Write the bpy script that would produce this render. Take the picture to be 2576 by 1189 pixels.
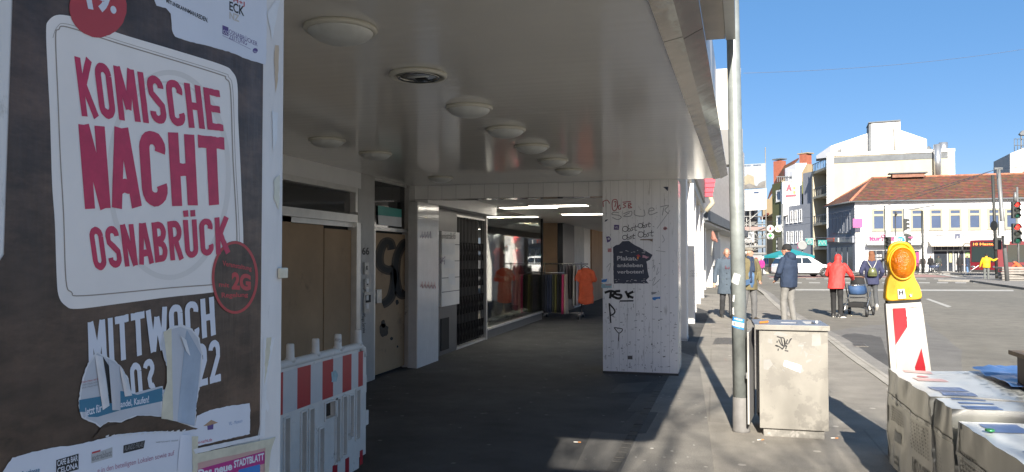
import bpy, bmesh, math, random
from mathutils import Vector, Matrix, noise as mnoise
R = math.radians
sc = bpy.context.scene
for o in list(bpy.data.objects): bpy.data.objects.remove(o)
COL = sc.collection
# ---------------------------------------------------------------- camera, sky, sun, exposure
CAM_H = 1.5
cd = bpy.data.cameras.new('camera'); cam = bpy.data.objects.new('camera', cd); COL.objects.link(cam)
cd.sensor_width = 36.0; cd.lens = 27.07; cd.clip_start = 0.05; cd.clip_end = 3000
cam.location = (0, 0, CAM_H); cam.rotation_euler = (R(91.6), 0, R(14.67)); sc.camera = cam
SUN_EL, SUN_AZ = R(27), R(4.2)          # light travels towards +Y, a little to -X
w = bpy.data.worlds.new('World'); sc.world = w; w.use_nodes = True
nt = w.node_tree; bgn = nt.nodes['Background']
sky = nt.nodes.new('ShaderNodeTexSky'); sky.sky_type = 'NISHITA'; sky.sun_disc = False
sky.sun_elevation = SUN_EL; sky.sun_rotation = R(180) - SUN_AZ
sky.air_density = 1.0; sky.dust_density = 2.0; sky.ozone_density = 2.2
sky.altitude = 1200
hs = nt.nodes.new('ShaderNodeHueSaturation'); hs.inputs['Saturation'].default_value = 1.25
tint = nt.nodes.new('ShaderNodeMix'); tint.data_type = 'RGBA'; tint.blend_type = 'MULTIPLY'; tint.inputs[0].default_value = 1; tint.inputs[7].default_value = (.66, .58, .66, 1)
nt.links.new(sky.outputs[0], hs.inputs['Color']); nt.links.new(hs.outputs[0], tint.inputs[6]); 
flat = nt.nodes.new('ShaderNodeMix'); flat.data_type = 'RGBA'; flat.inputs[0].default_value = .5; flat.inputs[7].default_value = (.60, 1.5, 2.55, 1)
nt.links.new(tint.outputs[2], flat.inputs[6]); nt.links.new(flat.outputs[2], bgn.inputs[0]); bgn.inputs[1].default_value = 0.066
sd = bpy.data.lights.new('sun', 'SUN'); sun = bpy.data.objects.new('sun', sd); COL.objects.link(sun)
sd.energy = 3.3; sd.angle = R(0.5); sd.color = (1.0, 0.93, 0.82)
ldir = Vector((-math.sin(SUN_AZ)*math.cos(SUN_EL), math.cos(SUN_AZ)*math.cos(SUN_EL), -math.sin(SUN_EL)))
sun.rotation_euler = ldir.to_track_quat('-Z', 'Y').to_euler(); sun.location = (10, -20, 20)
sc.view_settings.view_transform = 'Standard'; sc.view_settings.look = 'None'
sc.view_settings.exposure = 2.0; sc.view_settings.gamma = 1.0
sc.cycles.max_bounces = 8; sc.cycles.diffuse_bounces = 5; sc.cycles.transparent_max_bounces = 12

# ---------------------------------------------------------------- survey: sight lines measured on the photograph (2576 px wide)
S = 2576/1024.0; FPX = 770.0
CM = Matrix.Translation(cam.location) @ cam.rotation_euler.to_matrix().to_4x4()
CR = cam.rotation_euler.to_matrix(); CO = Vector(cam.location)
def ray(px, py):
    return CR @ Vector(((px/S-512)/FPX, -(py/S-236)/FPX, -1.0))
def D(px, py, z): return CO + ray(px, py)*z
def PL(px, py, o, n):
    d = ray(px, py); n = Vector(n); return CO + d*((Vector(o)-CO).dot(n)/d.dot(n))
def G(px, py, z=0.0): return PL(px, py, (0, 0, z), (0, 0, 1))
def AX(px, py, x): return PL(px, py, (x, 0, 0), (1, 0, 0))
def AY(px, py, y): return PL(px, py, (0, y, 0), (0, 1, 0))
def depth(p): return -(CR.transposed() @ (Vector(p)-CO)).z

# ---------------------------------------------------------------- materials
MATS = {}
def srgb(r, g, b):
    f = lambda c: (c/255/12.92 if c/255 <= .04045 else ((c/255+.055)/1.055)**2.4)
    return (f(r), f(g), f(b))
def M(name, col=(.5, .5, .5), rough=.6, metal=0., var=.12, vs=4., bump=0., bs=40., emit=0., dirt=None, spec=.5, ds=3., dth=.55, dw=.08, stretch=None, coat=0., aniso=None, bstretch=None):
    if name in MATS: return MATS[name]
    m = bpy.data.materials.new(name); m.use_nodes = True; t = m.node_tree; N = t.nodes; L = t.links
    b = N['Principled BSDF']; b.inputs['Roughness'].default_value = rough; b.inputs['Metallic'].default_value = metal
    b.inputs['Specular IOR Level'].default_value = spec
    if coat: b.inputs['Coat Weight'].default_value = coat; b.inputs['Coat Roughness'].default_value = .06
    tc = N.new('ShaderNodeTexCoord'); vec = tc.outputs['Object']
    if stretch:
        mp = N.new('ShaderNodeMapping'); mp.inputs['Scale'].default_value = stretch; L.new(vec, mp.inputs[0]); vec2 = mp.outputs[0]
    else: vec2 = vec
    col4 = (*col, 1)
    out = None
    if var > 0:
        nz = N.new('ShaderNodeTexNoise'); nz.inputs['Scale'].default_value = vs; nz.inputs['Detail'].default_value = 6; nz.inputs['Roughness'].default_value = .65
        L.new(vec2, nz.inputs['Vector'])
        rm = N.new('ShaderNodeMapRange'); rm.inputs[1].default_value = .3; rm.inputs[2].default_value = .7
        rm.inputs[3].default_value = 1-var; rm.inputs[4].default_value = 1+var; L.new(nz.outputs[0], rm.inputs[0])
        mx = N.new('ShaderNodeMix'); mx.data_type = 'RGBA'; mx.blend_type = 'MULTIPLY'; mx.inputs[0].default_value = 1
        mx.inputs[6].default_value = col4; L.new(rm.outputs[0], mx.inputs[7]); out = mx.outputs[2]
    if dirt:
        nd = N.new('ShaderNodeTexNoise'); nd.inputs['Scale'].default_value = ds; nd.inputs['Detail'].default_value = 8; nd.inputs['Roughness'].default_value = .7
        L.new(vec2, nd.inputs['Vector'])
        r2 = N.new('ShaderNodeMapRange'); r2.inputs[1].default_value = dth; r2.inputs[2].default_value = dth+dw; L.new(nd.outputs[0], r2.inputs[0])
        m2 = N.new('ShaderNodeMix'); m2.data_type = 'RGBA'; L.new(r2.outputs[0], m2.inputs[0])
        if out: L.new(out, m2.inputs[6])
        else: m2.inputs[6].default_value = col4
        m2.inputs[7].default_value = (*dirt, 1); out = m2.outputs[2]
    if out: L.new(out, b.inputs['Base Color'])
    else: b.inputs['Base Color'].default_value = col4
    if bump > 0:
        nb = N.new('ShaderNodeTexNoise'); nb.inputs['Scale'].default_value = bs; nb.inputs['Detail'].default_value = 4
        if bstretch:
            mp2 = N.new('ShaderNodeMapping'); mp2.inputs['Scale'].default_value = bstretch; L.new(vec, mp2.inputs[0]); L.new(mp2.outputs[0], nb.inputs['Vector'])
        else: L.new(vec, nb.inputs['Vector'])
        bp = N.new('ShaderNodeBump'); bp.inputs['Strength'].default_value = bump; bp.inputs['Distance'].default_value = .02
        L.new(nb.outputs[0], bp.inputs['Height']); L.new(bp.outputs[0], b.inputs['Normal'])
    if emit > 0:
        b.inputs['Emission Color'].default_value = col4; b.inputs['Emission Strength'].default_value = emit
    MATS[name] = m; return m
def glass_mat(name, tint=(.8, .85, .85), refl=1.0, clear=.9):
    if name in MATS: return MATS[name]
    m = bpy.data.materials.new(name); m.use_nodes = True; t = m.node_tree; N = t.nodes; L = t.links
    N.remove(N['Principled BSDF']); o = N['Material Output']
    tr = N.new('ShaderNodeBsdfTransparent'); tr.inputs[0].default_value = (tint[0]*clear, tint[1]*clear, tint[2]*clear, 1)
    gl = N.new('ShaderNodeBsdfGlossy'); gl.inputs['Roughness'].default_value = .01
    fr = N.new('ShaderNodeFresnel'); fr.inputs[0].default_value = 1.55
    mul = N.new('ShaderNodeMath'); mul.operation = 'MULTIPLY_ADD'; mul.inputs[1].default_value = refl; mul.inputs[2].default_value = .03; mul.use_clamp = True
    mx = N.new('ShaderNodeMixShader'); L.new(fr.outputs[0], mul.inputs[0]); L.new(mul.outputs[0], mx.inputs[0])
    L.new(tr.outputs[0], mx.inputs[1]); L.new(gl.outputs[0], mx.inputs[2]); L.new(mx.outputs[0], o.inputs[0])
    MATS[name] = m; return m

# ---------------------------------------------------------------- objects
WM = {}
def tag(o, label=None, cat=None, group=None, kind=None):
    if label: o['label'] = label
    if cat: o['category'] = cat
    if group: o['group'] = group
    if kind: o['kind'] = kind
    return o
def thing(name, label, cat, loc=(0, 0, 0), rotz=0., group=None):
    o = bpy.data.objects.new(name, None); COL.objects.link(o); o.empty_display_size = .1
    o.location = loc; o.rotation_euler = (0, 0, rotz)
    WM[o.name] = Matrix.Translation(Vector(loc)) @ Matrix.Rotation(rotz, 4, 'Z')
    return tag(o, label, cat, group)
def wm(o): return WM.get(o.name, Matrix.Identity(4))
def link_mesh(name, me, mats, parent=None, local=False):
    """mesh in world coordinates (or local to the parent) becomes one object"""
    mats = mats if isinstance(mats, (list, tuple)) else [mats]
    if not len(me.materials):
        for m in mats: me.materials.append(m)
    o = bpy.data.objects.new(name, me); COL.objects.link(o)
    if parent is not None:
        o.parent = parent; W = wm(parent)
        if not local: me.transform(W.inverted())
        WM[o.name] = W.copy()
    else:
        xs = [v.co for v in me.vertices]
        c = Vector(((min(v.x for v in xs)+max(v.x for v in xs))/2, (min(v.y for v in xs)+max(v.y for v in xs))/2, min(v.z for v in xs)))
        me.transform(Matrix.Translation(-c)); o.location = c; WM[o.name] = Matrix.Translation(c)
    return o
class MB:
    def __init__(s, T=None): s.b = bmesh.new(); s.T = T; s.mi = 0
    def v(s, p):
        p = Vector(p); return s.b.verts.new(s.T @ p if s.T else p)
    def face(s, vs, smooth=False):
        try:
            f = s.b.faces.new(vs); f.material_index = s.mi; f.smooth = smooth; return f
        except ValueError: return None
    def poly(s, pts): return s.face([s.v(p) for p in pts])
    def hexa(s, p):       # 8 points: bottom 4 ccw, top 4 ccw
        q = [s.v(x) for x in p]
        for f in ((3, 2, 1, 0), (4, 5, 6, 7), (0, 1, 5, 4), (1, 2, 6, 5), (2, 3, 7, 6), (3, 0, 4, 7)): s.face([q[i] for i in f])
        return s
    def box(s, x0, x1, y0, y1, z0, z1):
        return s.hexa([(x0, y0, z0), (x1, y0, z0), (x1, y1, z0), (x0, y1, z0), (x0, y0, z1), (x1, y0, z1), (x1, y1, z1), (x0, y1, z1)])
    def slab(s, o, ex, ey, ez):  # parallelepiped from corner o
        o, ex, ey, ez = map(Vector, (o, ex, ey, ez))
        return s.hexa([o, o+ex, o+ex+ey, o+ey, o+ez, o+ex+ez, o+ex+ey+ez, o+ey+ez])
    def bar(s, a, b, w, h=None, up=(0, 0, 1)):
        a, b = Vector(a), Vector(b); h = h or w; d = (b-a).normalized(); up = Vector(up)
        if abs(d.dot(up)) > .98: up = Vector((1, 0, 0))
        x = d.cross(up).normalized()*w/2; y = x.cross(d).normalized()*h/2
        return s.hexa([a-x-y, a+x-y, a+x+y, a-x+y, b-x-y, b+x-y, b+x+y, b-x+y])
    def prism(s, pts, vec):
        vec = Vector(vec); a = [s.v(p) for p in pts]; c = [s.v(Vector(p)+vec) for p in pts]; n = len(pts)
        s.face(list(reversed(a))); s.face(c)
        for i in range(n): s.face([a[i], a[(i+1) % n], c[(i+1) % n], c[i]])
        return s
    def loft(s, rings, smooth=True, closed=True, caps=True):
        R_ = [[s.v(p) for p in r] for r in rings]
        for a, c in zip(R_, R_[1:]):
            n = len(a)
            for i in range(n if closed else n-1): s.face([a[i], a[(i+1) % n], c[(i+1) % n], c[i]], smooth)
        if caps: s.face(list(reversed(R_[0]))); s.face(R_[-1])
        return s
    def tube(s, pts, rad, seg=10, flat=None):
        pts = [Vector(p) for p in pts]; n = len(pts)
        rad = rad if isinstance(rad, (list, tuple)) else [rad]*n
        rings = []; px = None
        for i, p in enumerate(pts):
            d = (pts[min(i+1, n-1)]-pts[max(i-1, 0)]).normalized()
            if px is None:
                px = d.cross(Vector((0, 0, 1)))
                if px.length < .05: px = d.cross(Vector((0, 1, 0)))
            px = (px-d*px.dot(d)).normalized(); py = d.cross(px)
            rings.append([p+(px*math.cos(k*2*math.pi/seg)+py*math.sin(k*2*math.pi/seg))*rad[i] for k in range(seg)])
        return s.loft(rings)
    def ell(s, c, r, seg=14, ri=9, rot=None):
        c = Vector(c); r = (r, r, r) if not hasattr(r, '__len__') else r; rings = []
        for j in range(1, ri):
            th = math.pi*j/ri; rg = []
            for k in range(seg):
                p = Vector((r[0]*math.sin(th)*math.cos(2*math.pi*k/seg), r[1]*math.sin(th)*math.sin(2*math.pi*k/seg), -r[2]*math.cos(th)))
                if rot: p = rot @ p
                rg.append(c+p)
            rings.append(rg)
        return s.loft(rings)
    def cap(s, a, ra, b, rb, seg=12):   # tapered capsule
        a, b = Vector(a), Vector(b); d = (b-a); L = d.length; d = d/L if L > 1e-6 else Vector((0, 0, 1))
        pts = [a-d*ra*.95, a-d*ra*.6, a, b, b+d*rb*.6, b+d*rb*.95]
        return s.tube(pts, [ra*.3, ra*.8, ra, rb, rb*.8, rb*.3], seg)
    def lathe(s, o, prof, seg=24, axis=(0, 0, 1), x=None, smooth=True, caps=True):
        o = Vector(o); ax = Vector(axis).normalized(); x = Vector(x) if x else ax.orthogonal().normalized(); y = ax.cross(x)
        return s.loft([[o+ax*h+(x*math.cos(2*math.pi*k/seg)+y*math.sin(2*math.pi*k/seg))*max(r, 1e-4) for k in range(seg)] for r, h in prof], smooth, caps=caps)
    def ribbon(s, pts, wd, fn, closed=False):     # 2-D stroke drawn on a surface fn(x, y)
        n = len(pts); P2 = [Vector((*p, 0)) for p in pts]; A = []; B = []
        for i in range(n):
            a = P2[i-1] if (i > 0 or closed) else P2[i]; c = P2[(i+1) % n] if (i < n-1 or closed) else P2[i]
            d = (c-a); d = d.normalized() if d.length > 1e-9 else Vector((1, 0, 0)); q = Vector((-d.y, d.x, 0))
            wi = wd[i] if isinstance(wd, (list, tuple)) else wd
            A.append(s.v(fn(*(P2[i]+q*wi/2).xy))); B.append(s.v(fn(*(P2[i]-q*wi/2).xy)))
        for i in range(n if closed else n-1): s.face([A[i], A[(i+1) % n], B[(i+1) % n], B[i]])
        return s
    def shape(s, pts, fn): return s.face([s.v(fn(*p)) for p in pts])
    def text(s, txt, fn, bold=.0):                # fn(u, v): u along the word, v from baseline 0 to capital height 1
        V, F = glyphs(txt, bold); q = [s.v(fn(*p)) for p in V]
        for f in F: s.face([q[i] for i in f])
        return s
    def build(s, name, mats, parent=None, local=False, smooth=None, recalc=True, bevel=0):
        if bevel: bmesh.ops.bevel(s.b, geom=s.b.edges[:], offset=bevel, segments=2, affect='EDGES', profile=.7, clamp_overlap=True)
        if recalc: bmesh.ops.recalc_face_normals(s.b, faces=s.b.faces[:])
        if smooth is not None:
            for f in s.b.faces: f.smooth = smooth
        me = bpy.data.meshes.new(name); s.b.to_mesh(me); s.b.free()
        return link_mesh(name, me, mats, parent, local)
# heavy condensed block letters drawn as strokes
BLW = {'I': .16, 'M': .62, 'W': .66}
def _arc(cx, cy, rx, ry, a0, a1, n=10): return [(cx+rx*math.cos(math.radians(a0+(a1-a0)*k/n)), cy+ry*math.sin(math.radians(a0+(a1-a0)*k/n))) for k in range(n+1)]
def block_letter(ch, t=.165):
    base = {'Ü': 'U', 'Ä': 'A', 'Ö': 'O'}.get(ch, ch); W = BLW.get(base, .46); h = t/2; l, r, m = h, W-h, W/2
    rx = (r-l)/2; q = {
     'I': [[(m, 0), (m, 1)]], 'K': [[(l, 0), (l, 1)], [(r+.03, 1), (l+.03, .45)], [(l+.07, .58), (r+.04, 0)]],
     'M': [[(l, 0), (l+.02, 1)], [(r, 0), (r-.02, 1)], [(l+.04, 1), (m, .22)], [(r-.04, 1), (m, .22)]],
     'W': [[(l-.03, 1), (l+.08, 0)], [(r+.03, 1), (r-.08, 0)], [(l+.09, 0), (m, .8)], [(r-.09, 0), (m, .8)]],
     'N': [[(l, 0), (l, 1)], [(r, 0), (r, 1)], [(l+.01, 1), (r-.01, 0)]], 'H': [[(l, 0), (l, 1)], [(r, 0), (r, 1)], [(l, .5), (r, .5)]],
     'T': [[(m, 0), (m, 1)], [(0, 1-h), (W, 1-h)]], 'E': [[(l, 0), (l, 1)], [(l, h), (W, h)], [(l, .52), (W-.04, .52)], [(l, 1-h), (W, 1-h)]],
     'A': [[(0+.05, 0), (m-.03, 1)], [(W-.05, 0), (m+.03, 1)], [(l+.03, .27), (r-.03, .27)]],
     'O': [_arc(m, 1-h-rx, rx, rx, 0, 180)+_arc(m, h+rx, rx, rx, 180, 360)+[(r, 1-h-rx)]],
     'C': [_arc(m, 1-h-rx, rx, rx, -25, 180)+_arc(m, h+rx, rx, rx, 180, 385)], 'U': [[(l, 1)]+_arc(m, h+rx, rx, rx, 180, 360)+[(r, 1)]],
     'S': [_arc(m, 1-h-rx, rx, rx*.95, -10, 180)+[(l+.01, .62), (m, .5), (r-.01, .38)]+_arc(m, h+rx, rx, rx*.95, 0, -190)],
     'B': [[(l, 0), (l, 1)], [(l, 1-h)]+_arc(m, .74, rx, .18, 90, -90)+[(l, .53)], [(l, .5)]+_arc(m, .275, rx, .19, 90, -90)+[(l, h)]],
     'R': [[(l, 0), (l, 1)], [(l, 1-h)]+_arc(m, .72, rx, .2, 90, -90)+[(l, .48)], [(m, .5), (r+.01, 0)]],
     '0': [_arc(m, 1-h-rx, rx, rx, 0, 180)+_arc(m, h+rx, rx, rx, 180, 360)+[(r, 1-h-rx)]], '9': [_arc(m, .70, rx, .22, 0, 370, 16)+[(r, .3)]+_arc(m, h+rx, rx, rx, 0, -170)],
     '3': [_arc(m, 1-h-rx, rx, rx, 170, -60)+[(m, .53)]+_arc(m, h+rx, rx, rx, 80, -170)], '2': [_arc(m, 1-h-rx, rx, rx, 180, 0)+[(r, .6), (l, h+.02)], [(0, h), (W, h)]], '.': [[(m, 0), (m, .17)]], '1': [[(m+.05, 0), (m+.05, 1)], [(m+.02, .95), (l, .75)]]}[base]
    if ch in 'ÜÄÖ': q = q+[[(l+.03, 1.08), (l+.03, 1.24)], [(r-.03, 1.08), (r-.03, 1.24)]]
    return q, W
def block_text(txt, fnoff, name, mat, parent, t=.165, gap=.075, rough=1., off=.0032):
    tot = sum(block_letter(c, t)[1] for c in txt)+gap*(len(txt)-1); x = 0; mb = MB(); k = 0
    for c in txt:
        q, W = block_letter(c, t)
        for l in q:
            f0 = fnoff(off+.00007*k); k += 1; xx = x
            def f(u, v): return f0((xx+u)/tot+.0016*rough*mnoise.noise((u*22+xx*9, v*16, 3)), v+.016*rough*mnoise.noise((u*20+xx*7, v*9, 9)))
            n = len(l)
            if n == 2: l = [(l[0][0]+(l[1][0]-l[0][0])*i/8, l[0][1]+(l[1][1]-l[0][1])*i/8) for i in range(9)]
            mb.ribbon(l, t, f)
        x += W+gap
    return mb.build(name, mat, parent)
GL = {}
def raw_text(txt, bold):
    cu = bpy.data.curves.new('lettering', 'FONT'); cu.body = txt; cu.offset = bold; cu.resolution_u = 4; cu.fill_mode = 'BOTH'
    o = bpy.data.objects.new('lettering', cu); COL.objects.link(o); dg = bpy.context.evaluated_depsgraph_get(); dg.update()
    me = bpy.data.meshes.new_from_object(o.evaluated_get(dg)); V = [(v.co.x, v.co.y) for v in me.vertices]; F = [tuple(p.vertices) for p in me.polygons]
    bpy.data.objects.remove(o); bpy.data.meshes.remove(me); bpy.data.curves.remove(cu); return V, F
def glyphs(txt, bold):
    k = (txt, bold)
    if k not in GL:
        if ('cap', bold) not in GL: V, F = raw_text('H', bold); GL[('cap', bold)] = (min(y for x, y in V), max(y for x, y in V))
        V, F = raw_text(txt, bold); y0, y1 = GL[('cap', bold)]; x0 = min(x for x, y in V); x1 = max(x for x, y in V)
        GL[k] = ([((x-x0)/(x1-x0), (y-y0)/(y1-y0)) for x, y in V], F)
    return GL[k]
def quad(TL, TR, BR, BL, fn):      # maps u, v inside four survey corners through fn
    def f(u, v):
        x = (BL[0]*(1-u)+BR[0]*u)*(1-v)+(TL[0]*(1-u)+TR[0]*u)*v; y = (BL[1]*(1-u)+BR[1]*u)*(1-v)+(TL[1]*(1-u)+TR[1]*u)*v
        return fn(x, y)
    return f
def circle(cx, cy, rx, ry, n=32, j=0., seed=0):
    rr = random.Random(seed); return [(cx+rx*math.cos(2*math.pi*k/n)*(1+rr.uniform(-j, j)), cy+ry*math.sin(2*math.pi*k/n)*(1+rr.uniform(-j, j))) for k in range(n)]
def jag(pts, amp, step, seed=1, closed=True):    # torn-paper edge
    rr = random.Random(seed); out = []; n = len(pts)
    for i in range(n if closed else n-1):
        a, c = pts[i], pts[(i+1) % n]; L = math.hypot(c[0]-a[0], c[1]-a[1]); m = max(1, int(L/step))
        for k in range(m):
            t = k/m; out.append((a[0]+(c[0]-a[0])*t+rr.uniform(-amp, amp), a[1]+(c[1]-a[1])*t+rr.uniform(-amp, amp)))
    return out
def smoothline(pts, n=6, closed=False):
    out = []; N_ = len(pts); rng = N_ if closed else N_-1
    for i in range(rng):
        g = lambda k: Vector((*pts[k % N_], 0)) if closed else Vector((*pts[max(0, min(N_-1, k))], 0))
        p0, p1, p2, p3 = g(i-1), g(i), g(i+1), g(i+2)
        for k in range(n):
            t = k/n; q = .5*((2*p1)+(p2-p0)*t+(2*p0-5*p1+4*p2-p3)*t*t+(3*p1-p0-3*p2+p3)*t**3); out.append((q.x, q.y))
    if not closed: out.append(tuple(pts[-1]))
    return out
def blob(mb, voxel, name, mats, parent, it=3, fold=0., fs=9., seed=0, paint=None, local=True):
    """fuse closed pieces into one continuous skin"""
    me = bpy.data.meshes.new(name); bmesh.ops.recalc_face_normals(mb.b, faces=mb.b.faces[:]); mb.b.to_mesh(me); mb.b.free()
    o = bpy.data.objects.new(name, me); COL.objects.link(o)
    md = o.modifiers.new('r', 'REMESH'); md.mode = 'VOXEL'; md.voxel_size = voxel
    dg = bpy.context.evaluated_depsgraph_get(); dg.update(); m2 = bpy.data.meshes.new_from_object(o.evaluated_get(dg)); bpy.data.objects.remove(o); bpy.data.meshes.remove(me)
    b = bmesh.new(); b.from_mesh(m2)
    for _ in range(it): bmesh.ops.smooth_vert(b, verts=b.verts[:], factor=.5, use_axis_x=True, use_axis_y=True, use_axis_z=True)
    if fold:
        b.normal_update()
        for v in b.verts:
            q = Vector((v.co.x*fs, v.co.y*fs, v.co.z*fs*.75+seed)); v.co += v.normal*fold*(mnoise.noise(q)+.5*mnoise.noise(q*2.3))
    for f in b.faces:
        f.smooth = True
        if paint: f.material_index = paint(f.calc_center_median())
    b.to_mesh(m2); b.free(); m2.name = name
    m2.materials.clear()
    return link_mesh(name, m2, mats, parent, local)
def copy_tree(o, parent=None):
    c = o.copy(); COL.objects.link(c)
    if parent is not None: c.parent = parent
    WM[c.name] = wm(o).copy()
    for ch in list(o.children): copy_tree(ch, c)
    return c
# ================================================================ GROUND
def ground_mat(name, col, col2, gum=.0, bricks=None, rough=.85, big=.35, grain=90., crack=0., spots=6.):
    m = bpy.data.materials.new(name); m.use_nodes = True; t = m.node_tree; N = t.nodes; L = t.links; b = N['Principled BSDF']
    b.inputs['Roughness'].default_value = rough; b.inputs['Specular IOR Level'].default_value = .3
    tc = N.new('ShaderNodeTexCoord'); vec = tc.outputs['Object']
    def noise(sc_, det=6, ro=.65):
        n = N.new('ShaderNodeTexNoise'); n.inputs['Scale'].default_value = sc_; n.inputs['Detail'].default_value = det; n.inputs['Roughness'].default_value = ro; L.new(vec, n.inputs['Vector']); return n.outputs[0]
    def rng(x, a, c, lo, hi):
        r = N.new('ShaderNodeMapRange'); r.inputs[1].default_value = a; r.inputs[2].default_value = c; r.inputs[3].default_value = lo; r.inputs[4].default_value = hi; L.new(x, r.inputs[0]); return r.outputs[0]
    def mix(a, c, f, mode='MIX'):
        x = N.new('ShaderNodeMix'); x.data_type = 'RGBA'; x.blend_type = mode
        for i, q in ((6, a), (7, c)):
            if isinstance(q, tuple): x.inputs[i].default_value = (*q, 1)
            else: L.new(q, x.inputs[i])
        if isinstance(f, (int, float)): x.inputs[0].default_value = f
        else: L.new(f, x.inputs[0])
        return x.outputs[2]
    c = mix(col, col2, rng(noise(big), .35, .65, 0, 1))
    c = mix(c, rng(noise(2.3), .3, .7, .8, 1.18), 1, 'MULTIPLY')
    c = mix(c, rng(noise(grain, 2), .3, .7, .72, 1.25), 1, 'MULTIPLY')
    if bricks:
        br = N.new('ShaderNodeTexBrick'); L.new(vec, br.inputs['Vector']); br.inputs['Scale'].default_value = 1
        br.inputs['Brick Width'].default_value = bricks[0]; br.inputs['Row Height'].default_value = bricks[1]; br.inputs['Mortar Size'].default_value = bricks[2]
        br.inputs['Color1'].default_value = (1, 1, 1, 1); br.inputs['Color2'].default_value = (.9, .9, .9, 1); br.inputs['Mortar'].default_value = (.5, .48, .46, 1)
        c = mix(c, br.outputs[0], bricks[3], 'MULTIPLY')
    if crack:
        vo = N.new('ShaderNodeTexVoronoi'); vo.feature = 'DISTANCE_TO_EDGE'; vo.inputs['Scale'].default_value = .16
        ad = N.new('ShaderNodeVectorMath'); ad.operation = 'ADD'; nz = N.new('ShaderNodeTexNoise'); nz.inputs['Scale'].default_value = 1.5; L.new(vec, nz.inputs['Vector']); L.new(vec, ad.inputs[0]); L.new(nz.outputs[1], ad.inputs[1]); L.new(ad.outputs[0], vo.inputs['Vector'])
        c = mix(c, tuple(q*.35 for q in col), rng(vo.outputs[0], .0, .006, crack, 0))
    if gum:
        vo = N.new('ShaderNodeTexVoronoi'); vo.inputs['Scale'].default_value = spots; L.new(vec, vo.inputs['Vector'])
        n2 = noise(40, 2); mlt = N.new('ShaderNodeMath'); mlt.operation = 'MULTIPLY_ADD'; mlt.inputs[1].default_value = .05; L.new(n2, mlt.inputs[0]); L.new(vo.outputs[0], mlt.inputs[2])
        c = mix(c, tuple(min(.6, q*2.1+.03) for q in col), rng(mlt.outputs[0], .11, .125, gum, 0))
    L.new(c, b.inputs['Base Color'])
    bp = N.new('ShaderNodeBump'); bp.inputs['Strength'].default_value = .35; bp.inputs['Distance'].default_value = .01; L.new(noise(grain*1.4, 3), bp.inputs['Height']); L.new(bp.outputs[0], b.inputs['Normal'])
    return m
RZ = -.04
m_road = ground_mat('road asphalt', (.195, .181, .153), (.155, .145, .124), gum=0, crack=.35, big=.12, grain=70)
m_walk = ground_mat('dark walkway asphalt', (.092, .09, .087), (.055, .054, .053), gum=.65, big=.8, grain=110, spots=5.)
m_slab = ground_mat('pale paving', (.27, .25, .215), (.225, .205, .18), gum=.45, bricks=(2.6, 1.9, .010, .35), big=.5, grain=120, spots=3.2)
m_kerb = ground_mat('kerb stone', (.36, .335, .295), (.31, .29, .255), bricks=(.9, 20, .012, .5), grain=80)
m_gut = ground_mat('gutter stone', (.25, .235, .215), (.20, .19, .175), grain=80)
g = MB(); g.poly([(-1500, -700, RZ), (1500, -700, RZ), (1500, 1800, RZ), (-1500, 1800, RZ)]); tag(g.build('ground', m_road), kind='structure')
kpx = [(1885, 716), (1918, 735), (1934, 752), (1973, 785), (2030, 820), (2083, 851), (2138, 895), (2221, 953), (2310, 1020), (2420, 1100)]
kerb = [(G(*p).x, G(*p).y) for p in kpx] + [(2.75, 4.2), (3.0, 1.5), (3.1, -26)]
kerb = smoothline(kerb, 4)
lpx = [(1797, 1189), (1786, 1100), (1772, 1000), (1757, 900), (1752, 872), (1766, 832), (1787, 786)]
left = [(.30, -26), (.25, 3.0)] + [(G(*p).x, G(*p).y) for p in lpx] + [(-.55, 24), (-.6, 33)]
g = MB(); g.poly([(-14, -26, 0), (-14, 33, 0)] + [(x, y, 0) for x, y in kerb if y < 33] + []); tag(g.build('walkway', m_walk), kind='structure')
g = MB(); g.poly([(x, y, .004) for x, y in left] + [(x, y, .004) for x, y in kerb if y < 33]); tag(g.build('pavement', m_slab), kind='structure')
def offset(line, d):
    out = []
    for i, p in enumerate(line):
        a = Vector((*line[max(0, i-1)], 0)); c = Vector((*line[min(len(line)-1, i+1)], 0)); t = (c-a).normalized(); out.append((p[0]-t.y*d, p[1]+t.x*d))
    return out
def strip(name, mat, d0, d1, z0, z1):
    a = offset(kerb, d0); b_ = offset(kerb, d1); mb = MB()
    for i in range(len(kerb)-1):
        mb.hexa([(*a[i], z0), (*b_[i], z0), (*b_[i+1], z0), (*a[i+1], z0), (*a[i], z1), (*b_[i], z1), (*b_[i+1], z1), (*a[i+1], z1)])
    return tag(mb.build(name, mat), kind='structure')
strip('kerb', m_kerb, -.06, .10, RZ-.02, .014)
strip('gutter', m_gut, .105, .36, RZ-.02, RZ+.008)
# darker asphalt patches of the road and slabs of the walkway, with a painted sun patch
def sheet(name, mat, px, z, kind='structure'):
    mb = MB(); mb.poly([(G(x, y, z).x, G(x, y, z).y, z) for x, y in px]); return tag(mb.build(name, mat), kind=kind)
m_patch = ground_mat('dark asphalt patch', (.10, .096, .092), (.075, .072, .07), grain=90)
m_patch2 = ground_mat('worn asphalt patch', (.17, .163, .15), (.15, .143, .134), grain=70)
sheet('road_repair_patch', m_patch, jag([(2100, 850), (2140, 838), (2215, 846), (2235, 905), (2235, 948), (2190, 900)], 2, 12, 3), RZ+.004)
sheet('worn_road_patch', m_patch2, jag([(2080, 830), (2240, 815), (2330, 812), (2420, 880), (2420, 950), (2240, 955), (2150, 880)], 3, 20, 5), RZ+.002)
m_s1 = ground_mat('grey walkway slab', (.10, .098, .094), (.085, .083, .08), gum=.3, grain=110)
m_sunslab = ground_mat('sun patch on walkway', (.125, .12, .112), (.10, .096, .09), gum=.45, grain=110, spots=9)  # paler tone painting the patch of sun on the walkway
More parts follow.
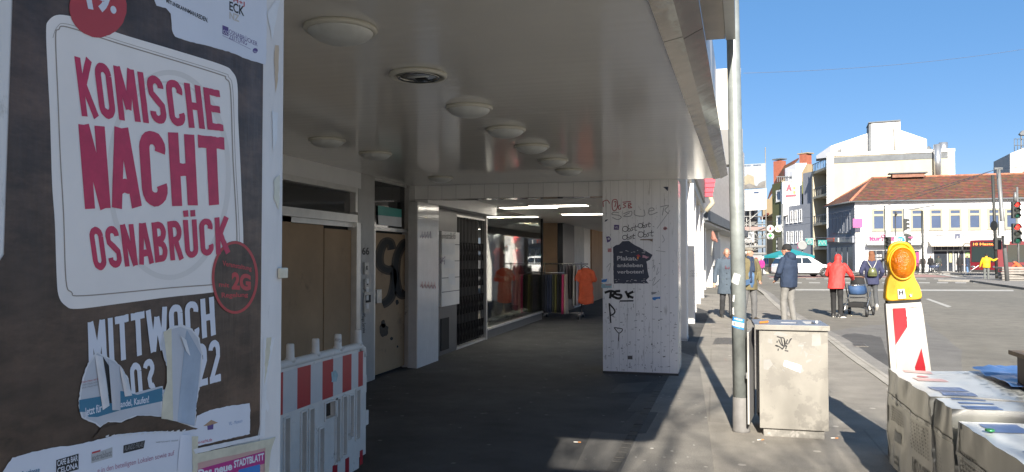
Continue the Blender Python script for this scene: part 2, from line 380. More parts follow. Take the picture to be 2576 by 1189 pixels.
for i, (q, mm) in enumerate([([(1610, 990), (1680, 990), (1660, 1035), (1575, 1035)], m_s1), ([(1600, 1036), (1655, 1037), (1625, 1090), (1540, 1095)], m_s1), ([(1560, 965), (1640, 960), (1612, 985), (1530, 990)], m_s1),
                             ([(1490, 1085), (1604, 1095), (1560, 1189), (1440, 1189)], m_sunslab)]):
    sheet('slab_or_sunpatch', mm, q, .002+.0004*i)
m_outer = ground_mat('worn grey asphalt strip', (.23, .215, .19), (.165, .155, .14), gum=.5, big=.9, grain=110, spots=7)
q_ = [(G(*p).x, G(*p).y) for p in ((1553, 1189), (1634, 1027), (1667, 976))]
xo = lambda y: q_[0][0]+(q_[2][0]-q_[0][0])*(y-q_[0][1])/(q_[2][1]-q_[0][1])
g = MB(); g.poly([(x, y, .0022) for x, y in left if y < 12.8]+[(xo(y), y, .0022) for y in (12.5, 9, 5, 0, -26)]); tag(g.build('worn_strip', m_outer), kind='structure')
m_cob = ground_mat('small kerb sett', (.10, .095, .088), (.08, .076, .07), grain=100)
rr0 = random.Random(3); mb = MB(); y = 3.0
while y < 12: 
    L_ = rr0.uniform(.09, .16); x = xo(y); mb.box(x-.075, x-.0, y, y+L_, -.02, .006+rr0.uniform(0, .004)); y += L_+.012
tag(mb.build('sett_row', m_cob), kind='structure')
# road markings
m_line = M('road marking paint', (.40, .385, .35), .7, var=.25, vs=6, dirt=(.25, .24, .22), ds=5, dth=.56)
m_redp = M('faded red cycle lane', (.33, .19, .165), .8, var=.15, vs=3)
def line(px): return sheet('road_marking', m_line, px, RZ+.006)
line([(2000, 727), (2549, 729), (2550, 732.5), (2000, 730.5)]); line([(2328, 752), (2336, 751), (2394, 771), (2384, 773)])
for x in range(1935, 2500, 46):
    line([(x, 700.6), (x+26, 700.9), (x+26, 702.6), (x, 702.2)]); line([(x+8, 710), (x+36, 710.3), (x+36, 712.5), (x+8, 712.2)])
line([(2330, 683), (2420, 697), (2520, 703), (2520, 705.5), (2420, 700), (2330, 685.5)])
sheet('cycle_lane', m_redp, [(1930, 694), (2330, 690.5), (2400, 697), (1940, 698.6)], RZ+.004)
# manhole and gully grates
m_iron = M('cast iron', (.14, .13, .115), .6, .4, var=.3, vs=30)
for nm, px, lab in (('gully_grate', [(1800, 851), (1842, 851), (1842, 868), (1792, 868)], 'square iron gully grate set in the pale pavement'), ('drain_cover', [(2143, 860), (2176, 861), (2186, 868), (2150, 867)], 'small iron drain cover in the road beside the kerb')):
    mb = MB(); q = [G(x, y, .0) for x, y in px]; z = .008 if nm == 'gully_grate' else RZ+.012
    mb.prism([(p.x, p.y, z-.006) for p in q], (0, 0, .006))
    for k in range(1, 6):
        a = q[0].lerp(q[1], k/6); b_ = q[3].lerp(q[2], k/6); mb.bar((a.x, a.y, z+.003), (b_.x, b_.y, z+.003), .025, .006)
    tag(mb.build(nm, m_iron), lab, 'drain')

# ================================================================ ARCADE HOUSE ON THE LEFT
TH = R(2.06); TD = Vector((math.sin(TH), math.cos(TH), 0)); ND = Vector((math.cos(TH), -math.sin(TH), 0))
E = lambda y: -.34+.0336*y
def soffit_mat(name, col, rough=.16, rib=60.):
    m = bpy.data.materials.new(name); m.use_nodes = True; t = m.node_tree; N = t.nodes; L = t.links; b = N['Principled BSDF']
    b.inputs['Roughness'].default_value = rough; b.inputs['Specular IOR Level'].default_value = .6
    tc = N.new('ShaderNodeTexCoord'); v = tc.outputs['Object']
    nz = N.new('ShaderNodeTexNoise'); nz.inputs['Scale'].default_value = .8; nz.inputs['Detail'].default_value = 5; L.new(v, nz.inputs['Vector'])
    r = N.new('ShaderNodeMapRange'); r.inputs[1].default_value = .3; r.inputs[2].default_value = .7; r.inputs[3].default_value = .92; r.inputs[4].default_value = 1.05; L.new(nz.outputs[0], r.inputs[0])
    mx = N.new('ShaderNodeMix'); mx.data_type = 'RGBA'; mx.blend_type = 'MULTIPLY'; mx.inputs[0].default_value = 1; mx.inputs[6].default_value = (*col, 1); L.new(r.outputs[0], mx.inputs[7]); L.new(mx.outputs[2], b.inputs['Base Color'])
    wv = N.new('ShaderNodeTexWave'); wv.wave_type = 'BANDS'; wv.bands_direction = 'Y'; wv.inputs['Scale'].default_value = rib/20; wv.inputs['Distortion'].default_value = .3; L.new(v, wv.inputs['Vector'])
    mp = N.new('ShaderNodeMapping'); mp.inputs['Scale'].default_value = (1.2, 6, 1); L.new(v, mp.inputs[0])
    n2 = N.new('ShaderNodeTexNoise'); n2.inputs['Scale'].default_value = 1.5; L.new(mp.outputs[0], n2.inputs['Vector'])
    ad = N.new('ShaderNodeMath'); ad.operation = 'MULTIPLY_ADD'; ad.inputs[1].default_value = .25; L.new(wv.outputs[0], ad.inputs[0]); L.new(n2.outputs[0], ad.inputs[2])
    bp = N.new('ShaderNodeBump'); bp.inputs['Strength'].default_value = .13; bp.inputs['Distance'].default_value = .01; L.new(ad.outputs[0], bp.inputs['Height']); L.new(bp.outputs[0], b.inputs['Normal'])
    return m
m_sof = soffit_mat('lacquered soffit panels', (.78, .755, .70), .12)
m_steel = M('weathered stainless trim', (.20, .185, .17), .15, .92, var=.3, vs=2.5, bump=.5, bs=3, dirt=(.28, .20, .14), ds=2.2, dth=.6)
m_steel2 = M('weathered trim with dark reflection', (.12, .112, .104), .18, .9, var=.3, vs=2.5, bump=.5, bs=2.5, dirt=(.20, .14, .10), ds=2.2, dth=.6)  # dark reflection put into the second strip's colour
m_white = M('white painted board', (.74, .73, .71), .5, var=.06, vs=2)
m_grey = M('grey painted pilaster', (.42, .41, .39), .5, var=.12, vs=3, dirt=(.16, .15, .14), ds=5, dth=.62)
m_dkgrey = M('dark grey wall cladding', (.10, .10, .10), .4, var=.12)
m_alu = M('aluminium frame', (.66, .65, .62), .35, .6, var=.1, vs=6)
m_board = M('brown chipboard', (.37, .25, .145), .75, var=.14, vs=2, dirt=(.07, .055, .045), ds=1.3, dth=.60, dw=.15)
m_board2 = M('orange plywood', (.44, .28, .17), .75, var=.15, vs=3, dirt=(.2, .12, .08), ds=3, dth=.62, stretch=(1, 1, .3))
m_dark = M('black seam', (.012, .012, .012), .8, var=0)
m_glassdk = M('dark transom glass', (.02, .021, .022), .08, var=.1, spec=.6)
m_cream = M('cream render', (.62, .57, .48), .8, var=.05, vs=1.5)
m_shopw = M('shop interior wall', (.42, .40, .37), .8, var=.08)
m_tan = M('tan interior board', (.30, .21, .14), .8, var=.08)
m_paper = M('paper white', (.72, .72, .71), .6, var=.05, vs=8)
m_black = M('black lettering', (.012, .012, .014), .6, var=0)
XW = -4.05; YS = -3.4
WY = lambda px: AX(px, 800, XW).y
WZ = lambda px, py: AX(px, py, XW).z
B1 = thing('arcade_building', 'white arcade building with lacquered soffit over the walkway and boarded up doors', 'building', (-8, 4, 0))
# soffit, fascia
mb = MB(); mb.prism([(XW-.6, YS, 2.5), (E(YS), YS, 2.5), (E(.42), .42, 2.5), (-.93, .42, 2.5), (-.93, 1.46, 2.5), (E(1.46), 1.46, 2.5), (E(10.05), 10.05, 2.5), (XW-.6, 10.05, 2.5)], (0, 0, .06)); mb.build('soffit', m_sof, B1)  # out of view, a slot is cut to let sun onto the walkway
y = 1.47; k = 0
while y < 10.0:
    y2 = min(y+(2.35 if k % 2 else 2.1), 10.07)
    for j, (a, c, z0, z1) in enumerate(((.004, .092, 2.488, 2.507), (.094, .182, 2.496, 2.541))):
        mb = MB(); mb.hexa([(E(y)+a, y+.004, z0), (E(y)+c, y+.004, z1), (E(y2)+c, y2-.004, z1), (E(y2)+a, y2-.004, z0), (E(y)+a, y+.004, 2.556), (E(y)+c, y+.004, 2.556), (E(y2)+c, y2-.004, 2.556), (E(y2)+a, y2-.004, 2.556)])
        mb.build('fascia_panel', m_steel if j == 0 else m_steel2, B1)
    y = y2; k += 1
mb = MB(); mb.prism([(-9, YS, 2.562), (-1.3, YS, 2.562), (-1.3, 1.46, 2.562), (E(1.46)-.004, 1.46, 2.562), (E(10.05)-.004, 10.05, 2.562), (-9, 10.05, 2.562)], (0, 0, 10.4)); mb.build('upper_storey', m_cream, B1)  # unseen setback near the camera, shaped so the sun can pass
m_sgn = M('brown sign box underside', (.36, .31, .26), .35, .5, var=.15, vs=2)
m_sgn2 = M('grey sign box edge', (.44, .42, .39), .4, .3, var=.12, vs=2)
fb = lambda x0, x1, y0, y1, z0, z1: [(E(y0)+x0, y0, z0), (E(y0)+x1, y0, z0), (E(y1)+x1, y1, z0), (E(y1)+x0, y1, z0), (E(y0)+x0, y0, z1), (E(y0)+x1, y0, z1), (E(y1)+x1, y1, z1), (E(y1)+x0, y1, z1)]
mb = MB(); mb.hexa(fb(.05, .222, 3.5, 6.75, 3.36, 4.3)); sb = mb.build('sign_box', m_sgn, B1)
mb = MB(); mb.hexa(fb(.225, .305, 3.5, 6.76, 3.352, 4.3)); mb.build('edge_panel', m_sgn2, sb)
mb = MB(); mb.hexa(fb(.02, .05, 7.2, 10.0, 2.9, 3.9)); mb.build('window_sill', m_white, B1)
# rear wall of the walkway
yA = YS
def wbox(name, mat, y0, y1, z0, z1, x0=XW, x1=XW-.2, parent=B1, bevel=0):
    mb = MB(); mb.box(min(x0, x1), max(x0, x1), min(y0, y1), max(y0, y1), z0, z1); return mb.build(name, mat, parent, bevel=bevel)
yd0, ys1, ys2, yd1 = 4.6, WY(735), WY(820), WY(893)
wbox('rear_wall', m_grey, yA, yd0, 0, 2.5)
ztr0, ztr1, zh = WZ(820, 525), WZ(820, 472), WZ(820, 553)
wbox('lintel', m_white, yd0, yd1+.12, ztr1+.06, 2.5, XW+.01)
fr = wbox('transom_window', m_alu, yd0, yd1, zh, ztr0-.03, XW+.03)
wbox('frame', m_alu, yd0, yd1, ztr1, ztr1+.06, XW+.03, parent=fr); wbox('frame', m_alu, yd1-.06, yd1, ztr0, ztr1, XW+.03, parent=fr)
wbox('pane', m_glassdk, yd0, yd1-.06, ztr0-.03, ztr1, XW-.04, XW-.08, parent=fr)
dd = wbox('boarded_door', m_board, ys2+.012, yd1-.05, .03, zh-.09, XW-.03, XW-.07)
wbox('door_board', m_board, ys1+.012, ys2-.012, .03, zh-.06, XW-.03, XW-.07, parent=dd)
wbox('door_board', m_board, yd0+.1, ys1-.012, .03, zh+.02, XW-.01, XW-.07, parent=dd)
wbox('door_frame', m_dark, yd0, yd1, 0, zh, XW-.075, XW-.12, parent=dd); wbox('door_head', m_alu, yd0, yd1, zh-.055, zh-.001, XW-.01, XW-.06, parent=dd)
wbox('door_jamb', m_alu, yd1-.045, yd1+.06, 0, zh-.001, XW+.04, XW-.1, parent=dd)
y66a, y66b = WY(940), WY(1027)
wbox('pilaster', m_grey, yd1+.062, y66a, 0, 2.499, XW+.005)
# number 66 and door bells
fnw = lambda off: (lambda x, y: AX(x, y, XW+off))
for c0, c1 in ((911, 919.5), (920.5, 929)):
    mb = MB(); mb.text('6', quad((c0, 622), (c1, 622.7), (c1, 641), (c0, 640.5), fnw(.009)), .02); mb.build('house_number', m_black, B1)
m_plate = M('worn steel plate', (.45, .44, .42), .4, .6, var=.2, vs=20)
for x0, y0, x1, y1, nm in ((912, 660, 922, 690, 'key_box'), (913, 702, 924, 728, 'key_box'), (911, 735, 926, 788, 'doorbell_panel')):
    p = AX(x0, y1, XW); q = AX(x1, y0, XW); o = wbox(nm, m_plate, p.y, q.y, p.z, q.z, XW+.03, XW+.006)
    if nm == 'doorbell_panel':
        for j in range(4): wbox('bell_button', m_paper, p.y+.04, q.y-.06, p.z+.05+j*.1, p.z+.11+j*.1, XW+.038, XW+.0302, parent=o)
        for j in range(8): wbox('speaker_slot', m_dark, p.y+.03+j*.018, p.y+.038+j*.018, q.z-.12, q.z-.03, XW+.034, XW+.0302, parent=o)
    else: wbox('keyhole', m_dark, (p.y+q.y)/2-.012, (p.y+q.y)/2+.012, p.z+.05, p.z+.1, XW+.034, XW+.0302, parent=o)
mb = MB(); mb.text('Pflege Service', quad((919, 789), (920, 837), (913, 838), (911, 790), fnw(.009)), .0); mb.build('small_lettering', m_black, B1)
# door 66
zt, zb = WZ(980, 460), WZ(980, 573)
d66 = wbox('side_door', m_board, y66a+.05, y66b-.01, .03, WZ(980, 587), XW-.05, XW-.09)
wbox('door_frame', m_alu, y66a+.001, y66a+.045, 0, zb-.001, XW-.0, XW-.1, parent=d66); wbox('door_back', m_dark, y66a, y66b, 0, zb, XW-.095, XW-.15, parent=d66)
wbox('door_head', m_alu, y66a, y66b, zb-.045, zb, XW-.01, XW-.1, parent=d66)
tw = wbox('side_transom', m_glassdk, y66a, y66b, zb+.001, zt, XW-.06, XW-.1); wbox('top_trim', m_alu, y66a, y66b, zt, 2.499, XW-.04, XW-.1, parent=tw)
lk = wbox('padlock_box', m_plate, WY(948), WY(960), WZ(955, 762), WZ(955, 728), XW-.0, XW-.049, parent=d66)
wbox('hasp', m_paper, WY(942), WY(947.8), WZ(945, 752), WZ(945, 736), XW-.02, XW-.048, parent=d66)
# spray letters S.C on the board: soft edged strokes made of two tones
m_spray = M('black spray paint', (.02, .019, .018), .7, var=.2)
m_spray2 = M('thin black spray', (.075, .058, .043), .8, var=.3, vs=12)
fd = fnw(-.047); fd2 = fnw(-.0478)
Sx = [(986, 628), (981, 610), (966, 612), (955, 640), (957, 668), (975, 680), (990, 680), (992, 710), (984, 745), (972, 760), (962, 765)]
Cx = [(1023, 610), (1012, 618), (998, 650), (996, 700), (1004, 735), (1014, 742), (1022, 735)]
for st, wd in ((Sx, 17), (Cx, 17)):
    s_ = smoothline(st, 5); mb = MB(); mb.ribbon(s_, wd*1.35, fd2); mb.build('graffiti', m_spray2, d66)
    mb = MB(); mb.ribbon(s_, wd*.72, fd); mb.build('graffiti', m_spray, d66)
for cx, cy, rx, ry in ((999, 760, 4, 7), (965, 830, 12, 17), (964, 815, 6, 10), (985, 852, 4, 4), (1000, 872, 2, 3)):
    mb = MB(); mb.shape(circle(cx, cy, rx, ry, 14, .2, int(cx)), fd); mb.build('paint_blot', m_spray2 if rx > 5 else m_spray, d66)
# notice behind the side transom glass
m_teal = M('teal poster band', (.08, .36, .31), .5, var=.1)
PT = thing('window_notice', 'teal and white notice standing behind the dark glass over the side door', 'notice', AX(980, 570, XW-.04))
mb = MB(); mb.shape([(951, 517), (1010, 527), (1010, 547), (951, 541)], fnw(-.045)); mb.build('upper_half', m_teal, PT)
mb = MB(); mb.shape([(951, 541), (1010, 547), (1010, 571), (952, 565)], fnw(-.045)); mb.build('lower_half', m_paper, PT)
# pilaster, ribbed white panel, letter box wall, gate
yp0, yp1, ym1, yg1 = y66b, WY(1050)-.12, WY(1148), WY(1222)
wbox('pilaster', m_grey, y66b+.001, yp1, 0, 2.499, XW+.01)
m_rib = M('ribbed white enamel', (.78, .76, .74), .1, var=.05, bump=.35, bs=6, bstretch=(1, 9, .25), spec=.8)
zr = WZ(1075, 517)
XR = XW+.16; yr0 = AX(1050, 800, XR).y; yr1 = AX(1103, 800, XR).y
wbox('ribbed_panel', m_rib, yr0, yr1, 0, zr, XR, XR-.012); wbox('pilaster', m_grey, yr0+.002, yr1-.002, 0, zr-.002, XR-.013, XW+.02)
wbox('panel_header', m_white, yp1+.001, yg1, zr+.001, 2.499, XW+.2, XW-.1)
m_mailw = M('cream letter box enamel', (.74, .72, .68), .4, var=.06)
wbox('side_wall', m_dkgrey, yr1, ym1+.02, 0, zr, XW, XW-.15)
ym0 = WY(1103); mz0, mz1 = WZ(1125, 768), WZ(1125, 583)
mp = wbox('letter_box_panel', m_mailw, ym0, ym1, mz0, mz1, XW+.05, XW+.001)
hh = (mz1-mz0)
for f_ in (.17, .40, .63, .82): wbox('seam', m_dkgrey, ym0+.01, ym1-.01, mz1-hh*f_*.98-.012, mz1-hh*f_*.98, XW+.053, XW+.0502, parent=mp)
mb = MB(); mb.text('Johannisstraße 65', quad((1103.5, 586.5), (1146, 585), (1146, 601), (1103.5, 599.5), fnw(.055)), .0); mb.build('lettering', m_black, mp)
for q in ([(1110, 612), (1144, 612), (1144, 640), (1112, 640)], [(1119, 652), (1144, 656), (1143, 676), (1117, 674)], [(1128, 688), (1145, 688), (1145, 716), (1129, 714)]):
    mb = MB(); mb.shape(jag(q, 1.2, 5, int(q[0][1])), fnw(.0545)); mb.build('torn_paper', m_paper, mp)
m_violet = M('violet marker', (.10, .05, .16), .6, var=0); m_redmk = M('red marker', (.42, .07, .09), .6, var=.1)
mb = MB()
for st in ([(1103, 655), (1107, 648), (1107, 662)], [(1109, 650), (1112, 662), (1114, 648)], [(1103, 667), (1120, 645), (1118, 665)]): mb.ribbon(st, 1.3, fnw(.056))
mb.build('graffiti', m_violet, mp)
mb = MB()
for k in range(5): mb.ribbon([(1058+k*8, 722+k), (1062+k*8, 708), (1064+k*8, 726), (1060+k*8, 716)], 1.2, lambda x, y: AX(x, y, XR+.004))
mb.build('graffiti', m_redmk, B1)
mb = MB()
for k in range(4): mb.ribbon([(1058+k*7, 598-k), (1062+k*7, 582), (1063+k*7, 600)], 1.2, lambda x, y: AX(x, y, XR+.004))
mb.build('graffiti', m_violet, B1)
wbox('meter_hatch', m_dark, WY(1108), WY(1128), WZ(1118, 880), WZ(1118, 800), XW+.012, XW+.001, parent=B1)
m_gate = M('black folding gate', (.018, .018, .02), .45, .3, var=.2)
zg = WZ(1180, 545)
gt = wbox('folding_gate', m_dark, ym1+.02, yg1, 0, zg, XW-.14, XW-.2)
mb = MB(); n = 22
for k in range(n):
    yy = ym1+.02+(yg1-ym1-.06)*k/(n-1); mb.box(XW-.02-.05*(k % 2), XW-.01-.05*(k % 2), yy-.006, yy+.006, .06, zg-.03)
    if k < n-1:
        y3 = ym1+.02+(yg1-ym1-.06)*(k+1)/(n-1)
        for zz in (.1, .55, 1.0, 1.45): mb.bar((XW-.03, yy, zz), (XW-.03, y3, zz+.3), .014, .006); mb.bar((XW-.033, y3, zz), (XW-.033, yy, zz+.3), .014, .006)
mb.build('lattice', m_gate, gt)
wbox('gate_rail', m_alu, ym1, yg1, zg-.03, zg, XW-.0, XW-.1, parent=gt); wbox('gate_track', m_alu, ym1, yg1, .0, .035, XW+.0, XW-.1, parent=gt)
wbox('gate_post', m_alu, yg1-.03, yg1+.03, 0, 2.45, XW+.02, XW-.1, parent=gt)
wbox('gate_fascia', m_dkgrey, ym1+.02, yg1-.03, zg+.001, zr, XW-.02, XW-.15, parent=gt)
# beam across the walkway in line with the pillar
zbm = AY(1300, 497, 10.06).z
mb = MB(); mb.box(XW-.02, -1.40, 10.06, 10.34, zbm, 2.498); beam = mb.build('cross_beam', m_white, B1)
for k in range(1, 13): mb = MB(); mb.box(XW+.205*k, XW+.205*k+.006, 10.0575, 10.0599, zbm, 2.497); mb.build('board_joint', M('pale joint', (.45, .44, .43), .7), beam)
mb = MB(); mb.box(XW-.02, -1.40, 10.05, 10.30, zbm-.006, zbm-.001); mb.build('beam_soffit', M('polished beam soffit', (.45, .42, .40), .08, .6, var=.05), beam)

# ================================================================ SHOP NEXT DOOR
yq1 = WY(1365); CZ = 2.45
B2 = thing('shop_building', 'white shop building next along the arcade with a lit clothes window and slim columns', 'building', (-8, 20, 0))
mb = MB(); mb.prism([(-11, 10.35, CZ), (-1.40, 10.35, CZ), (-1.40, 36, CZ), (-11, 36, CZ)], (0, 0, .08)); mb.build('arcade_ceiling', m_white, B2)
mb = MB(); mb.box(-1.44, -1.20, 10.35, 36, 2.25, 3.199); mb.build('column_beam', m_white, B2)
m_led = M('lit ceiling panel', (1, .93, .80), .5, var=0, emit=3.2); m_dispfill = M('added display fill panel', (1, .93, .80), .5, var=0, emit=12)
for px, py, nm in ((1405, 515.5, 0), (1475, 537, 1), (1295, 544, 1), (1240, 575, 0), (1330, 520, 0)):
    p = PL(px, py, (0, 0, CZ-.012), (0, 0, 1))
    L = thing('ceiling_light', 'rectangular lit ceiling panel ' + {1405: 'above the clothes rail nearest the beam', 1475: 'at the right end of the shop passage', 1295: 'over the middle of the shop window', 1240: 'deep inside behind the shop window', 1330: 'just behind the cross beam'}[px], 'ceiling light', p, 0, 'lit panels of the shop ceiling')
    mb = MB(); mb.box(p.x-.55, p.x+.55, p.y-.2, p.y+.2, CZ-.03, CZ-.001); mb.build('housing', m_white, L)
    mb = MB(); mb.box(p.x-.51, p.x+.51, p.y-.16, p.y+.16, CZ-.036, CZ-.031); mb.build('light_diffuser', m_led, L)
for k, yy in enumerate((14.3, 15.6, 16.9)):  # three panels added to brighten the dark window display
    L = thing('ceiling_light', ['added lit panel brightening the near end of the shop display', 'added lit panel brightening the middle of the shop display', 'added lit panel brightening the far end of the shop display'][k], 'ceiling light', (-4.75, yy, CZ-.012), 0, 'lit panels of the shop ceiling')
    mb = MB(); mb.box(-5.1, -4.4, yy-.2, yy+.2, CZ-.03, CZ-.001); mb.build('housing', m_white, L)
    mb = MB(); mb.box(-5.06, -4.44, yy-.16, yy+.16, CZ-.036, CZ-.031); mb.build('light_diffuser', m_dispfill, L)
gl = glass_mat('shop window glass', (.9, .94, .93), .8, .92)
wbox('plinth', m_dkgrey, yg1+.03, yq1, 0, .16, XW+.0, XW-.1, parent=B2)
wbox('window_sill', m_alu, yg1+.03, yq1, .161, .2, XW+.03, XW-.1, parent=B2)
sw = wbox('shop_window', m_dark, yq1-.05, yq1+.03, 0, CZ, XW+.01, XW-.07, parent=B2)
wbox('pane', gl, yg1+.03, yq1-.05, .201, CZ-.001, XW-.01, XW-.022, parent=sw)
wbox('display_floor', M('shop floor', (.2, .19, .18), .5), yg1, yq1, .02, .2, XW-.101, XW-1.6, parent=B2)
wbox('shop_floor', M('shop carpet', (.12, .115, .11), .8), 11, 30, .001, .018, XW-.2, XW-6, parent=B2)
wbox('interior_wall', m_shopw, 11.2, 11.3, .02, CZ, XW-.21, XW-6, parent=B2); wbox('interior_wall', m_shopw, 11.3, 30, .02, CZ, XW-6, XW-6.1, parent=B2)
wbox('partition', m_tan, yq1+.8, 30, .02, CZ, XW-1.65, XW-1.75, parent=B2)
wbox('return_pane', gl, yq1-.02, yq1-.03, .05, CZ, XW-.08, XW-1.5, parent=sw)
m_navy = M('dark navy steel', (.018, .02, .028), .4, .3, var=.1)
yc0, yc1 = WY(1412), WY(1441)
for nm, a, c, mm in (('dark_column', yc0, yc1, m_navy), ('light_column', yc1+.01, WY(1466), m_grey)): wbox(nm, mm, a, c, 0, CZ, XW+.05, XW-.6, parent=B2)
wbox('door_post', m_navy, WY(1378), WY(1383), 0, CZ, XW-.9, XW-1.0, parent=B2); wbox('door_head', m_navy, yq1, yc0, 2.2, CZ, XW-.85, XW-1.0, parent=B2)
mb = MB(); mb.box(XW-1.0, XW-.1, yc0-.1, yc0, 0, CZ); mb.build('entrance_return', m_tan, B2)
wbox('pale_panel', m_alu, WY(1467), WY(1484), 0, CZ, XW+.02, XW-.2, parent=B2)
wbox('plywood_hoarding', m_board2, WY(1485), 36, 0, CZ, XW+.06, XW-.2, parent=B2)
# outer soffit, upper wall, sign band
E2 = lambda y: -.62+.0125*(y-10)
mb = MB(); mb.hexa([(-1.199, 10.4, 3.2), (E2(10.4), 10.4, 3.2), (E2(31), 31, 3.2), (-1.199, 31, 3.2), (-1.199, 10.4, 3.26), (E2(10.4), 10.4, 3.26), (E2(31), 31, 3.26), (-1.199, 31, 3.26)]); mb.build('outer_soffit', m_cream, B2)
mb = MB(); mb.hexa([(-9, 10.4, 3.261), (E2(10.4)+.03, 10.4, 3.261), (E2(31)+.03, 31, 3.261), (-9, 31, 3.261), (-9, 10.4, 11), (E2(10.4)+.03, 10.4, 11), (E2(31)+.03, 31, 11), (-9, 31, 11)]); mb.build('upper_storey', m_cream, B2)
mb = MB(); mb.hexa([(E2(18)+.031, 18, 3.5), (E2(18)+.10, 18, 3.5), (E2(29)+.10, 29, 3.5), (E2(29)+.031, 29, 3.5), (E2(18)+.031, 18, 4.3), (E2(18)+.10, 18, 4.3), (E2(29)+.10, 29, 4.3), (E2(29)+.031, 29, 4.3)]); mb.build('sign_band', m_navy, B2)
PS = thing('projecting_sign', 'cream box sign with a dark lower box jutting from the facade right of the pole', 'sign', (.1, 12.6, 2.95))
mb = MB(); mb.box(-.55, .43, 12.45, 12.75, 3.5, 4.46); mb.build('upper_box', m_cream, PS)
mb = MB(); mb.box(-.55, .45, 12.43, 12.77, 2.95, 3.498); mb.build('lower_box', m_dkgrey, PS)
m_signred = M('red sign face', (.55, .02, .05), .4, var=.05)
RS = thing('red_shop_sign', 'small ribbed red sign box high on the white facade beside the pole', 'sign', (-.2, 29.4, 3.7))
for k in range(5):
    mb = MB(); mb.box(-.38, -.02+.03*k, 29.3, 29.6, 3.75+.17*k, 3.90+.17*k); mb.build('red_block', m_signred, RS)
# ================================================================ PILLARS
m_pil = M('dirty white pillar boards', (.80, .79, .775), .55, var=.06, vs=2, dirt=(.42, .405, .385), ds=4, dth=.58, dw=.10, stretch=(5, 5, .5))
m_joint = M('pillar board joint line', (.56, .555, .55), .8, var=0)  # narrow strips marking the joints between the boards
m_tile = M('glazed white tile', (.68, .67, .64), .09, var=.05, bump=.5, bs=5, bstretch=(1, 9, .5), spec=.9)
PF = 10.01
fP = lambda off=.002: (lambda x, y: AY(x, y, PF-off))
pl, pr = AY(1517, 937, PF).x, AY(1706, 943, PF).x
P1 = thing('arcade_pillar', 'nearest free standing white pillar covered in tags and a torn blue notice', 'pillar', ((pl+pr)/2, PF+.35, 0), 0, 'pillars carrying the arcade')
mb = MB(); mb.box(pl, pr, PF, PF+.72, .03, 2.499); mb.build('shaft', m_pil, P1)
mb = MB(); mb.box(pl-.004, pr+.004, PF-.004, PF+.724, 0, .03); mb.build('base_strip', M('dirt at the foot', (.07, .065, .06), .9), P1)
for k in range(1, 9):
    x = pl+(pr-pl)*k/9; mb = MB(); mb.box(x-.002, x+.002, PF-.001, PF-.0001, .04, 2.498); mb.build('board_joint', m_joint, P1)
mb = MB(); mb.box(pr+.0005, pr+.012, PF+.01, PF+.71, .05, 2.49); mb.build('side_tiles', m_tile, P1)
# scuffs and paste remains (wear with a shape of its own)
m_scuf = M('grey scuff', (.36, .35, .335), .8, var=.3, vs=30); m_scuf2 = M('dark scuff', (.14, .13, .12), .8, var=.3, vs=30)
rr = random.Random(5); A = MB(); Bm = MB()
for k in range(300):
    low = rr.random() < .6
    x = rr.uniform(1519, 1700); y = rr.uniform(760, 932) if low else rr.uniform(500, 760)
    h_ = rr.uniform(1.5, 16)*rr.random()+1 if rr.random() < .7 else rr.uniform(.6, 2); w_ = rr.uniform(.4, 1.3) if h_ > 2.5 else rr.uniform(1, 7)
    if not low: w_ *= .6; h_ *= .7
    (A if rr.random() < .8 else Bm).shape(jag([(x, y), (x+w_, y), (x+w_, y+h_), (x, y+h_)], .5, 2.5, k), fP(.0012+.000002*k))
A.build('scuff_marks', m_scuf, P1)['kind'] = 'stuff'; Bm.build('scuff_marks', m_scuf2, P1)['kind'] = 'stuff'
def strokes(name, mat, lines, wd, fn, parent, sm=4):
    mb = MB()
    for l in lines: mb.ribbon(smoothline(l, sm) if len(l) > 2 else l, wd, fn)
    return mb.build(name, mat, parent)
c5 = lambda pts: [((2380+x/2.379)/1.59, (750+y/2.379)/1.59) for x, y in pts]
m_tag = M('black marker tag', (.02, .02, .022), .6, var=.1); m_tagg = M('grey pencil tag', (.26, .26, .26), .7, var=.1); m_tagr = M('faded red spray', (.42, .10, .12), .7, var=.25, vs=20)
strokes('graffiti', m_tag, [c5(l) for l in ([(92, 1002), (140, 986), (184, 993), (180, 1014), (152, 1026)], [(152, 990), (143, 1056)], [(152, 1026), (182, 1042), (216, 1056)], [(240, 985), (195, 990), (200, 1015), (250, 1025), (235, 1055), (195, 1050)], [(290, 985), (325, 1050)], [(365, 990), (310, 1022), (365, 1050)])], 6, fP(), P1)
strokes('graffiti', m_tag, [c5([(235, 1080), (365, 1078)]), c5([(135, 1100), (150, 1290)]), c5([(135, 1105), (185, 1165), (180, 1200), (140, 1220)])], 3.6, fP(.0023), P1)
strokes('graffiti', m_tag, [[(1545, 824), (1566, 828), (1557, 838), (1545, 824)], [(1557, 838), (1556, 858)]], 2.2, fP(), P1)
strokes('graffiti', m_tagg, [c5(l) for l in ([(225, 240), (180, 235), (160, 255), (225, 265), (250, 285), (215, 305), (165, 285)], [(270, 250), (345, 225), (340, 270), (270, 275), (330, 240)], [(375, 215), (380, 262), (470, 270), (465, 210)], [(510, 225), (560, 215), (550, 195), (515, 205), (520, 260), (595, 235)], [(640, 265), (655, 190)], [(620, 185), (700, 170), (665, 215), (700, 250)])], 1.6, fP(.0025), P1)
obst = ([(300, 370), (270, 375), (262, 405), (290, 420), (318, 395), (300, 372)], [(318, 355), (312, 410), (330, 415), (338, 395), (318, 393)], [(365, 380), (345, 385), (362, 400), (340, 415)], [(385, 355), (380, 405), (400, 405)], [(365, 378), (405, 372)])
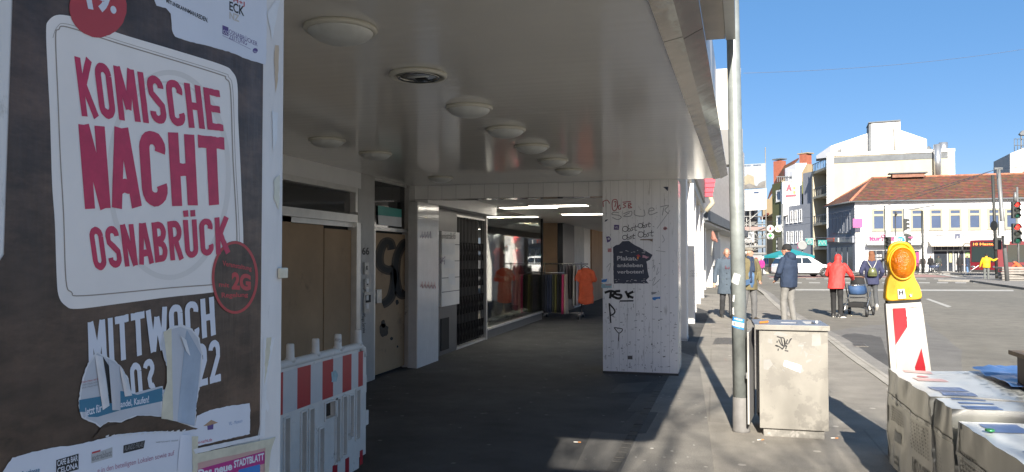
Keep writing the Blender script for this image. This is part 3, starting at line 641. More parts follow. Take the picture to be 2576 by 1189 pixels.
for dx, dy, s_ in ((0, 0, 1), (148, -28, .85), (0, 84, .85), (148, 52, 1.05)):
    strokes('graffiti', m_tag, [c5([(262+(x-262)*s_+dx, 370+(y-370)*s_+dy) for x, y in l]) for l in obst], 1.5, fP(.0027), P1, 3)
strokes('graffiti', m_tagr, [c5(l) for l in (([(190, 112), (165, 130), (165, 200), (185, 222), (212, 190), (210, 125), (190, 112)]), [(178, 140), (200, 135), (188, 185)], [(240, 165), (222, 180), (225, 205), (243, 205), (243, 190)], [(295, 150), (270, 160), (292, 178), (268, 195)], [(318, 195), (320, 150), (345, 158), (325, 172), (350, 190), (318, 195)], [(75, 135), (115, 120), (140, 152)], [(75, 135), (80, 185)], [(262, 140), (340, 133)])], 2.2, fP(.0029), P1)
strokes('graffiti', m_tagg, [c5(l) for l in ([(545, 700), (560, 690), (552, 760)], [(545, 770), (570, 740), (560, 800)], [(600, 760), (585, 830), (610, 800)], [(540, 890), (575, 850), (550, 930), (590, 900)], [(580, 600), (670, 612)], [(560, 930), (620, 870)], [(640, 450), (660, 500), (640, 520)], [(110, 760), (150, 720), (130, 800)], [(715, 215), (590, 390)])], 1.0, fP(.003), P1)
# notice: Plakate ankleben verboten!
m_slate = M('slate blue notice', (.045, .055, .085), .55, var=.12, vs=20)
NO = thing('notice_poster', 'torn slate blue notice reading Plakate ankleben verboten pasted on the tagged pillar', 'notice', AY(1590, 712, PF-.003))
mb = MB(); mb.shape(jag(c5([(172, 568), (200, 548), (228, 545), (262, 512), (322, 508), (352, 532), (400, 558), (548, 640), (520, 690), (490, 705), (500, 790), (515, 850), (485, 880), (508, 912), (178, 914)]), .5, 6, 3), fP(.0036)); mb.build('sheet', m_slate, NO)
m_offw = M('off white print', (.55, .55, .56), .6, var=.06)
for txt, q in (('Plakate', [(210, 652), (412, 654), (412, 694), (210, 694)]), ('ankleben', [(210, 722), (455, 722), (455, 757), (210, 757)]), ('verboten!', [(210, 786), (463, 784), (463, 817), (210, 819)])):
    mb = MB(); mb.text(txt, quad(*c5(q), fP(.0045)), .022); mb.build('lettering', m_offw, NO)
mb = MB()
for k in range(26): x = rr.uniform(185, 480); y = rr.choice((595, 605, 880, 895))+rr.uniform(-14, 14); mb.shape(jag(c5([(x, y), (x+rr.uniform(5, 26), y), (x+rr.uniform(4, 20), y+rr.uniform(2, 9)), (x, y+5)]), .3, 3, k), fP(.0046+.00001*k))
mb.build('torn_specks', m_offw, NO)['kind'] = 'stuff'
def sticker(lab, px, mat, off=.0038, fn=None, extra=(), jg=.3, seed=1):
    f = fn or fP
    mb = MB(); mb.shape(jag(px, jg, 5, seed), f(off)); o = mb.build('sticker', mat)
    tag(o, lab, 'sticker')
    for kind, a, mm in extra:
        mb = MB()
        if kind == 't': mb.text(a[0], quad(*a[1], f(off+.0008)), .02); mb.build('lettering', mm, o)
        else: mb.shape(a, f(off+.0006)); mb.build('print', mm, o)
    return o
m_vio = M('violet sticker', (.10, .06, .22), .5, var=.05); m_blu = M('blue sticker', (.03, .20, .55), .5, var=.1); m_redst = M('red sticker', (.5, .05, .07), .5, var=.1); m_navyst = M('navy sticker', (.03, .04, .09), .5); m_cyan = M('pale cyan sticker', (.30, .45, .50), .5, var=.2, vs=30); m_orange = M('orange print', (.7, .25, .04), .5)
sticker('violet VFL sticker beside the Obst tags on the pillar', c5([(182, 355), (229, 357), (228, 403), (178, 402)]), m_vio, extra=[('t', ('VFL', c5([(185, 368), (225, 370), (224, 392), (183, 390)])), m_offw)])
sticker('torn violet sticker left of the Plakate notice', c5([(106, 468), (135, 465), (154, 490), (142, 512), (115, 525)]), m_vio, extra=[('p', c5(circle(130, 488, 12, 12, 12)), m_offw)])
sticker('small red and white square sticker low left of the Plakate notice', c5([(122, 580), (156, 580), (156, 613), (122, 613)]), m_redst, extra=[('t', ('FCK', c5([(125, 584), (153, 584), (153, 595), (125, 595)])), m_offw), ('t', ('NZS', c5([(125, 598), (153, 598), (153, 609), (125, 609)])), m_offw)])
sticker('round red and white sticker near the right edge of the pillar', c5(circle(667, 389, 16, 16, 18)), m_redst, jg=0, extra=[('p', c5(circle(667, 389, 11, 11, 16)), m_offw), ('p', c5([(658, 385), (676, 380), (674, 394), (660, 398)]), m_redst)])
sticker('blue scribbled sticker on the left pillar edge above the RSK tag', c5([(62, 866), (130, 864), (130, 908), (62, 910)]), m_paper, extra=[('p', jag(c5([(64, 880), (115, 868), (112, 895), (64, 902)]), .6, 3, 4), m_blu)])
sticker('pale cyan and pink sticker under the blue scribbled one', c5([(62, 918), (158, 916), (158, 955), (62, 957)]), m_cyan, extra=[('p', c5([(100, 922), (155, 920), (155, 932), (100, 932)]), M('pale pink print', (.5, .3, .3), .5))])
sticker('blue paint splash sticker at lower right of the pillar notice', c5([(546, 1045), (622, 1040), (618, 1060), (580, 1062), (575, 1072), (546, 1070)]), m_blu, jg=.8)
sticker('black and white torn sticker above the blue splash', c5([(532, 992), (630, 992), (630, 1022), (532, 1024)]), m_paper, extra=[('p', c5([(535, 995), (590, 995), (575, 1010), (540, 1020)]), m_tagg)])
sticker('round sticker with a flame stuck over the last letter of the notice', c5(circle(410, 664, 27, 27, 18)), m_navyst, .0056, jg=0, extra=[('p', c5([(390, 650), (412, 636), (432, 652), (430, 662)]), m_redst), ('p', c5([(408, 650), (418, 668), (412, 684), (402, 682), (398, 668)]), m_orange)])
sticker('brown paper strip over the top right of the notice', c5([(430, 492), (550, 490), (548, 516), (520, 503), (432, 502)]), M('brown paper', (.25, .18, .13), .7))
sticker('pink torn remains stuck on the notice', c5([(455, 640), (490, 655), (515, 660), (490, 680), (470, 668), (450, 672)]), M('pink remains', (.55, .3, .36), .7), .0056, jg=.8)
sticker('dark triangular scrap at the top right of the pillar', [(1668, 470), (1681, 470), (1680, 481)], m_navyst)
sticker('small square grey plate low on the pillar', [(1579, 895), (1591, 895), (1591, 904), (1579, 904)], M('brown grey plate', (.11, .10, .095), .6))
sticker('black scrap high on the left of the pillar under the red tag', c5([(92, 325), (98, 308), (124, 302), (108, 320)]), m_navyst)
# slim columns of the next building
m_col = M('white column paint', (.66, .64, .60), .5, var=.05)
for k, (py_, px_, x1_) in enumerate(((14.2, 0, -.47), (18.0, 0, -.43), (21.8, 0, -.47), (25.6, 0, -.42), (29.4, 0, -.36))):
    c = thing('slim_column', ['plain white column right behind the tagged pillar', 'white column with faint writing second behind the tagged pillar', 'white column third behind the tagged pillar half in sun', 'sunlit white column fourth behind the tagged pillar', 'farthest sunlit white column next to the man in the grey coat'][k], 'column', (x1_-.28, py_+.35, 0), 0, 'columns along the arcade')
    mb = MB(); mb.box(x1_-.56, x1_, py_, py_+.7, .04, 3.199 if k > 0 else 3.199); mb.build('shaft', m_col, c, bevel=.02)
    mb = MB(); mb.box(x1_-.57, x1_+.008, py_-.008, py_+.708, 0, .039); mb.build('foot', m_grey, c)
    if k == 1:
        mb = MB()
        for j in range(3): mb.text('x 702 1062', quad((1735, 680+j*6), (1757, 680+j*6), (1757, 684+j*6), (1735, 684+j*6), lambda x, y: AY(x, y, py_-.002)), 0)
        mb.build('graffiti', m_tagg, c)

# ================================================================ CEILING LAMPS
m_lampg = M('dusty opal lamp glass', (.62, .63, .60), .35, var=.1, vs=8); m_lampr = M('cream lamp ring', (.58, .56, .48), .4, var=.08); m_refl = M('lamp reflector', (.45, .45, .42), .15, .9, var=.25, vs=15)
where = ['nearest dome lamp of the front row, largest and closest to the camera', '', 'dome lamp right behind the open lamp', 'fourth dome lamp of the front row counted from the camera', 'fifth dome lamp of the front row counted from the camera', 'sixth dome lamp of the front row counted from the camera', 'last dome lamp of the front row just before the beam']
spots = [(857, 75), (1052, 192), (1180, 275), (1272, 330), (1338, 373), (1391, 408), (1431, 433)]
def lamp(p, lab, open_=False, grp='dome lamps on the soffit'):
    L = thing('dome_lamp', lab, 'ceiling lamp', p, 0, grp); L.rotation_euler = (0, 0, 0)
    o = Vector(p)
    mb = MB(); mb.lathe(o, [(.155, 0), (.158, -.012), (.15, -.022), (.135, -.022), (.13, -.004)], 40); mb.build('ring', m_lampr, L)
    if open_:
        mb = MB(); mb.lathe(o, [(.128, -.006), (.11, .02), (.07, .036), (.01, .04)], 32, caps=False); mb.build('reflector', m_refl, L)
        mb = MB(); mb.lathe(o, [(.12, -.016), (.112, -.026), (.10, -.018), (.095, -.006)], 32); mb.build('inner_ring', m_refl, L)
        mb = MB(); mb.tube([o+Vector((-.06, 0, -.008)), o+Vector((.06, 0, -.008))], .012); mb.build('bulb', m_lampg, L)
        mb = MB(); mb.box(o.x-.03, o.x+.03, o.y+.03, o.y+.07, o.z-.02, o.z+.0); mb.build('lamp_holder', m_dark, L)
    else:
        mb = MB(); mb.lathe(o, [(.142*math.cos(a), -.012-.060*math.sin(a)) for a in [i*math.pi/2/10 for i in range(10)]]+[(.004, -.072)], 40); mb.build('dome', m_lampg, L)
    return L
for i, (x, y) in enumerate(spots):
    p = PL(x, y-6, (0, 0, 2.4995), (0, 0, 1)); lamp(p, where[i] or 'open ceiling lamp with its dome missing and reflector showing', i == 1)
for (x, y), lab in (((823, 351), 'nearest dome lamp of the back row above the boarded double door'), ((945, 385), 'dome lamp of the back row above the side door 66'), ((1108, 446), 'dome lamp of the back row in front of the ribbed panel')):
    lamp(PL(x, y, (0, 0, 2.4995), (0, 0, 1)), lab)

# ================================================================ NEAR PILLAR AND ITS POSTERS
FO = Vector((-.87, 1.433, 0)); FN = ND.copy()
fQ = lambda off=0.: (lambda x, y: PL(x, y, FO+FN*(off*.38+.0006), FN))
m_nearp = M('chalky white pillar paint', (.72, .695, .67), .5, var=.06, vs=5, dirt=(.40, .38, .33), ds=6, dth=.62, stretch=(3, 3, 1))
NP = thing('poster_pillar', 'white pillar close to the camera pasted over with posters and tape', 'pillar', FO-FN*.45-TD*.45)
q0 = FO-TD*.95
mb = MB(); mb.slab(q0-FN*.95, FN*.95, TD*.95, Vector((0, 0, 2.498))); mb.build('shaft', m_nearp, NP, bevel=.006)
# corner profile
mb = MB(); a = FO+FN*.0003-TD*.075; mb.slab(a, FN*.0012, TD*.055, Vector((0, 0, 2.4))); mb.build('corner_profile', m_nearp, NP)
cr = lambda pts: [(x/1.2586/1.59, y/1.2586/1.59) for x, y in pts]
c2 = lambda pts: [(x/1.2586/1.59, (945+y/1.2586)/1.59) for x, y in pts]
c7 = lambda pts: [(x/2.2017/1.59, (1350+y/2.2017)/1.59) for x, y in pts]
m_tape = M('yellowed clear tape', (.62, .58, .45), .2, var=.12, vs=30, spec=.7); m_tapew = M('white peeling paint', (.72, .72, .72), .3, var=.08, vs=20); m_bare = M('bare filler patch', (.58, .46, .33), .8, var=.15)
for i, (pts, mm) in enumerate(((c7([(2318, 0), (2420, 0), (2380, 200), (2350, 430), (2330, 870), (2290, 870), (2315, 300)]), m_tapew), (c7([(2350, 0), (2390, 0), (2370, 180), (2330, 420), (2335, 140)]), m_tape), (cr([(1385, 225), (1405, 230), (1400, 400), (1388, 470), (1380, 300)]), m_bare), (c7([(2325, 540), (2350, 545), (2375, 620), (2360, 660), (2335, 620)]), m_tapew), (c7([(2330, 920), (2425, 870), (2400, 960), (2320, 1189), (2345, 1189)]), m_tape), (cr([(1345, 60), (1390, 0), (1410, 0), (1370, 200)]), m_tapew), (cr([(1380, 900), (1410, 880), (1405, 1060), (1380, 1000)]), m_tape), (cr([(1370, 560), (1400, 570), (1395, 700), (1375, 760)]), m_tapew))):
    mb = MB(); mb.shape(jag(pts, .8, 8, i), fQ(.0048+.0002*i)); mb.build('peeling_tape', mm, NP)
mb = MB(); p0 = fQ(.006)(712, 700); mb.slab(p0-TD*.02, FN*.006, TD*.03, Vector((0, 0, .022))); mb.build('tape_stub', m_tape, NP, bevel=.004)
# --- main poster
m_pdark = M('dark brown poster print', (.066, .042, .030), .36, var=.5, vs=9, dirt=(.20, .12, .08), ds=3.4, dth=.47, dw=.32, stretch=(1, 1, 2.6), bump=.25, bs=16, bstretch=(1, 1, .2), spec=.45)
m_card = M('light grey print card', (.82, .765, .715), .4, var=.05, vs=5, dirt=(.73, .68, .635), ds=2, dth=.57, dw=.1)
m_pred = M('crimson print', (.52, .028, .085), .4, var=.14, vs=40)
m_pred2 = M('orange red print', (.45, .045, .05), .4, var=.1, vs=6); m_tanl = M('tan border line', (.33, .27, .22), .5, var=.1); m_pw = M('pale blue white print', (.66, .68, .74), .4, var=.05); m_stain = M('grey ring stain', (.72, .67, .62), .5, var=.03)
POS = thing('event_poster', 'dark torn poster reading Komische Nacht Osnabrück in red on a grey card', 'poster', fQ(.001)(340, 1189))
mb = MB(); mb.shape([(37, -150), (672, -60), (671, 160), (669, 600), (664, 1010), (648, 1100), (300, 1215), (-30, 1290), (-30, 700), (10, 640)], fQ(.0012)); mb.build('sheet', m_pdark, POS)
card = smoothline([(116, 80), (122, 52), (150, 37), (210, 50), (300, 84), (430, 123), (555, 162), (584, 180), (597, 212), (599, 300), (604, 400), (609, 520), (612, 600), (610, 690), (588, 724), (530, 736), (420, 748), (300, 764), (195, 777), (165, 769), (147, 742), (142, 680), (138, 560), (131, 460), (126, 300), (120, 180)], 5, True)
mb = MB(); mb.shape(card, fQ(.002)); mb.build('card', m_card, POS)
mb = MB(); mb.ribbon(smoothline([(140, 95), (148, 74), (170, 68), (300, 110), (540, 183), (568, 198), (580, 230), (586, 400), (596, 590), (590, 690), (566, 712), (430, 724), (210, 744), (180, 735), (166, 705), (160, 540), (152, 400), (146, 250)], 5, True), 3.0, fQ(.0026), True); mb.build('border_line', m_tanl, POS)
mb = MB(); mb.ribbon(smoothline([(133, 95), (144, 68), (172, 61), (300, 103), (545, 178), (575, 194), (586, 230), (592, 400), (602, 590), (598, 695), (572, 718)], 5), 1.2, fQ(.0026)); mb.build('border_line', m_tanl, POS)
mb = MB(); mb.ribbon(circle(425, 440, 150, 258, 60), 13, fQ(.0023), True); mb.build('ring_stain', m_stain, POS)
mb = MB(); mb.ribbon(circle(425, 440, 150, 235, 60)[30:58], 5, fQ(.0024)); mb.build('ring_stain', m_stain, POS)
def ptext(txt, TL, TR, BR, BL, mat, off=.0032, bold=.04, parent=POS, rough_=0, sx=1, nm='lettering'):
    f = quad(TL, TR, BR, BL, fQ(off)); f2 = f
    if rough_: f2 = lambda u, v: f(u+.0025*rough_*mnoise.noise((u*60, v*14, 3)), v+.03*rough_*mnoise.noise((u*50, v*5, 9)))
    mb = MB(); mb.text(txt, f2, bold); return mb.build(nm, mat, parent)
def pblock(txt, TL, TR, BR, BL, mat, t=.165, gap=.075): return block_text(txt, lambda off: quad(TL, TR, BR, BL, fQ(off)), 'lettering', mat, POS, t, gap)
pblock('KOMISCHE', (187, 141), (552, 228), (563, 330), (206, 292), m_pred)
pblock('NACHT', (197, 312), (564, 346), (571, 514), (214, 526), m_pred, .18, .06)
pblock('OSNABRÜCK', (222, 572), (574, 545), (577, 636), (238, 682), m_pred)
pblock('MITTWOCH', (219, 812), (538, 746), (543, 842), (224, 930), m_pw)
pblock('09.03.2022', (226, 945), (552, 851), (556, 958), (236, 1048), m_pw)
mb = MB(); mb.shape(circle(247, 18, 72, 76, 60, .012, 3), fQ(.0034)); bd = mb.build('red_badge', m_pred2, POS)
mb = MB(); mb.text('19.', quad((206, -52), (292, -34), (293, 35), (222, 22), fQ(.0042)), .05); mb.build('lettering', m_pw, bd)
mb = MB(); mb.shape(circle(591, 698, 58, 92, 48), fQ(.0035)); rg = mb.build('rule_badge', m_pdark, POS)
mb = MB(); mb.ribbon(circle(591, 698, 55, 88, 48), 6.5, fQ(.0042), True); mb.build('ring', m_pred2, rg)
ptext('Veranstaltung', (560, 655), (633, 670), (633, 681), (560, 668), m_pred2, .0042, .02, rg); ptext('mit', (551, 709), (577, 713), (577, 723), (551, 721), m_pred2, .0042, .02, rg)
ptext('2G', (583, 684), (631, 691), (631, 731), (583, 728), m_pred2, .0042, .05, rg); ptext('Regelung', (557, 736), (624, 736), (624, 746), (558, 749), m_pred2, .0042, .02, rg)
# holes torn in the poster showing older layers
m_under = M('older pale paper', (.50, .52, .56), .4, var=.08, vs=6, bump=.2, bs=10); m_under2 = M('bluish wet paper', (.33, .40, .49), .25, var=.2, vs=6, bump=.4, bs=8, bstretch=(1, 1, .3)); m_bband = M('petrol blue band', (.03, .17, .28), .4, var=.08); m_torn = M('torn white paper edge', (.66, .66, .67), .7, var=.1, vs=30)
h1 = [(765, 245), (850, 120), (900, 150), (1010, 200), (1070, 260), (1130, 360), (1160, 500), (1100, 525), (1220, 480), (1435, 425), (1435, 700), (1330, 690), (1210, 690), (1070, 745), (950, 745), (880, 795), (840, 760), (720, 710), (690, 600), (705, 470), (730, 350)]
h2 = [(1415, 40), (1440, -40), (1500, -90), (1590, -115), (1690, -80), (1750, -10), (1785, 120), (1780, 270), (1760, 430), (1730, 600), (1720, 800), (1560, 760), (1440, 730), (1430, 500), (1480, 420), (1490, 300), (1440, 180)]
mb = MB(); mb.shape(jag(c7(h1), 1.0, 6, 2), fQ(.0044)); t1 = mb.build('torn_hole', m_torn, POS)
ins = lambda P, k: [(x+(sum(p[0] for p in P)/len(P)-x)*k, y+(sum(p[1] for p in P)/len(P)-y)*k) for x, y in P]
mb = MB(); mb.shape(ins(c7(h1), .045), fQ(.0046)); mb.build('older_paper', m_under, t1)
mb = MB(); mb.shape(c7([(697, 550), (900, 515), (1070, 470), (1210, 505), (1430, 440), (1432, 560), (1060, 640), (860, 700), (780, 700), (760, 655), (700, 655)]), fQ(.0049)); mb.build('blue_band', m_bband, t1)
ptext('Jetzt für', c7([(745, 622)])[0], c7([(898, 582)])[0], c7([(898, 652)])[0], c7([(750, 690)])[0], m_pw, .0054, .02, t1); ptext('andel, Kaufen!', c7([(1062, 560)])[0], c7([(1312, 512)])[0], c7([(1312, 572)])[0], c7([(1062, 616)])[0], m_pw, .0054, .02, t1)
for k in range(3): ptext('Dein Haus wird', c7([(722, 385+k*25)])[0], c7([(862, 355+k*25)])[0], c7([(862, 372+k*25)])[0], c7([(722, 402+k*25)])[0], m_pred2 if k == 0 else m_tagg, .0052, .0, t1)
mb = MB(); mb.shape(c7([(905, 165), (960, 250), (975, 370), (1000, 400), (995, 575), (965, 580), (940, 380)]), fQ(.0052)); mb.build('dark_strip', m_black, t1)
# curled strips: real flaps standing off the sheet
def flap(name, mat, A, B_, lift, parent, n=10):
    mb = MB(); L_ = []; R_ = []
    for i in range(n+1):
        t = i/n; off = .0055+lift*math.sin(math.pi*t)**.8
        a = (A[0][0]*(1-t)+A[1][0]*t, A[0][1]*(1-t)+A[1][1]*t); c = (B_[0][0]*(1-t)+B_[1][0]*t, B_[0][1]*(1-t)+B_[1][1]*t)
        L_.append(mb.v(fQ(off)(*a))); R_.append((mb.v(fQ(off+.004+lift*.9)(*((a[0]+c[0])/2, (a[1]+c[1])/2))), mb.v(fQ(.006)(*c))))
    for i in range(n): mb.face([L_[i], L_[i+1], R_[i+1][0], R_[i][0]], True); mb.face([R_[i][0], R_[i+1][0], R_[i+1][1], R_[i][1]], True)
    return mb.build(name, mat, parent, recalc=False)
flap('curled_strip', m_torn, c7([(835, 150), (905, 640)]), c7([(905, 170), (965, 600)]), .003, t1)
flap('curled_strip', m_under, c7([(955, 190), (990, 640)]), c7([(1055, 270), (1062, 640)]), .0035, t1)
flap('curled_strip', m_torn, c7([(1050, 240), (1100, 520)]), c7([(1085, 280), (1165, 510)]), .003, t1)
mb = MB(); mb.shape(jag(c7(h2), 1.2, 6, 5), fQ(.0056)); t2 = mb.build('torn_hole', m_torn, POS)
mb = MB(); mb.shape(ins(c7(h2), .05), fQ(.0059)); mb.build('older_paper', m_under, t2)
mb = MB(); mb.shape(c7([(1440, -50), (1510, -80), (1525, 740), (1420, 715), (1440, 500), (1470, 400), (1470, 200)]), fQ(.0062)); mb.build('tape_strip', m_tape, t2)
flap('wet_fold', m_under2, c7([(1640, -80), (1560, 740)]), c7([(1772, 150), (1712, 780)]), .0018, t2)
mb = MB(); mb.shape(c7([(1590, -20), (1640, 20), (1680, 170), (1640, 120)]), fQ(.0108)); mb.build('scrap', m_torn, t2)
# lower torn sheet with sponsor marks
low = c7([(-60, 1260), (20, 1189), (110, 1060), (260, 1015), (480, 965), (650, 950), (910, 890), (1050, 850), (1300, 830), (1500, 815), (1720, 805), (1700, 870), (1725, 1189), (1700, 1400), (-60, 1500)])
mb = MB(); mb.shape(jag(low, .9, 7, 8), fQ(.0050)); LS = mb.build('torn_sponsor_sheet', m_pw, POS)
mb = MB(); mb.shape(jag(c7([(820, 890), (900, 790), (1080, 750), (1230, 690), (1360, 700), (1560, 740), (1745, 805), (1600, 830), (1300, 822), (1040, 850)]), .8, 6, 4), fQ(.0066)); mb.build('torn_flap', m_pdark, POS)
mb = MB()
for k in range(14):
    x = 930+k*52; mb.shape(jag(c7([(x, 868-k*3.8), (x+30, 856-k*3.8), (x+26, 873-k*3.8), (x, 880-k*3.8)]), .6, 2.5, k), fQ(.0070))
mb.build('letter_fragments', m_torn, POS)
mb = MB(); mb.shape(c7([(495, 1080), (692, 1022), (692, 1160), (495, 1215)]), fQ(.0058)); lg = mb.build('sponsor_mark', m_black, LS)
ptext('CAFE & BAR', c7([(505, 1085)])[0], c7([(685, 1035)])[0], c7([(685, 1085)])[0], c7([(505, 1135)])[0], m_pw, .0063, .02, lg); ptext('CELONA', c7([(505, 1150)])[0], c7([(685, 1100)])[0], c7([(685, 1150)])[0], c7([(505, 1200)])[0], m_pw, .0063, .02, lg)
mb = MB(); mb.shape(c7([(805, 1030), (990, 965), (990, 1055), (805, 1108)]), fQ(.0058)); lg = mb.build('sponsor_mark', M('pale grey print', (.42, .42, .42), .5), LS)
ptext('extrablatt', c7([(808, 1035)])[0], c7([(985, 985)])[0], c7([(985, 1040)])[0], c7([(808, 1090)])[0], m_tagg, .0063, .03, lg); mb = MB(); mb.shape(c7([(810, 1010), (885, 988), (885, 1003), (810, 1026)]), fQ(.0063)); mb.build('red_mark', m_pred2, lg)
mb = MB(); mb.shape(c7([(1088, 950), (1278, 905), (1265, 975), (1085, 1020)]), fQ(.0058)); lg = mb.build('sponsor_mark', m_black, LS)
ptext('ALANDO PALAIS', c7([(1098, 955)])[0], c7([(1268, 915)])[0], c7([(1260, 960)])[0], c7([(1095, 1000)])[0], m_tagg, .0063, .0, lg)
ptext('WIRTSCHAFT HEGER', c7([(1372, 918)])[0], c7([(1570, 900)])[0], c7([(1570, 912)])[0], c7([(1372, 930)])[0], m_tagg, .0058, .0, LS)
ptext('e in den beteiligten Lokalen sowie auf', c7([(860, 1150)])[0], c7([(1535, 992)])[0], c7([(1535, 1035)])[0], c7([(860, 1195)])[0], M('mauve print', (.40, .17, .26), .5), .0058, .0, LS)
ptext('Sparkasse', c7([(190, 1180)])[0], c7([(350, 1140)])[0], c7([(350, 1180)])[0], c7([(190, 1225)])[0], m_bband, .0058, .02, LS)
flap('crease', m_pw, c7([(1590, 860), (1560, 1189)]), c7([(1700, 850), (1700, 1189)]), .003, POS)
pz = c7([(1735, 690), (1850, 640), (2000, 605), (2195, 580), (2205, 640), (2200, 850), (1720, 960), (1700, 860)])
mb = MB(); mb.shape(jag(pz, .8, 6, 9), fQ(.0058)); WP = mb.build('torn_white_panel', m_pw, POS)
mb = MB(); mb.shape(c7([(1790, 780), (1860, 725), (1920, 750), (1850, 775)]), fQ(.0064)); mb.build('brown_print', m_board2, WP); mb = MB(); mb.shape(c7([(1825, 775), (1880, 762), (1878, 808), (1828, 815)]), fQ(.0064)); mb.build('violet_print', m_vio, WP)
ptext('VfL - Museum', c7([(2015, 745)])[0], c7([(2135, 715)])[0], c7([(2135, 745)])[0], c7([(2015, 775)])[0], M('soft blue print', (.25, .36, .55), .5), .0064, .0, WP); ptext('komische-nacht.de', c7([(1650, 930)])[0], c7([(1868, 882)])[0], c7([(1868, 912)])[0], c7([(1650, 955)])[0], m_pred, .0064, .0, WP)
# --- upper right older poster
ZP = thing('newspaper_poster', 'white torn poster of a local newspaper at the top of the near pillar', 'poster', fQ(.003)(550, 150))
mb = MB(); mb.shape(jag(cr([(760, -120), (775, 0), (790, 30), (835, 40), (860, 70), (865, 150), (880, 185), (960, 210), (1060, 235), (1150, 260), (1250, 300), (1340, 325), (1345, -100)]), .8, 7, 2), fQ(.0036)); mb.build('sheet', m_pw, ZP)
ptext('MITUNSKANNMAN.REDEN.', cr([(835, -8)])[0], cr([(1048, 92)])[0], cr([(1046, 114)])[0], cr([(838, 12)])[0], m_black, .0042, .03, ZP)
ptext('OSNABRÜCKER', cr([(1153, 146)])[0], cr([(1296, 212)])[0], cr([(1296, 234)])[0], cr([(1153, 166)])[0], m_vio, .0042, .0, ZP); ptext('ZEITUNG', cr([(1153, 172)])[0], cr([(1243, 206)])[0], cr([(1243, 228)])[0], cr([(1153, 194)])[0], m_vio, .0042, .0, ZP)
mb = MB(); mb.shape(cr([(1120, 126), (1150, 138), (1150, 182), (1120, 170)]), fQ(.0042)); oz = mb.build('square_mark', m_vio, ZP); ptext('OZ', cr([(1123, 148)])[0], cr([(1148, 158)])[0], cr([(1148, 176)])[0], cr([(1123, 166)])[0], m_pw, .0047, .0, oz)
mb = MB(); mb.ribbon(cr([(1120, 178), (1262, 248)]), .8, fQ(.0042)); mb.shape(cr(circle(1285, 255, 13, 13, 16)), fQ(.0042)); mb.build('rule', m_vio, ZP); ptext('noz', cr([(1277, 250)])[0], cr([(1297, 256)])[0], cr([(1297, 268)])[0], cr([(1277, 262)])[0], m_pw, .0048, .0, ZP)
ptext('ECK', cr([(1155, 5)])[0], cr([(1230, 34)])[0], cr([(1230, 82)])[0], cr([(1155, 50)])[0], m_black, .0042, .02, ZP); ptext('NZ', cr([(1155, 58)])[0], cr([(1205, 76)])[0], cr([(1205, 112)])[0], cr([(1155, 94)])[0], M('beige print', (.52, .48, .43), .5), .0042, .03, ZP); ptext('H+J', cr([(1175, -15)])[0], cr([(1232, 10)])[0], cr([(1232, 30)])[0], cr([(1175, 8)])[0], m_pred2, .0044, .02, ZP)
# --- magenta city magazine poster
m_mag = M('magenta print', (.42, .02, .20), .4, var=.08); m_pinkp = M('salmon print', (.55, .33, .30), .4, var=.1)
SP = thing('magazine_poster', 'magenta poster reading neue Stadtblatt taped at the foot of the near pillar', 'poster', fQ(.006)(600, 1189))
mb = MB(); mb.shape(c7([(1730, 1080), (2340, 945), (2340, 1500), (1730, 1500)]), fQ(.0070)); mb.build('sheet', m_pinkp, SP)
mb = MB(); mb.shape(c7([(1732, 1165), (2330, 1000), (2330, 1110), (1732, 1290)]), fQ(.0075)); mb.build('magenta_band', m_mag, SP)
ptext('Das neue', c7([(1745, 1165)])[0], c7([(2045, 1095)])[0], c7([(2045, 1165)])[0], c7([(1745, 1245)])[0], m_pw, .0080, .04, SP); ptext('STADTBLATT', c7([(2060, 1085)])[0], c7([(2325, 1015)])[0], c7([(2325, 1078)])[0], c7([(2060, 1150)])[0], m_pw, .0080, .04, SP)
mb = MB(); mb.shape(c7([(2100, 1165), (2290, 1115), (2290, 1400), (2100, 1400)]), fQ(.0079)); mb.build('picture_block', m_blu, SP)
for i, pts in enumerate((c7([(1700, 1030), (2430, 880), (2390, 960), (1720, 1110)]), c7([(1690, 870), (1745, 870), (1735, 1400), (1700, 1400)]), c7([(2340, 930), (2390, 920), (2345, 1400), (2320, 1400)]), c7([(1700, 985), (2290, 860), (2330, 880), (1720, 1025)]))):
    mb = MB(); mb.shape(jag(pts, .6, 9, i+20), fQ(.0083+.0004*i)); o = mb.build('tape_strip', m_tape if i < 3 else m_torn, SP)

# ================================================================ BARRIER
m_plast = M('grimy white plastic', (.66, .64, .60), .5, var=.1, vs=6, dirt=(.30, .27, .24), ds=6, dth=.6); m_rstripe = M('red reflective stripe', (.40, .015, .03), .35, var=.08); m_wstripe = M('white reflective stripe', (.55, .56, .57), .35, var=.06)
BX = -2.31; byR = AX(920, 900, BX).y; LB = 2.0; y0 = byR-LB
BR = thing('traffic_barrier', 'red and white striped plastic barrier standing behind the poster pillar', 'barrier', (BX, byR-1, 0))
mb = MB()
by = lambda t: y0+t
T_ = .035
def rpan(mb, a, b_, c, d): mb.box(BX-T_/2, BX+T_/2, a, b_, c, d)
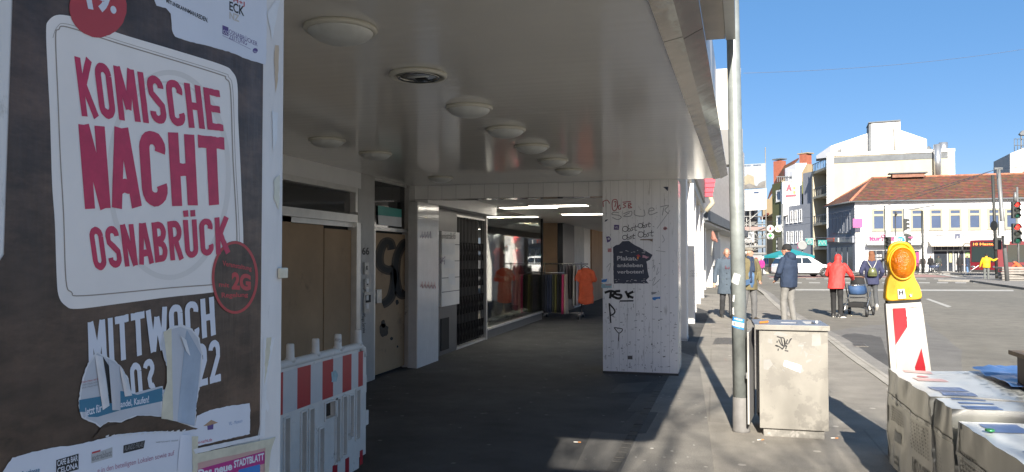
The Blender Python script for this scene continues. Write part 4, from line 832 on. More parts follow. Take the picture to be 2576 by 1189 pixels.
# frame: top rail, stripe band, lower lattice with rounded slots
prof = [(y0+.06, .10), (byR-.16, .10), (byR-.05, .16), (byR-.03, .25), (byR-.03, .82), (byR-.06, .89), (byR-.13, .925), (y0+.06, .925), (y0+.02, .88), (y0+.02, .14)]
slots = []
yy = byR-.135; patt = [(.07, .30, .62), (.165, .33, .60), (.26, .24, .61), (.355, .22, .61), (.56, .20, .47), (.68, .20, .61), (.77, .20, .61), (.95, .24, .61), (1.1, .22, .61), (1.25, .3, .61), (1.4, .22, .61), (1.55, .24, .61), (1.72, .3, .6)]
for d, za, zb in patt: slots.append((byR-.06-d-.05, byR-.06-d, za, zb))
slots.append((byR-.60, byR-.46, .515, .61))
cols = sorted(set([y0+.02, byR-.03]+[v for s_ in slots for v in s_[:2]]))
for a, c in zip(cols, cols[1:]):
    ss = sorted([(s_[2], s_[3]) for s_ in slots if s_[0] <= a+1e-6 and s_[1] >= c-1e-6]); z = .10 if c < byR-.08 else .17
    for za, zb in ss: rpan(mb, a, c, z, za); z = zb
    rpan(mb, a, c, z, .90 if c < byR-.06 else .86)
mb.build('panel', m_plast, BR)
mb = MB(); mb.tube([(BX, y0+.05, .905), (BX, byR-.10, .905), (BX, byR-.055, .88), (BX, byR-.04, .83)], .026, 10); mb.build('top_rail', m_plast, BR)
for k in range(7):
    yk = byR-.12-.285*k; mb = MB(); mb.lathe((BX, yk, .91), [(.028, 0), (.03, .02), (.024, .03), (.022, .10), (.018, .105)], 14); mb.build('peg', m_plast, BR)
yk = byR-.085; k = 0; wds = [.07, .10, .125, .125, .135, .14, .15, .15, .15, .15, .15, .15, .15]
for wk in wds:
    if yk-wk < y0+.05: break
    mb = MB(); mb.box(BX+T_/2+.0005, BX+T_/2+.003, yk-wk, yk, .64, .872); mb.build('stripe', m_rstripe if k % 2 == 0 else m_wstripe, BR); yk -= wk; k += 1
for a, c in ((byR-.12, byR-.08), (byR-.33, byR-.28), (byR-.50, byR-.44)):
    mb = MB(); mb.box(BX+T_/2+.0005, BX+T_/2+.003, a, c, .115, .21); mb.build('stripe', m_rstripe, BR)
mb = MB(); mb.box(BX-.02, BX+.02, byR-.035, byR+.012, .36, .46); mb.build('connector', m_plast, BR, bevel=.008)
mb = MB(); mb.box(BX-.012, BX+.012, byR-.034, byR-.008, .58, .70); mb.build('connector', m_plast, BR, bevel=.006)
for s_ in slots:
    mb = MB()
    for a, c, z0_, z1_ in ((s_[0]-.012, s_[0], s_[2]-.01, s_[3]+.01), (s_[1], s_[1]+.012, s_[2]-.01, s_[3]+.01), (s_[0], s_[1], s_[3], s_[3]+.012), (s_[0], s_[1], s_[2]-.012, s_[2])): mb.box(BX+T_/2, BX+T_/2+.008, a, c, z0_, z1_)
    mb.build('slot_rim', m_plast, BR)
fB = lambda off=.005: (lambda x, y: AX(x, y, BX+T_/2+off))
mb = MB(); mb.shape(jag([(834, 936), (846, 931), (850, 945), (846, 960), (834, 962)], 1.2, 4, 3), fB()); st = mb.build('sticker', m_cyan, BR)
for yk in (y0+.35, byR-.42):
    mb = MB(); mb.box(BX-.35, BX+.35, yk-.09, yk+.09, .0, .075); mb.build('foot_plate', M('black recycled rubber', (.03, .03, .03), .8), BR, bevel=.02)

# ================================================================ CLOTHES RAIL AND SHOP WINDOW
RP = G(1425, 806); RYc = 18.75
m_chr = M('chrome rail', (.5, .5, .5), .25, .9, var=.05)
CRK = thing('clothes_rail', 'rolling chrome clothes rail full of trousers and tops before the shop corner', 'clothes rail', (-3.8, RYc, 0))
xr0, xr1 = AY(1362, 700, RYc).x, AY(1478, 700, RYc).x; zt1 = AY(1430, 664, RYc).z; zt0 = AY(1390, 686, RYc).z
xm = AY(1449, 700, RYc).x
mb = MB(); mb.tube([(xr0, RYc+.1, zt1), (xr1, RYc+.1, zt1)], .016); mb.build('upper_rail', m_chr, CRK); mb = MB(); mb.tube([(xr0-.1, RYc-.22, zt0), (xm-.25, RYc-.22, zt0)], .016); mb.build('lower_rail', m_chr, CRK)
for x in (xr0+.06, xm+.12):
    mb = MB(); mb.tube([(x, RYc+.1, .09), (x, RYc+.1, zt1+.04)], .017); mb.build('upright', m_chr, CRK)
    mb = MB(); mb.bar((x, RYc-.35, .1), (x, RYc+.4, .1), .04); mb.build('base_bar', m_chr, CRK)
    for yy in (RYc-.33, RYc+.38): mb = MB(); mb.lathe((x-.02, yy, .045), [(.045, 0), (.045, .04)], 14, (1, 0, 0)); mb.build('castor', m_black, CRK)
mb = MB(); mb.bar((xr0+.06, RYc+.1, .13), (xm+.12, RYc+.1, .13), .03); mb.build('lower_bar', m_chr, CRK)
def garment(x, yc, ztop, h, wd, col, nm, lab, lean=0., seed=0):
    mat = M('fabric '+nm+str(col), col, .85, var=.1, vs=20)
    mb = MB(); rr = random.Random(seed); rings = []
    nseg = 12
    for j in range(7):
        t = j/6; z = ztop-.04-h*t; rg = []
        sp = (.35+.65*min(1, t*4)) if nm != 'trousers' else (.85+.15*t)
        for k in range(nseg):
            a = 2*math.pi*k/nseg; rg.append((x+lean*t+.028*math.sin(a)*(1+.6*t)*(1+.3*math.sin(3*a+seed+t)), yc+wd/2*sp*math.cos(a), z+.01*math.sin(5*a+seed)))
        rings.append(rg)
    mb.loft(rings); o = mb.build('folds', mat, None)
    o.name = nm; tag(o, lab, 'clothing', group='garments on the clothes rail')
    mb = MB(); mb.tube([(x, yc-wd*.4, ztop-.06), (x, yc, ztop-.025), (x, yc+wd*.4, ztop-.06)], .006, 6); mb.tube([(x, yc, ztop-.025), (x, yc, ztop+.02)], .004, 6); mb.build('hanger', m_black, o)
trs = [((.02, .02, .025), 'black'), ((.03, .035, .05), 'charcoal'), ((.035, .045, .08), 'navy'), ((.05, .06, .10), 'slate blue'), ((.07, .075, .05), 'dark olive'), ((.16, .15, .05), 'olive green'), ((.03, .03, .03), 'jet black'), ((.018, .018, .02), 'deep black'), ((.55, .05, .16), 'bright pink'), ((.42, .34, .26), 'beige')]
x0_ = AY(1374, 700, RYc).x; x1_ = AY(1428, 700, RYc).x
for k, (c, nmn) in enumerate(trs):
    garment(x0_+(x1_-x0_)*k/9, RYc-.22, zt0, .92 if k < 8 else .95, .36, c, 'trousers', f'{nmn} trousers hanging on the lower bar of the clothes rail', seed=k)
x0_ = AY(1410, 700, RYc).x; x1_ = AY(1452, 700, RYc).x
for k, (c, nmn) in enumerate([((.10, .10, .11), 'grey'), ((.16, .16, .18), 'light grey'), ((.13, .10, .11), 'mauve grey'), ((.07, .06, .06), 'dark brown'), ((.50, .47, .42), 'cream'), ((.36, .33, .36), 'lilac')]):
    garment(x0_+(x1_-x0_)*k/5, RYc+.1, zt1, .82 if k < 4 else .98, .42, c, 'top', f'{nmn} top hanging on the upper bar of the clothes rail', seed=k+20)
# orange blouse facing the camera
m_or = M('orange blouse cloth', (.62, .11, .045), .8, var=.12, vs=7, bump=.3, bs=9, bstretch=(1, 1, .3))
fO = lambda dy: (lambda x, y: AY(x, y, RYc+.05+dy))
oc = fO(-.08)(1474, 720); ot, ob = fO(-.08)(1474, 674).z, fO(-.08)(1474, 768).z; hw = (fO(-.08)(1491, 720).x-fO(-.08)(1457, 720).x)/2*1.15
mb = MB(); hgt = ot-ob
mb.loft([[(oc.x+a_*hw*math.cos(2*math.pi*k/20), oc.y+b_*math.sin(2*math.pi*k/20), ob+hgt*t-(.05*abs(math.cos(2*math.pi*k/20))*(-1) if t == 0 else 0)) for k in range(20)] for t, a_, b_ in ((0, .98, .075), (.15, 1.0, .075), (.5, .93, .07), (.78, .88, .065), (.93, .80, .055), (1.0, .40, .045))])
for s_ in (-1, 1): mb.cap((oc.x+s_*hw*.78, oc.y, ot-.10), .062, (oc.x+s_*hw*1.12, oc.y-.01, ot-.28), .075)
o = blob(mb, .014, 'blouse', m_or, None, 3, .016, 11, 4, local=False); tag(o, 'orange short sleeved blouse hung at the right end of the clothes rail facing out', 'clothing', group='garments on the clothes rail')
mb = MB(); e = [fO(-.075)(*p) for p in ((1462, 677), (1467, 671), (1472, 668), (1478, 671), (1484, 677))]; mb.tube(e, .008, 6); mb.build('hanger', m_black, o)
# mannequins
m_man = M('mannequin shell', (.55, .53, .50), .35, var=.04)
def mannequin(x, y, top, legs, hair, lab, armed=True):
    t = thing('mannequin', lab, 'mannequin', (x, y, .2), R(-80)); z0 = 0
    mb = MB(); mb.ell((0, 0, 1.66), (.075, .09, .115)); mb.cap((0, 0, 1.45), .05, (0, 0, 1.58), .05); mb.loft([[(.17*a_*math.cos(k*math.pi/6), .10*a_*math.sin(k*math.pi/6), z) for k in range(12)] for z, a_ in ((.9, .8), (1.1, .72), (1.35, 1.0), (1.48, .5))])
    for s_ in (-1, 1):
        mb.cap((.17*s_, 0, 1.42), .05, (.22*s_, .02, 1.15), .04); mb.cap((.22*s_, .02, 1.15), .04, (.2*s_, .1, .9), .03); mb.cap((.08*s_, 0, .9), .075, (.08*s_, .03*s_, .48), .05); mb.cap((.08*s_, .03*s_, .48), .05, (.08*s_, -.02, .1), .04)
    blob(mb, .014, 'body', m_man, t)
    mb = MB(); mb.loft([[(.20*a_*math.cos(k*math.pi/6), .13*a_*math.sin(k*math.pi/6), z) for k in range(12)] for z, a_ in ((.78, 1.0), (1.05, .82), (1.35, 1.0), (1.50, .45))])
    for s_ in (-1, 1): mb.cap((.17*s_, 0, 1.42), .07, (.22*s_, .02, 1.15), .06); mb.cap((.22*s_, .02, 1.15), .06, (.2*s_, .1, .94), .05)
    blob(mb, .015, 'top', M('window top '+str(top), top, .8, var=.15), t, fold=.008)
    mb = MB()
    for s_ in (-1, 1): mb.cap((.085*s_, 0, .92), .10, (.085*s_, .03*s_, .48), .085); mb.cap((.085*s_, .03*s_, .48), .085, (.085*s_, -.01, .14), .08)
    blob(mb, .015, 'trousers', M('window trousers '+str(legs), legs, .8, var=.15), t, fold=.006)
    mb = MB()
    for s_ in (-1, 1): mb.ell((.085*s_, .06, .04), (.05, .14, .045))
    mb.build('shoes', m_paper, t, local=True)
    mb = MB(); mb.ell((0, -.015, 1.70), (.088, .10, .105)); mb.build('hair', M('wig '+str(hair), hair, .7), t, local=True)
mannequin(-4.42, 15.0, (.04, .06, .07), (.03, .03, .05), (.5, .5, .48), 'mannequin in dark clothes at the near end of the shop window')
mannequin(-4.40, 15.7, (.50, .06, .05), (.35, .33, .30), (.5, .5, .5), 'mannequin with a red jacket and pale trousers second in the shop window')
mannequin(-4.42, 16.5, (.42, .38, .33), (.16, .15, .14), (.42, .36, .3), 'mannequin in a beige coat in the middle of the shop window')
mannequin(-4.40, 17.3, (.58, .08, .12), (.30, .02, .05), (.55, .05, .07), 'mannequin dressed all in red near the shop corner')
mannequin(-4.50, 17.95, (.05, .045, .05), (.05, .045, .05), (.05, .04, .035), 'mannequin in black with dark hair at the shop corner')
SHF = thing('display_shelf', 'pale glass shelf unit at the near edge of the shop window', 'shelf', (-4.6, 13.85, .2))
for s_ in (13.6, 14.1):
    mb = MB(); mb.box(-4.9, -4.87, s_, s_+.03, .2, 2.2); mb.build('upright', m_alu, SHF); mb = MB(); mb.box(-4.5, -4.47, s_, s_+.03, .2, 2.2); mb.build('upright', m_alu, SHF)
for z in (.25, .7, 1.15, 1.6, 2.05): mb = MB(); mb.box(-4.9, -4.47, 13.6, 14.13, z, z+.02); mb.build('shelf_board', m_paper, SHF)
# ================================================================ GALVANISED POLE
m_galv = M('galvanised steel', (.29, .315, .305), .36, .35, var=.2, vs=9, bump=.15, bs=8)
m_sleeve = M('dirty grey pole sleeve', (.15, .145, .14), .7, var=.2, vs=12)
pb = G(1865, 1086); pz = depth(pb)
PO = thing('street_pole', 'tall galvanised pole with stickers standing beside the waste bin', 'pole', (pb.x, pb.y, 0))
lean = Vector((-.012, .0, 1.0))
at = lambda z: Vector((pb.x, pb.y, 0))+lean*z
mb = MB(); mb.tube([at(.30), at(2.0), at(3.4), at(6.0)], [.064, .060, .056, .052], 28); mb.build('shaft', m_galv, PO)
mb = MB(); mb.lathe(at(0), [(.075, 0), (.075, .02), (.072, .03), (.070, .295), (.066, .30)], 28); mb.build('sleeve', m_sleeve, PO)
def polewrap(px, rad, mat, name, off, seed=0, jg=.4):
    mb = MB(); pts = jag(px, jg, 4, seed); c = D(1858, 800, pz)
    def f(x, y):
        p = D(x, y, pz); cx = at(p.z); r_ = rad+off; rgt = Vector((CR @ Vector((1, 0, 0)))); d = max(-.98, min(.98, (p-cx).dot(rgt)/r_)); fw = Vector((CO.x-cx.x, CO.y-cx.y, 0)).normalized(); rg = Vector((-fw.y, fw.x, 0))
        return cx+rg*(d*r_)+fw*(math.sqrt(1-d*d)*r_)
    return mb, f, pts
def psticker(px, mat, name='sticker', off=.002, seed=0, parent=PO, jg=.4):
    # dense grid so that the label follows the tube
    mb = MB(); _, f, _ = polewrap(px, .0625, mat, name, off); (TL, TR, BR, BL) = px; n, m_ = 10, 4
    g_ = [[mb.v(f(*[(TL[k]*(1-i/n)+TR[k]*i/n)*(1-j/m_)+(BL[k]*(1-i/n)+BR[k]*i/n)*j/m_ for k in (0, 1)])) for i in range(n+1)] for j in range(m_+1)]
    for j in range(m_):
        for i in range(n): mb.face([g_[j][i], g_[j][i+1], g_[j+1][i+1], g_[j+1][i]])
    return mb.build(name, mat, parent)
def pstroke(lines, wd, mat, parent, off, name='print', txt=None, q=None):
    mb = MB(); _, f, _ = polewrap([(0, 0)], .0625, mat, name, off)
    if txt: mb.text(txt, quad(*q, f), .03)
    for l in lines: mb.ribbon(smoothline(l, 4), wd, f)
    return mb.build(name, mat, parent)
s1 = psticker([(1847, 796), (1874, 803), (1873, 829), (1844, 822)], m_blu, off=.002)
s2 = psticker([(1845, 807), (1874, 813), (1873, 824), (1843, 818)], m_paper, off=.003, parent=s1)
pstroke([], 0, m_offw, s1, .0032, 'lettering', 'HELLO', [(1851, 799), (1870, 803), (1870, 807), (1850, 803)])
pstroke([[(1848, 815), (1852, 810), (1850, 817), (1856, 812), (1856, 819), (1861, 812), (1862, 820), (1869, 814), (1870, 821), (1864, 822)]], 1.0, m_black, s1, .0042, 'scribble')
psticker([(1851, 686), (1866, 692), (1860, 717), (1842, 710)], M('torn pale sticker', (.50, .52, .50), .6, var=.15, vs=20), off=.0018, jg=1)
psticker([(1848, 742), (1852, 742), (1850, 760), (1846, 758)], m_paper, off=.0018)
psticker([(1846, 775), (1849, 772), (1850, 792), (1846, 790)], m_paper, off=.0018)

# ================================================================ WASTE BIN
m_bin = M('scuffed stainless sheet', (.235, .222, .195), .5, .2, var=.13, vs=2.5, dirt=(.195, .184, .163), ds=4, dth=.54, dw=.03, bump=.04, bs=3)
m_bin2 = M('shaded stainless sheet', (.42, .41, .38), .45, .35, var=.12, vs=3); m_lid = M('dull zinc lid', (.30, .31, .33), .4, .6, var=.22, vs=7)
bl_, br_ = G(1913, 1107), G(2087, 1101)
by_ = (bl_.y+br_.y)/2; hb = AY(1990, 826, by_).z; ht = AY(1990, 818, by_).z
bx0, bx1 = AY(1911, 1000, by_).x, AY(2084.5, 1000, by_).x; bd = .56
BIN = thing('waste_bin', 'square stainless waste bin with black tags and its side door ajar', 'waste bin', ((bx0+bx1)/2, by_+bd/2, 0))
mb = MB(); mb.box(bx0+.03, bx1-.03, by_+.03, by_+bd-.03, 0, .085); mb.build('concrete_foot', M('crumbly concrete', (.22, .21, .19), .9, var=.3, vs=14, dirt=(.38, .36, .33), ds=14, dth=.55), BIN, bevel=.01)
mb = MB(); mb.box(bx0, bx1, by_, by_+.012, .075, hb); mb.build('front_panel', m_bin, BIN, bevel=.003)
mb = MB(); mb.box(bx1-.012, bx1-.0005, by_+.0125, by_+bd, .075, hb); mb.build('side_panel', m_bin, BIN)
mb = MB(); mb.box(bx0+.002, bx1-.013, by_+bd-.012, by_+bd-.001, .075, hb); mb.build('back_panel', m_bin2, BIN)
mb = MB(); mb.box(bx0+.01, bx1-.014, by_+.013, by_+bd-.013, .09, .10); mb.build('floor_plate', m_dark, BIN)
mb = MB(); mb.box(bx0+.05, bx1-.02, by_+.05, by_+bd-.04, .12, hb-.06); mb.build('blue_sack', M('blue refuse sack', (.03, .08, .32), .35, var=.2, vs=10, bump=.6, bs=12), BIN, bevel=.03)
# lid with two slots (real openings)
lx0, lx1, ly0, ly1 = bx0-.035, bx1+.012, by_-.02, by_+bd+.02; mb = MB()
X = [lx0, lx0+.23, lx0+.36, lx0+.42, lx0+.50, lx1]; Y = [ly0, ly0+.18, ly0+.22, ly0+.33, ly0+.46, ly1]
for i in range(5):
    for j in range(5):
        if (i == 1 and j in (2,)) or (i == 3 and j in (1, 2, 3)): continue
        mb.box(X[i], X[i+1], Y[j], Y[j+1], hb, ht)
bmesh.ops.remove_doubles(mb.b, verts=mb.b.verts[:], dist=1e-5); mb.build('lid', m_lid, BIN)
mb = MB(); mb.box(lx0-.001, lx1+.001, ly0-.006, ly0-.0005, hb-.014, ht+.001); mb.build('lid_lip', m_bin, BIN, bevel=.002)
# door ajar on the left, hinged at the back
hx, hy = bx0-.012, by_+bd-.04; ang = R(-7.5)
dx = Vector((math.sin(ang), -math.cos(ang), 0)); dn = Vector((-dx.y*-1, dx.x*-1, 0)); dn = Vector((dx.y, -dx.x, 0))
mb = MB(); mb.slab(Vector((hx, hy, .10)), dx*(bd-.02), dn*.016*(1 if dn.x < 0 else -1), Vector((0, 0, hb-.14))); dr = mb.build('side_door', m_bin2, BIN, bevel=.003)
pk = Vector((hx, hy, 0))+dx*(bd-.05); mb = MB(); mb.box(pk.x-.03, pk.x-.012, pk.y-.015, pk.y+.015, .48, .53); mb.build('latch', m_chr, dr)
fF = lambda off=.0015: (lambda x, y: AY(x, y, by_-off))
c9 = lambda pts: [((2950+x/3.396)/1.59, (1150+y/3.396)/1.59) for x, y in pts]
strokes('graffiti', m_tag, [c9(l) for l in ([(535, 665), (585, 680), (630, 690), (640, 760), (630, 810), (600, 840)], [(560, 705), (590, 770), (630, 800)], [(540, 725), (535, 750)], [(590, 690), (610, 770), (620, 790)], [(680, 705), (660, 760), (690, 765)], [(720, 695), (695, 760)], [(665, 785), (655, 840)], [(525, 785), (585, 815), (610, 840)], [(555, 830), (550, 860)], [(640, 855), (690, 865)], [(510, 785), (545, 800)], [(640, 720), (650, 790), (675, 800)], [(735, 690), (700, 735)])], 3.0, fF(), BIN)
stk = sticker('white torn sticker scribbled NEEK on the front of the waste bin', c9([(645, 988), (868, 1060), (850, 1160), (618, 1062)]), m_paper, .002, fF, jg=.4)
strokes('scribble', m_tagg, [c9(l) for l in ([(635, 1060), (650, 1010), (668, 1060), (690, 1015)], [(690, 1080), (675, 1030), (710, 1040), (690, 1060), (720, 1080)], [(740, 1095), (725, 1045), (760, 1050), (735, 1075), (765, 1100)], [(775, 1060), (770, 1135)], [(815, 1075), (775, 1100), (840, 1155)])], 1.8, fF(.0032), stk)
strokes('scratches', m_tagg, [c9(l) for l in ([(860, 905), (890, 810)], [(870, 800), (880, 850), (860, 890)], [(1100, 1030), (1140, 970)], [(975, 920), (1000, 905), (1050, 925)], [(830, 770), (930, 745)], [(925, 590), (935, 640)], [(1100, 940), (1160, 930)], [(610, 1110), (640, 1140)], [(480, 1060), (530, 1100)])], .8, fF(.001), BIN)
m_glue = M('grey glue patch', (.25, .24, .225), .6, var=.1, vs=20)
mb = MB()
for i, q in enumerate(([(485, 640), (540, 595), (620, 615), (690, 640), (650, 665), (560, 655)], [(1010, 635), (1070, 630), (1120, 620), (1135, 790), (1060, 800), (1010, 790)], [(350, 985), (440, 975), (480, 1040), (420, 1120), (360, 1110)], [(820, 1090), (880, 1085), (905, 1130), (850, 1170)], [(930, 1000), (1000, 965), (1010, 1000), (940, 1025)], [(420, 690), (470, 700), (470, 770), (410, 745)], [(820, 780), (900, 770), (900, 800), (825, 800)], [(900, 860), (960, 900), (935, 960)])): mb.shape(jag(c9(q), .8, 4, i), fF(.0007+.00002*i))
mb.build('glue_patches', m_glue, BIN)['kind'] = 'stuff'
for i, (q, lab) in enumerate((([(298, 478), (420, 466), (420, 474), (300, 488)], 'orange cigarette packet scrap lying on the bin lid'), ([(1058, 466), (1090, 466), (1092, 480), (1060, 480)], 'white paper scrap on the right corner of the bin lid'))):
    p = [PL(x, y, (0, 0, ht+.003), (0, 0, 1)) for x, y in c9(q)]; mb = MB(); mb.prism(p, (0, 0, .012)); tag(mb.build('scrap', m_orange if i == 0 else m_paper), lab, 'litter')

# ================================================================ WARNING BEACON
m_yel = M('yellow lamp housing', (.66, .36, .006), .42, var=.06, vs=4, spec=.5); m_amb = M('amber lens', (.50, .13, .004), .22, var=.25, vs=30, bump=.5, bs=70, spec=.4)
m_bwh = M('beacon white plastic', (.42, .405, .37), .45, var=.05, vs=4, dirt=(.4, .38, .34), ds=9, dth=.66); m_bred = M('beacon red film', (.27, .003, .010), .35, var=.05); m_bfilm = M('beacon white film', (.34, .36, .36), .25, var=.05)
BY = 6.12; bp0 = AY(2285, 900, BY)
fW = lambda off=0.: (lambda x, y: AY(x, y, BY-off))
base = AY(2293, 1090, BY)
WB = thing('warning_beacon', 'striped red and white warning beacon with a yellow flashing lamp on top', 'warning beacon', (base.x, BY, 0))
mb = MB(); mb.box(base.x-.10, base.x+.34, BY-.15, BY+.30, 0, .12); mb.build('foot_plate', M('dark rubber foot', (.04, .04, .04), .8, var=.2), WB, bevel=.02)
frame = smoothline([(2229, 772), (2234, 765), (2270, 763), (2310, 761), (2319, 768), (2331, 850), (2342, 930), (2358, 1060), (2300, 1066), (2252, 1068), (2242, 940), (2235, 850)], 4, True)
mb = MB(); mb.prism([fW(0)(*p) for p in frame], (0, .07, 0)); mb.build('panel', m_bwh, WB, bevel=.006)
face = [(2246, 776), (2306, 773), (2328, 925), (2341, 1050), (2268, 1054), (2256, 925)]
mb = MB(); mb.shape(face, fW(.007)); mb.build('reflective_film', m_bfilm, WB)
mb = MB(); mb.shape([(2246, 776), (2306, 773), (2297, 800), (2253, 868)], fW(.009)); mb.build('red_stripe', m_bred, WB)
mb = MB(); mb.shape([(2318, 880), (2328, 925), (2341, 1050), (2312, 1052), (2302, 925)], fW(.009)); mb.build('red_stripe', m_bred, WB)
mb = MB(); mb.shape([(2318, 876), (2328.4, 925), (2301, 925.5)], fW(.0105)); mb.build('red_stripe', m_bred, WB)
for i in range(2):
    mb = MB(); q = [(2246, 776), (2306, 773)][i]; e_ = [(2256, 925), (2328, 925)][i]
stb = sticker('torn white sticker remains on the red stripe of the warning beacon', [(2279, 776), (2304, 775), (2305, 792), (2293, 802), (2296, 815), (2288, 830), (2283, 830), (2282, 800)], m_paper, .0115, fW, jg=1.0, seed=4)
mb = MB(); mb.text('DIKS', quad((2288, 778), (2299, 777), (2300, 784), (2289, 785), fW(.013)), .0); mb.build('lettering', m_pred2, stb)
mb = MB(); mb.prism([fW(-.012)(*p) for p in ((2233, 757), (2317, 753), (2318, 763), (2234, 768))], (0, .09, 0)); mb.build('lamp_base', m_dark, WB)
# lamp body: outline given depth, thinner towards the lens ring
body = smoothline([(2233, 757), (2230, 730), (2234, 705), (2240, 690), (2238, 672), (2232, 655), (2238, 634), (2252, 619), (2270, 615), (2285, 622), (2297, 642), (2302, 665), (2301, 690), (2306, 706), (2316, 725), (2318, 752), (2275, 756)], 5, True)
mb = MB(); yb_ = -.03; o0 = [fW(.0)(*p) for p in body]; cc = sum(o0, Vector())/len(o0)
mb.loft([[q.lerp(cc, .06)+Vector((0, .115, 0)) for q in o0], [q+Vector((0, .10, 0)) for q in o0], [q+Vector((0, .02, 0)) for q in o0], [q.lerp(cc, .05) for q in o0]]); LB_ = mb.build('lamp_housing', m_yel, WB)
lc = AY(2269, 662, BY); sx_ = abs(AY(2303, 662, BY).x-AY(2236, 662, BY).x)/2; sz_ = abs(AY(2269, 620, BY).z-AY(2269, 704, BY).z)/2
yaw_ = Matrix.Rotation(R(12), 3, 'Z')
def ring(r, dy): return [lc+Vector((r*sx_*math.cos(a), -dy, r*sz_*math.sin(a))) for a in [2*math.pi*k/40 for k in range(40)]]
mb = MB(); mb.loft([ring(1.0, -.05), ring(1.03, .012), ring(1.0, .026), ring(.92, .028), ring(.90, .015)], caps=False); mb.build('lens_ring', m_yel, LB_)
mb = MB(); mb.loft([ring(.93, .012), ring(.90, .026), ring(.75, .045), ring(.5, .058), ring(.2, .064), ring(.02, .065)]); mb.build('amber_lens', m_amb, WB)
mb = MB(); hp = [(2236, 640), (2240, 622), (2252, 613), (2268, 611), (2284, 616), (2296, 632), (2301, 652)]
mb.tube([fW(-.045)(*p) for p in smoothline(hp, 4)], .013, 8); mb.build('carry_handle', m_yel, WB)
mb = MB(); mb.shape([(2258, 728), (2275, 727), (2279, 750), (2260, 752)], fW(.012)); lb = mb.build('maker_plate', m_paper, WB); mb = MB(); mb.text('H', quad((2261, 731), (2272, 730), (2273, 742), (2262, 743), fW(.0135)), .05); mb.build('lettering', m_black, lb)
mb = MB(); mb.lathe(fW(.004)(2291, 743), [(.011, 0), (.011, .008), (.007, .010), (.006, .006)], 16, (0, -1, 0)); mb.build('lock', m_chr, WB)
mb = MB(); mb.ribbon([(2281, 723), (2295, 722), (2296, 731), (2282, 732)], .7, fW(.0105), True); mb.text('TPE05', quad((2283, 725), (2293, 724.5), (2293, 728), (2283, 728.5), fW(.0105)), 0); mb.build('embossed_mark', M('dark yellow emboss', (.40, .24, .005), .5), WB)

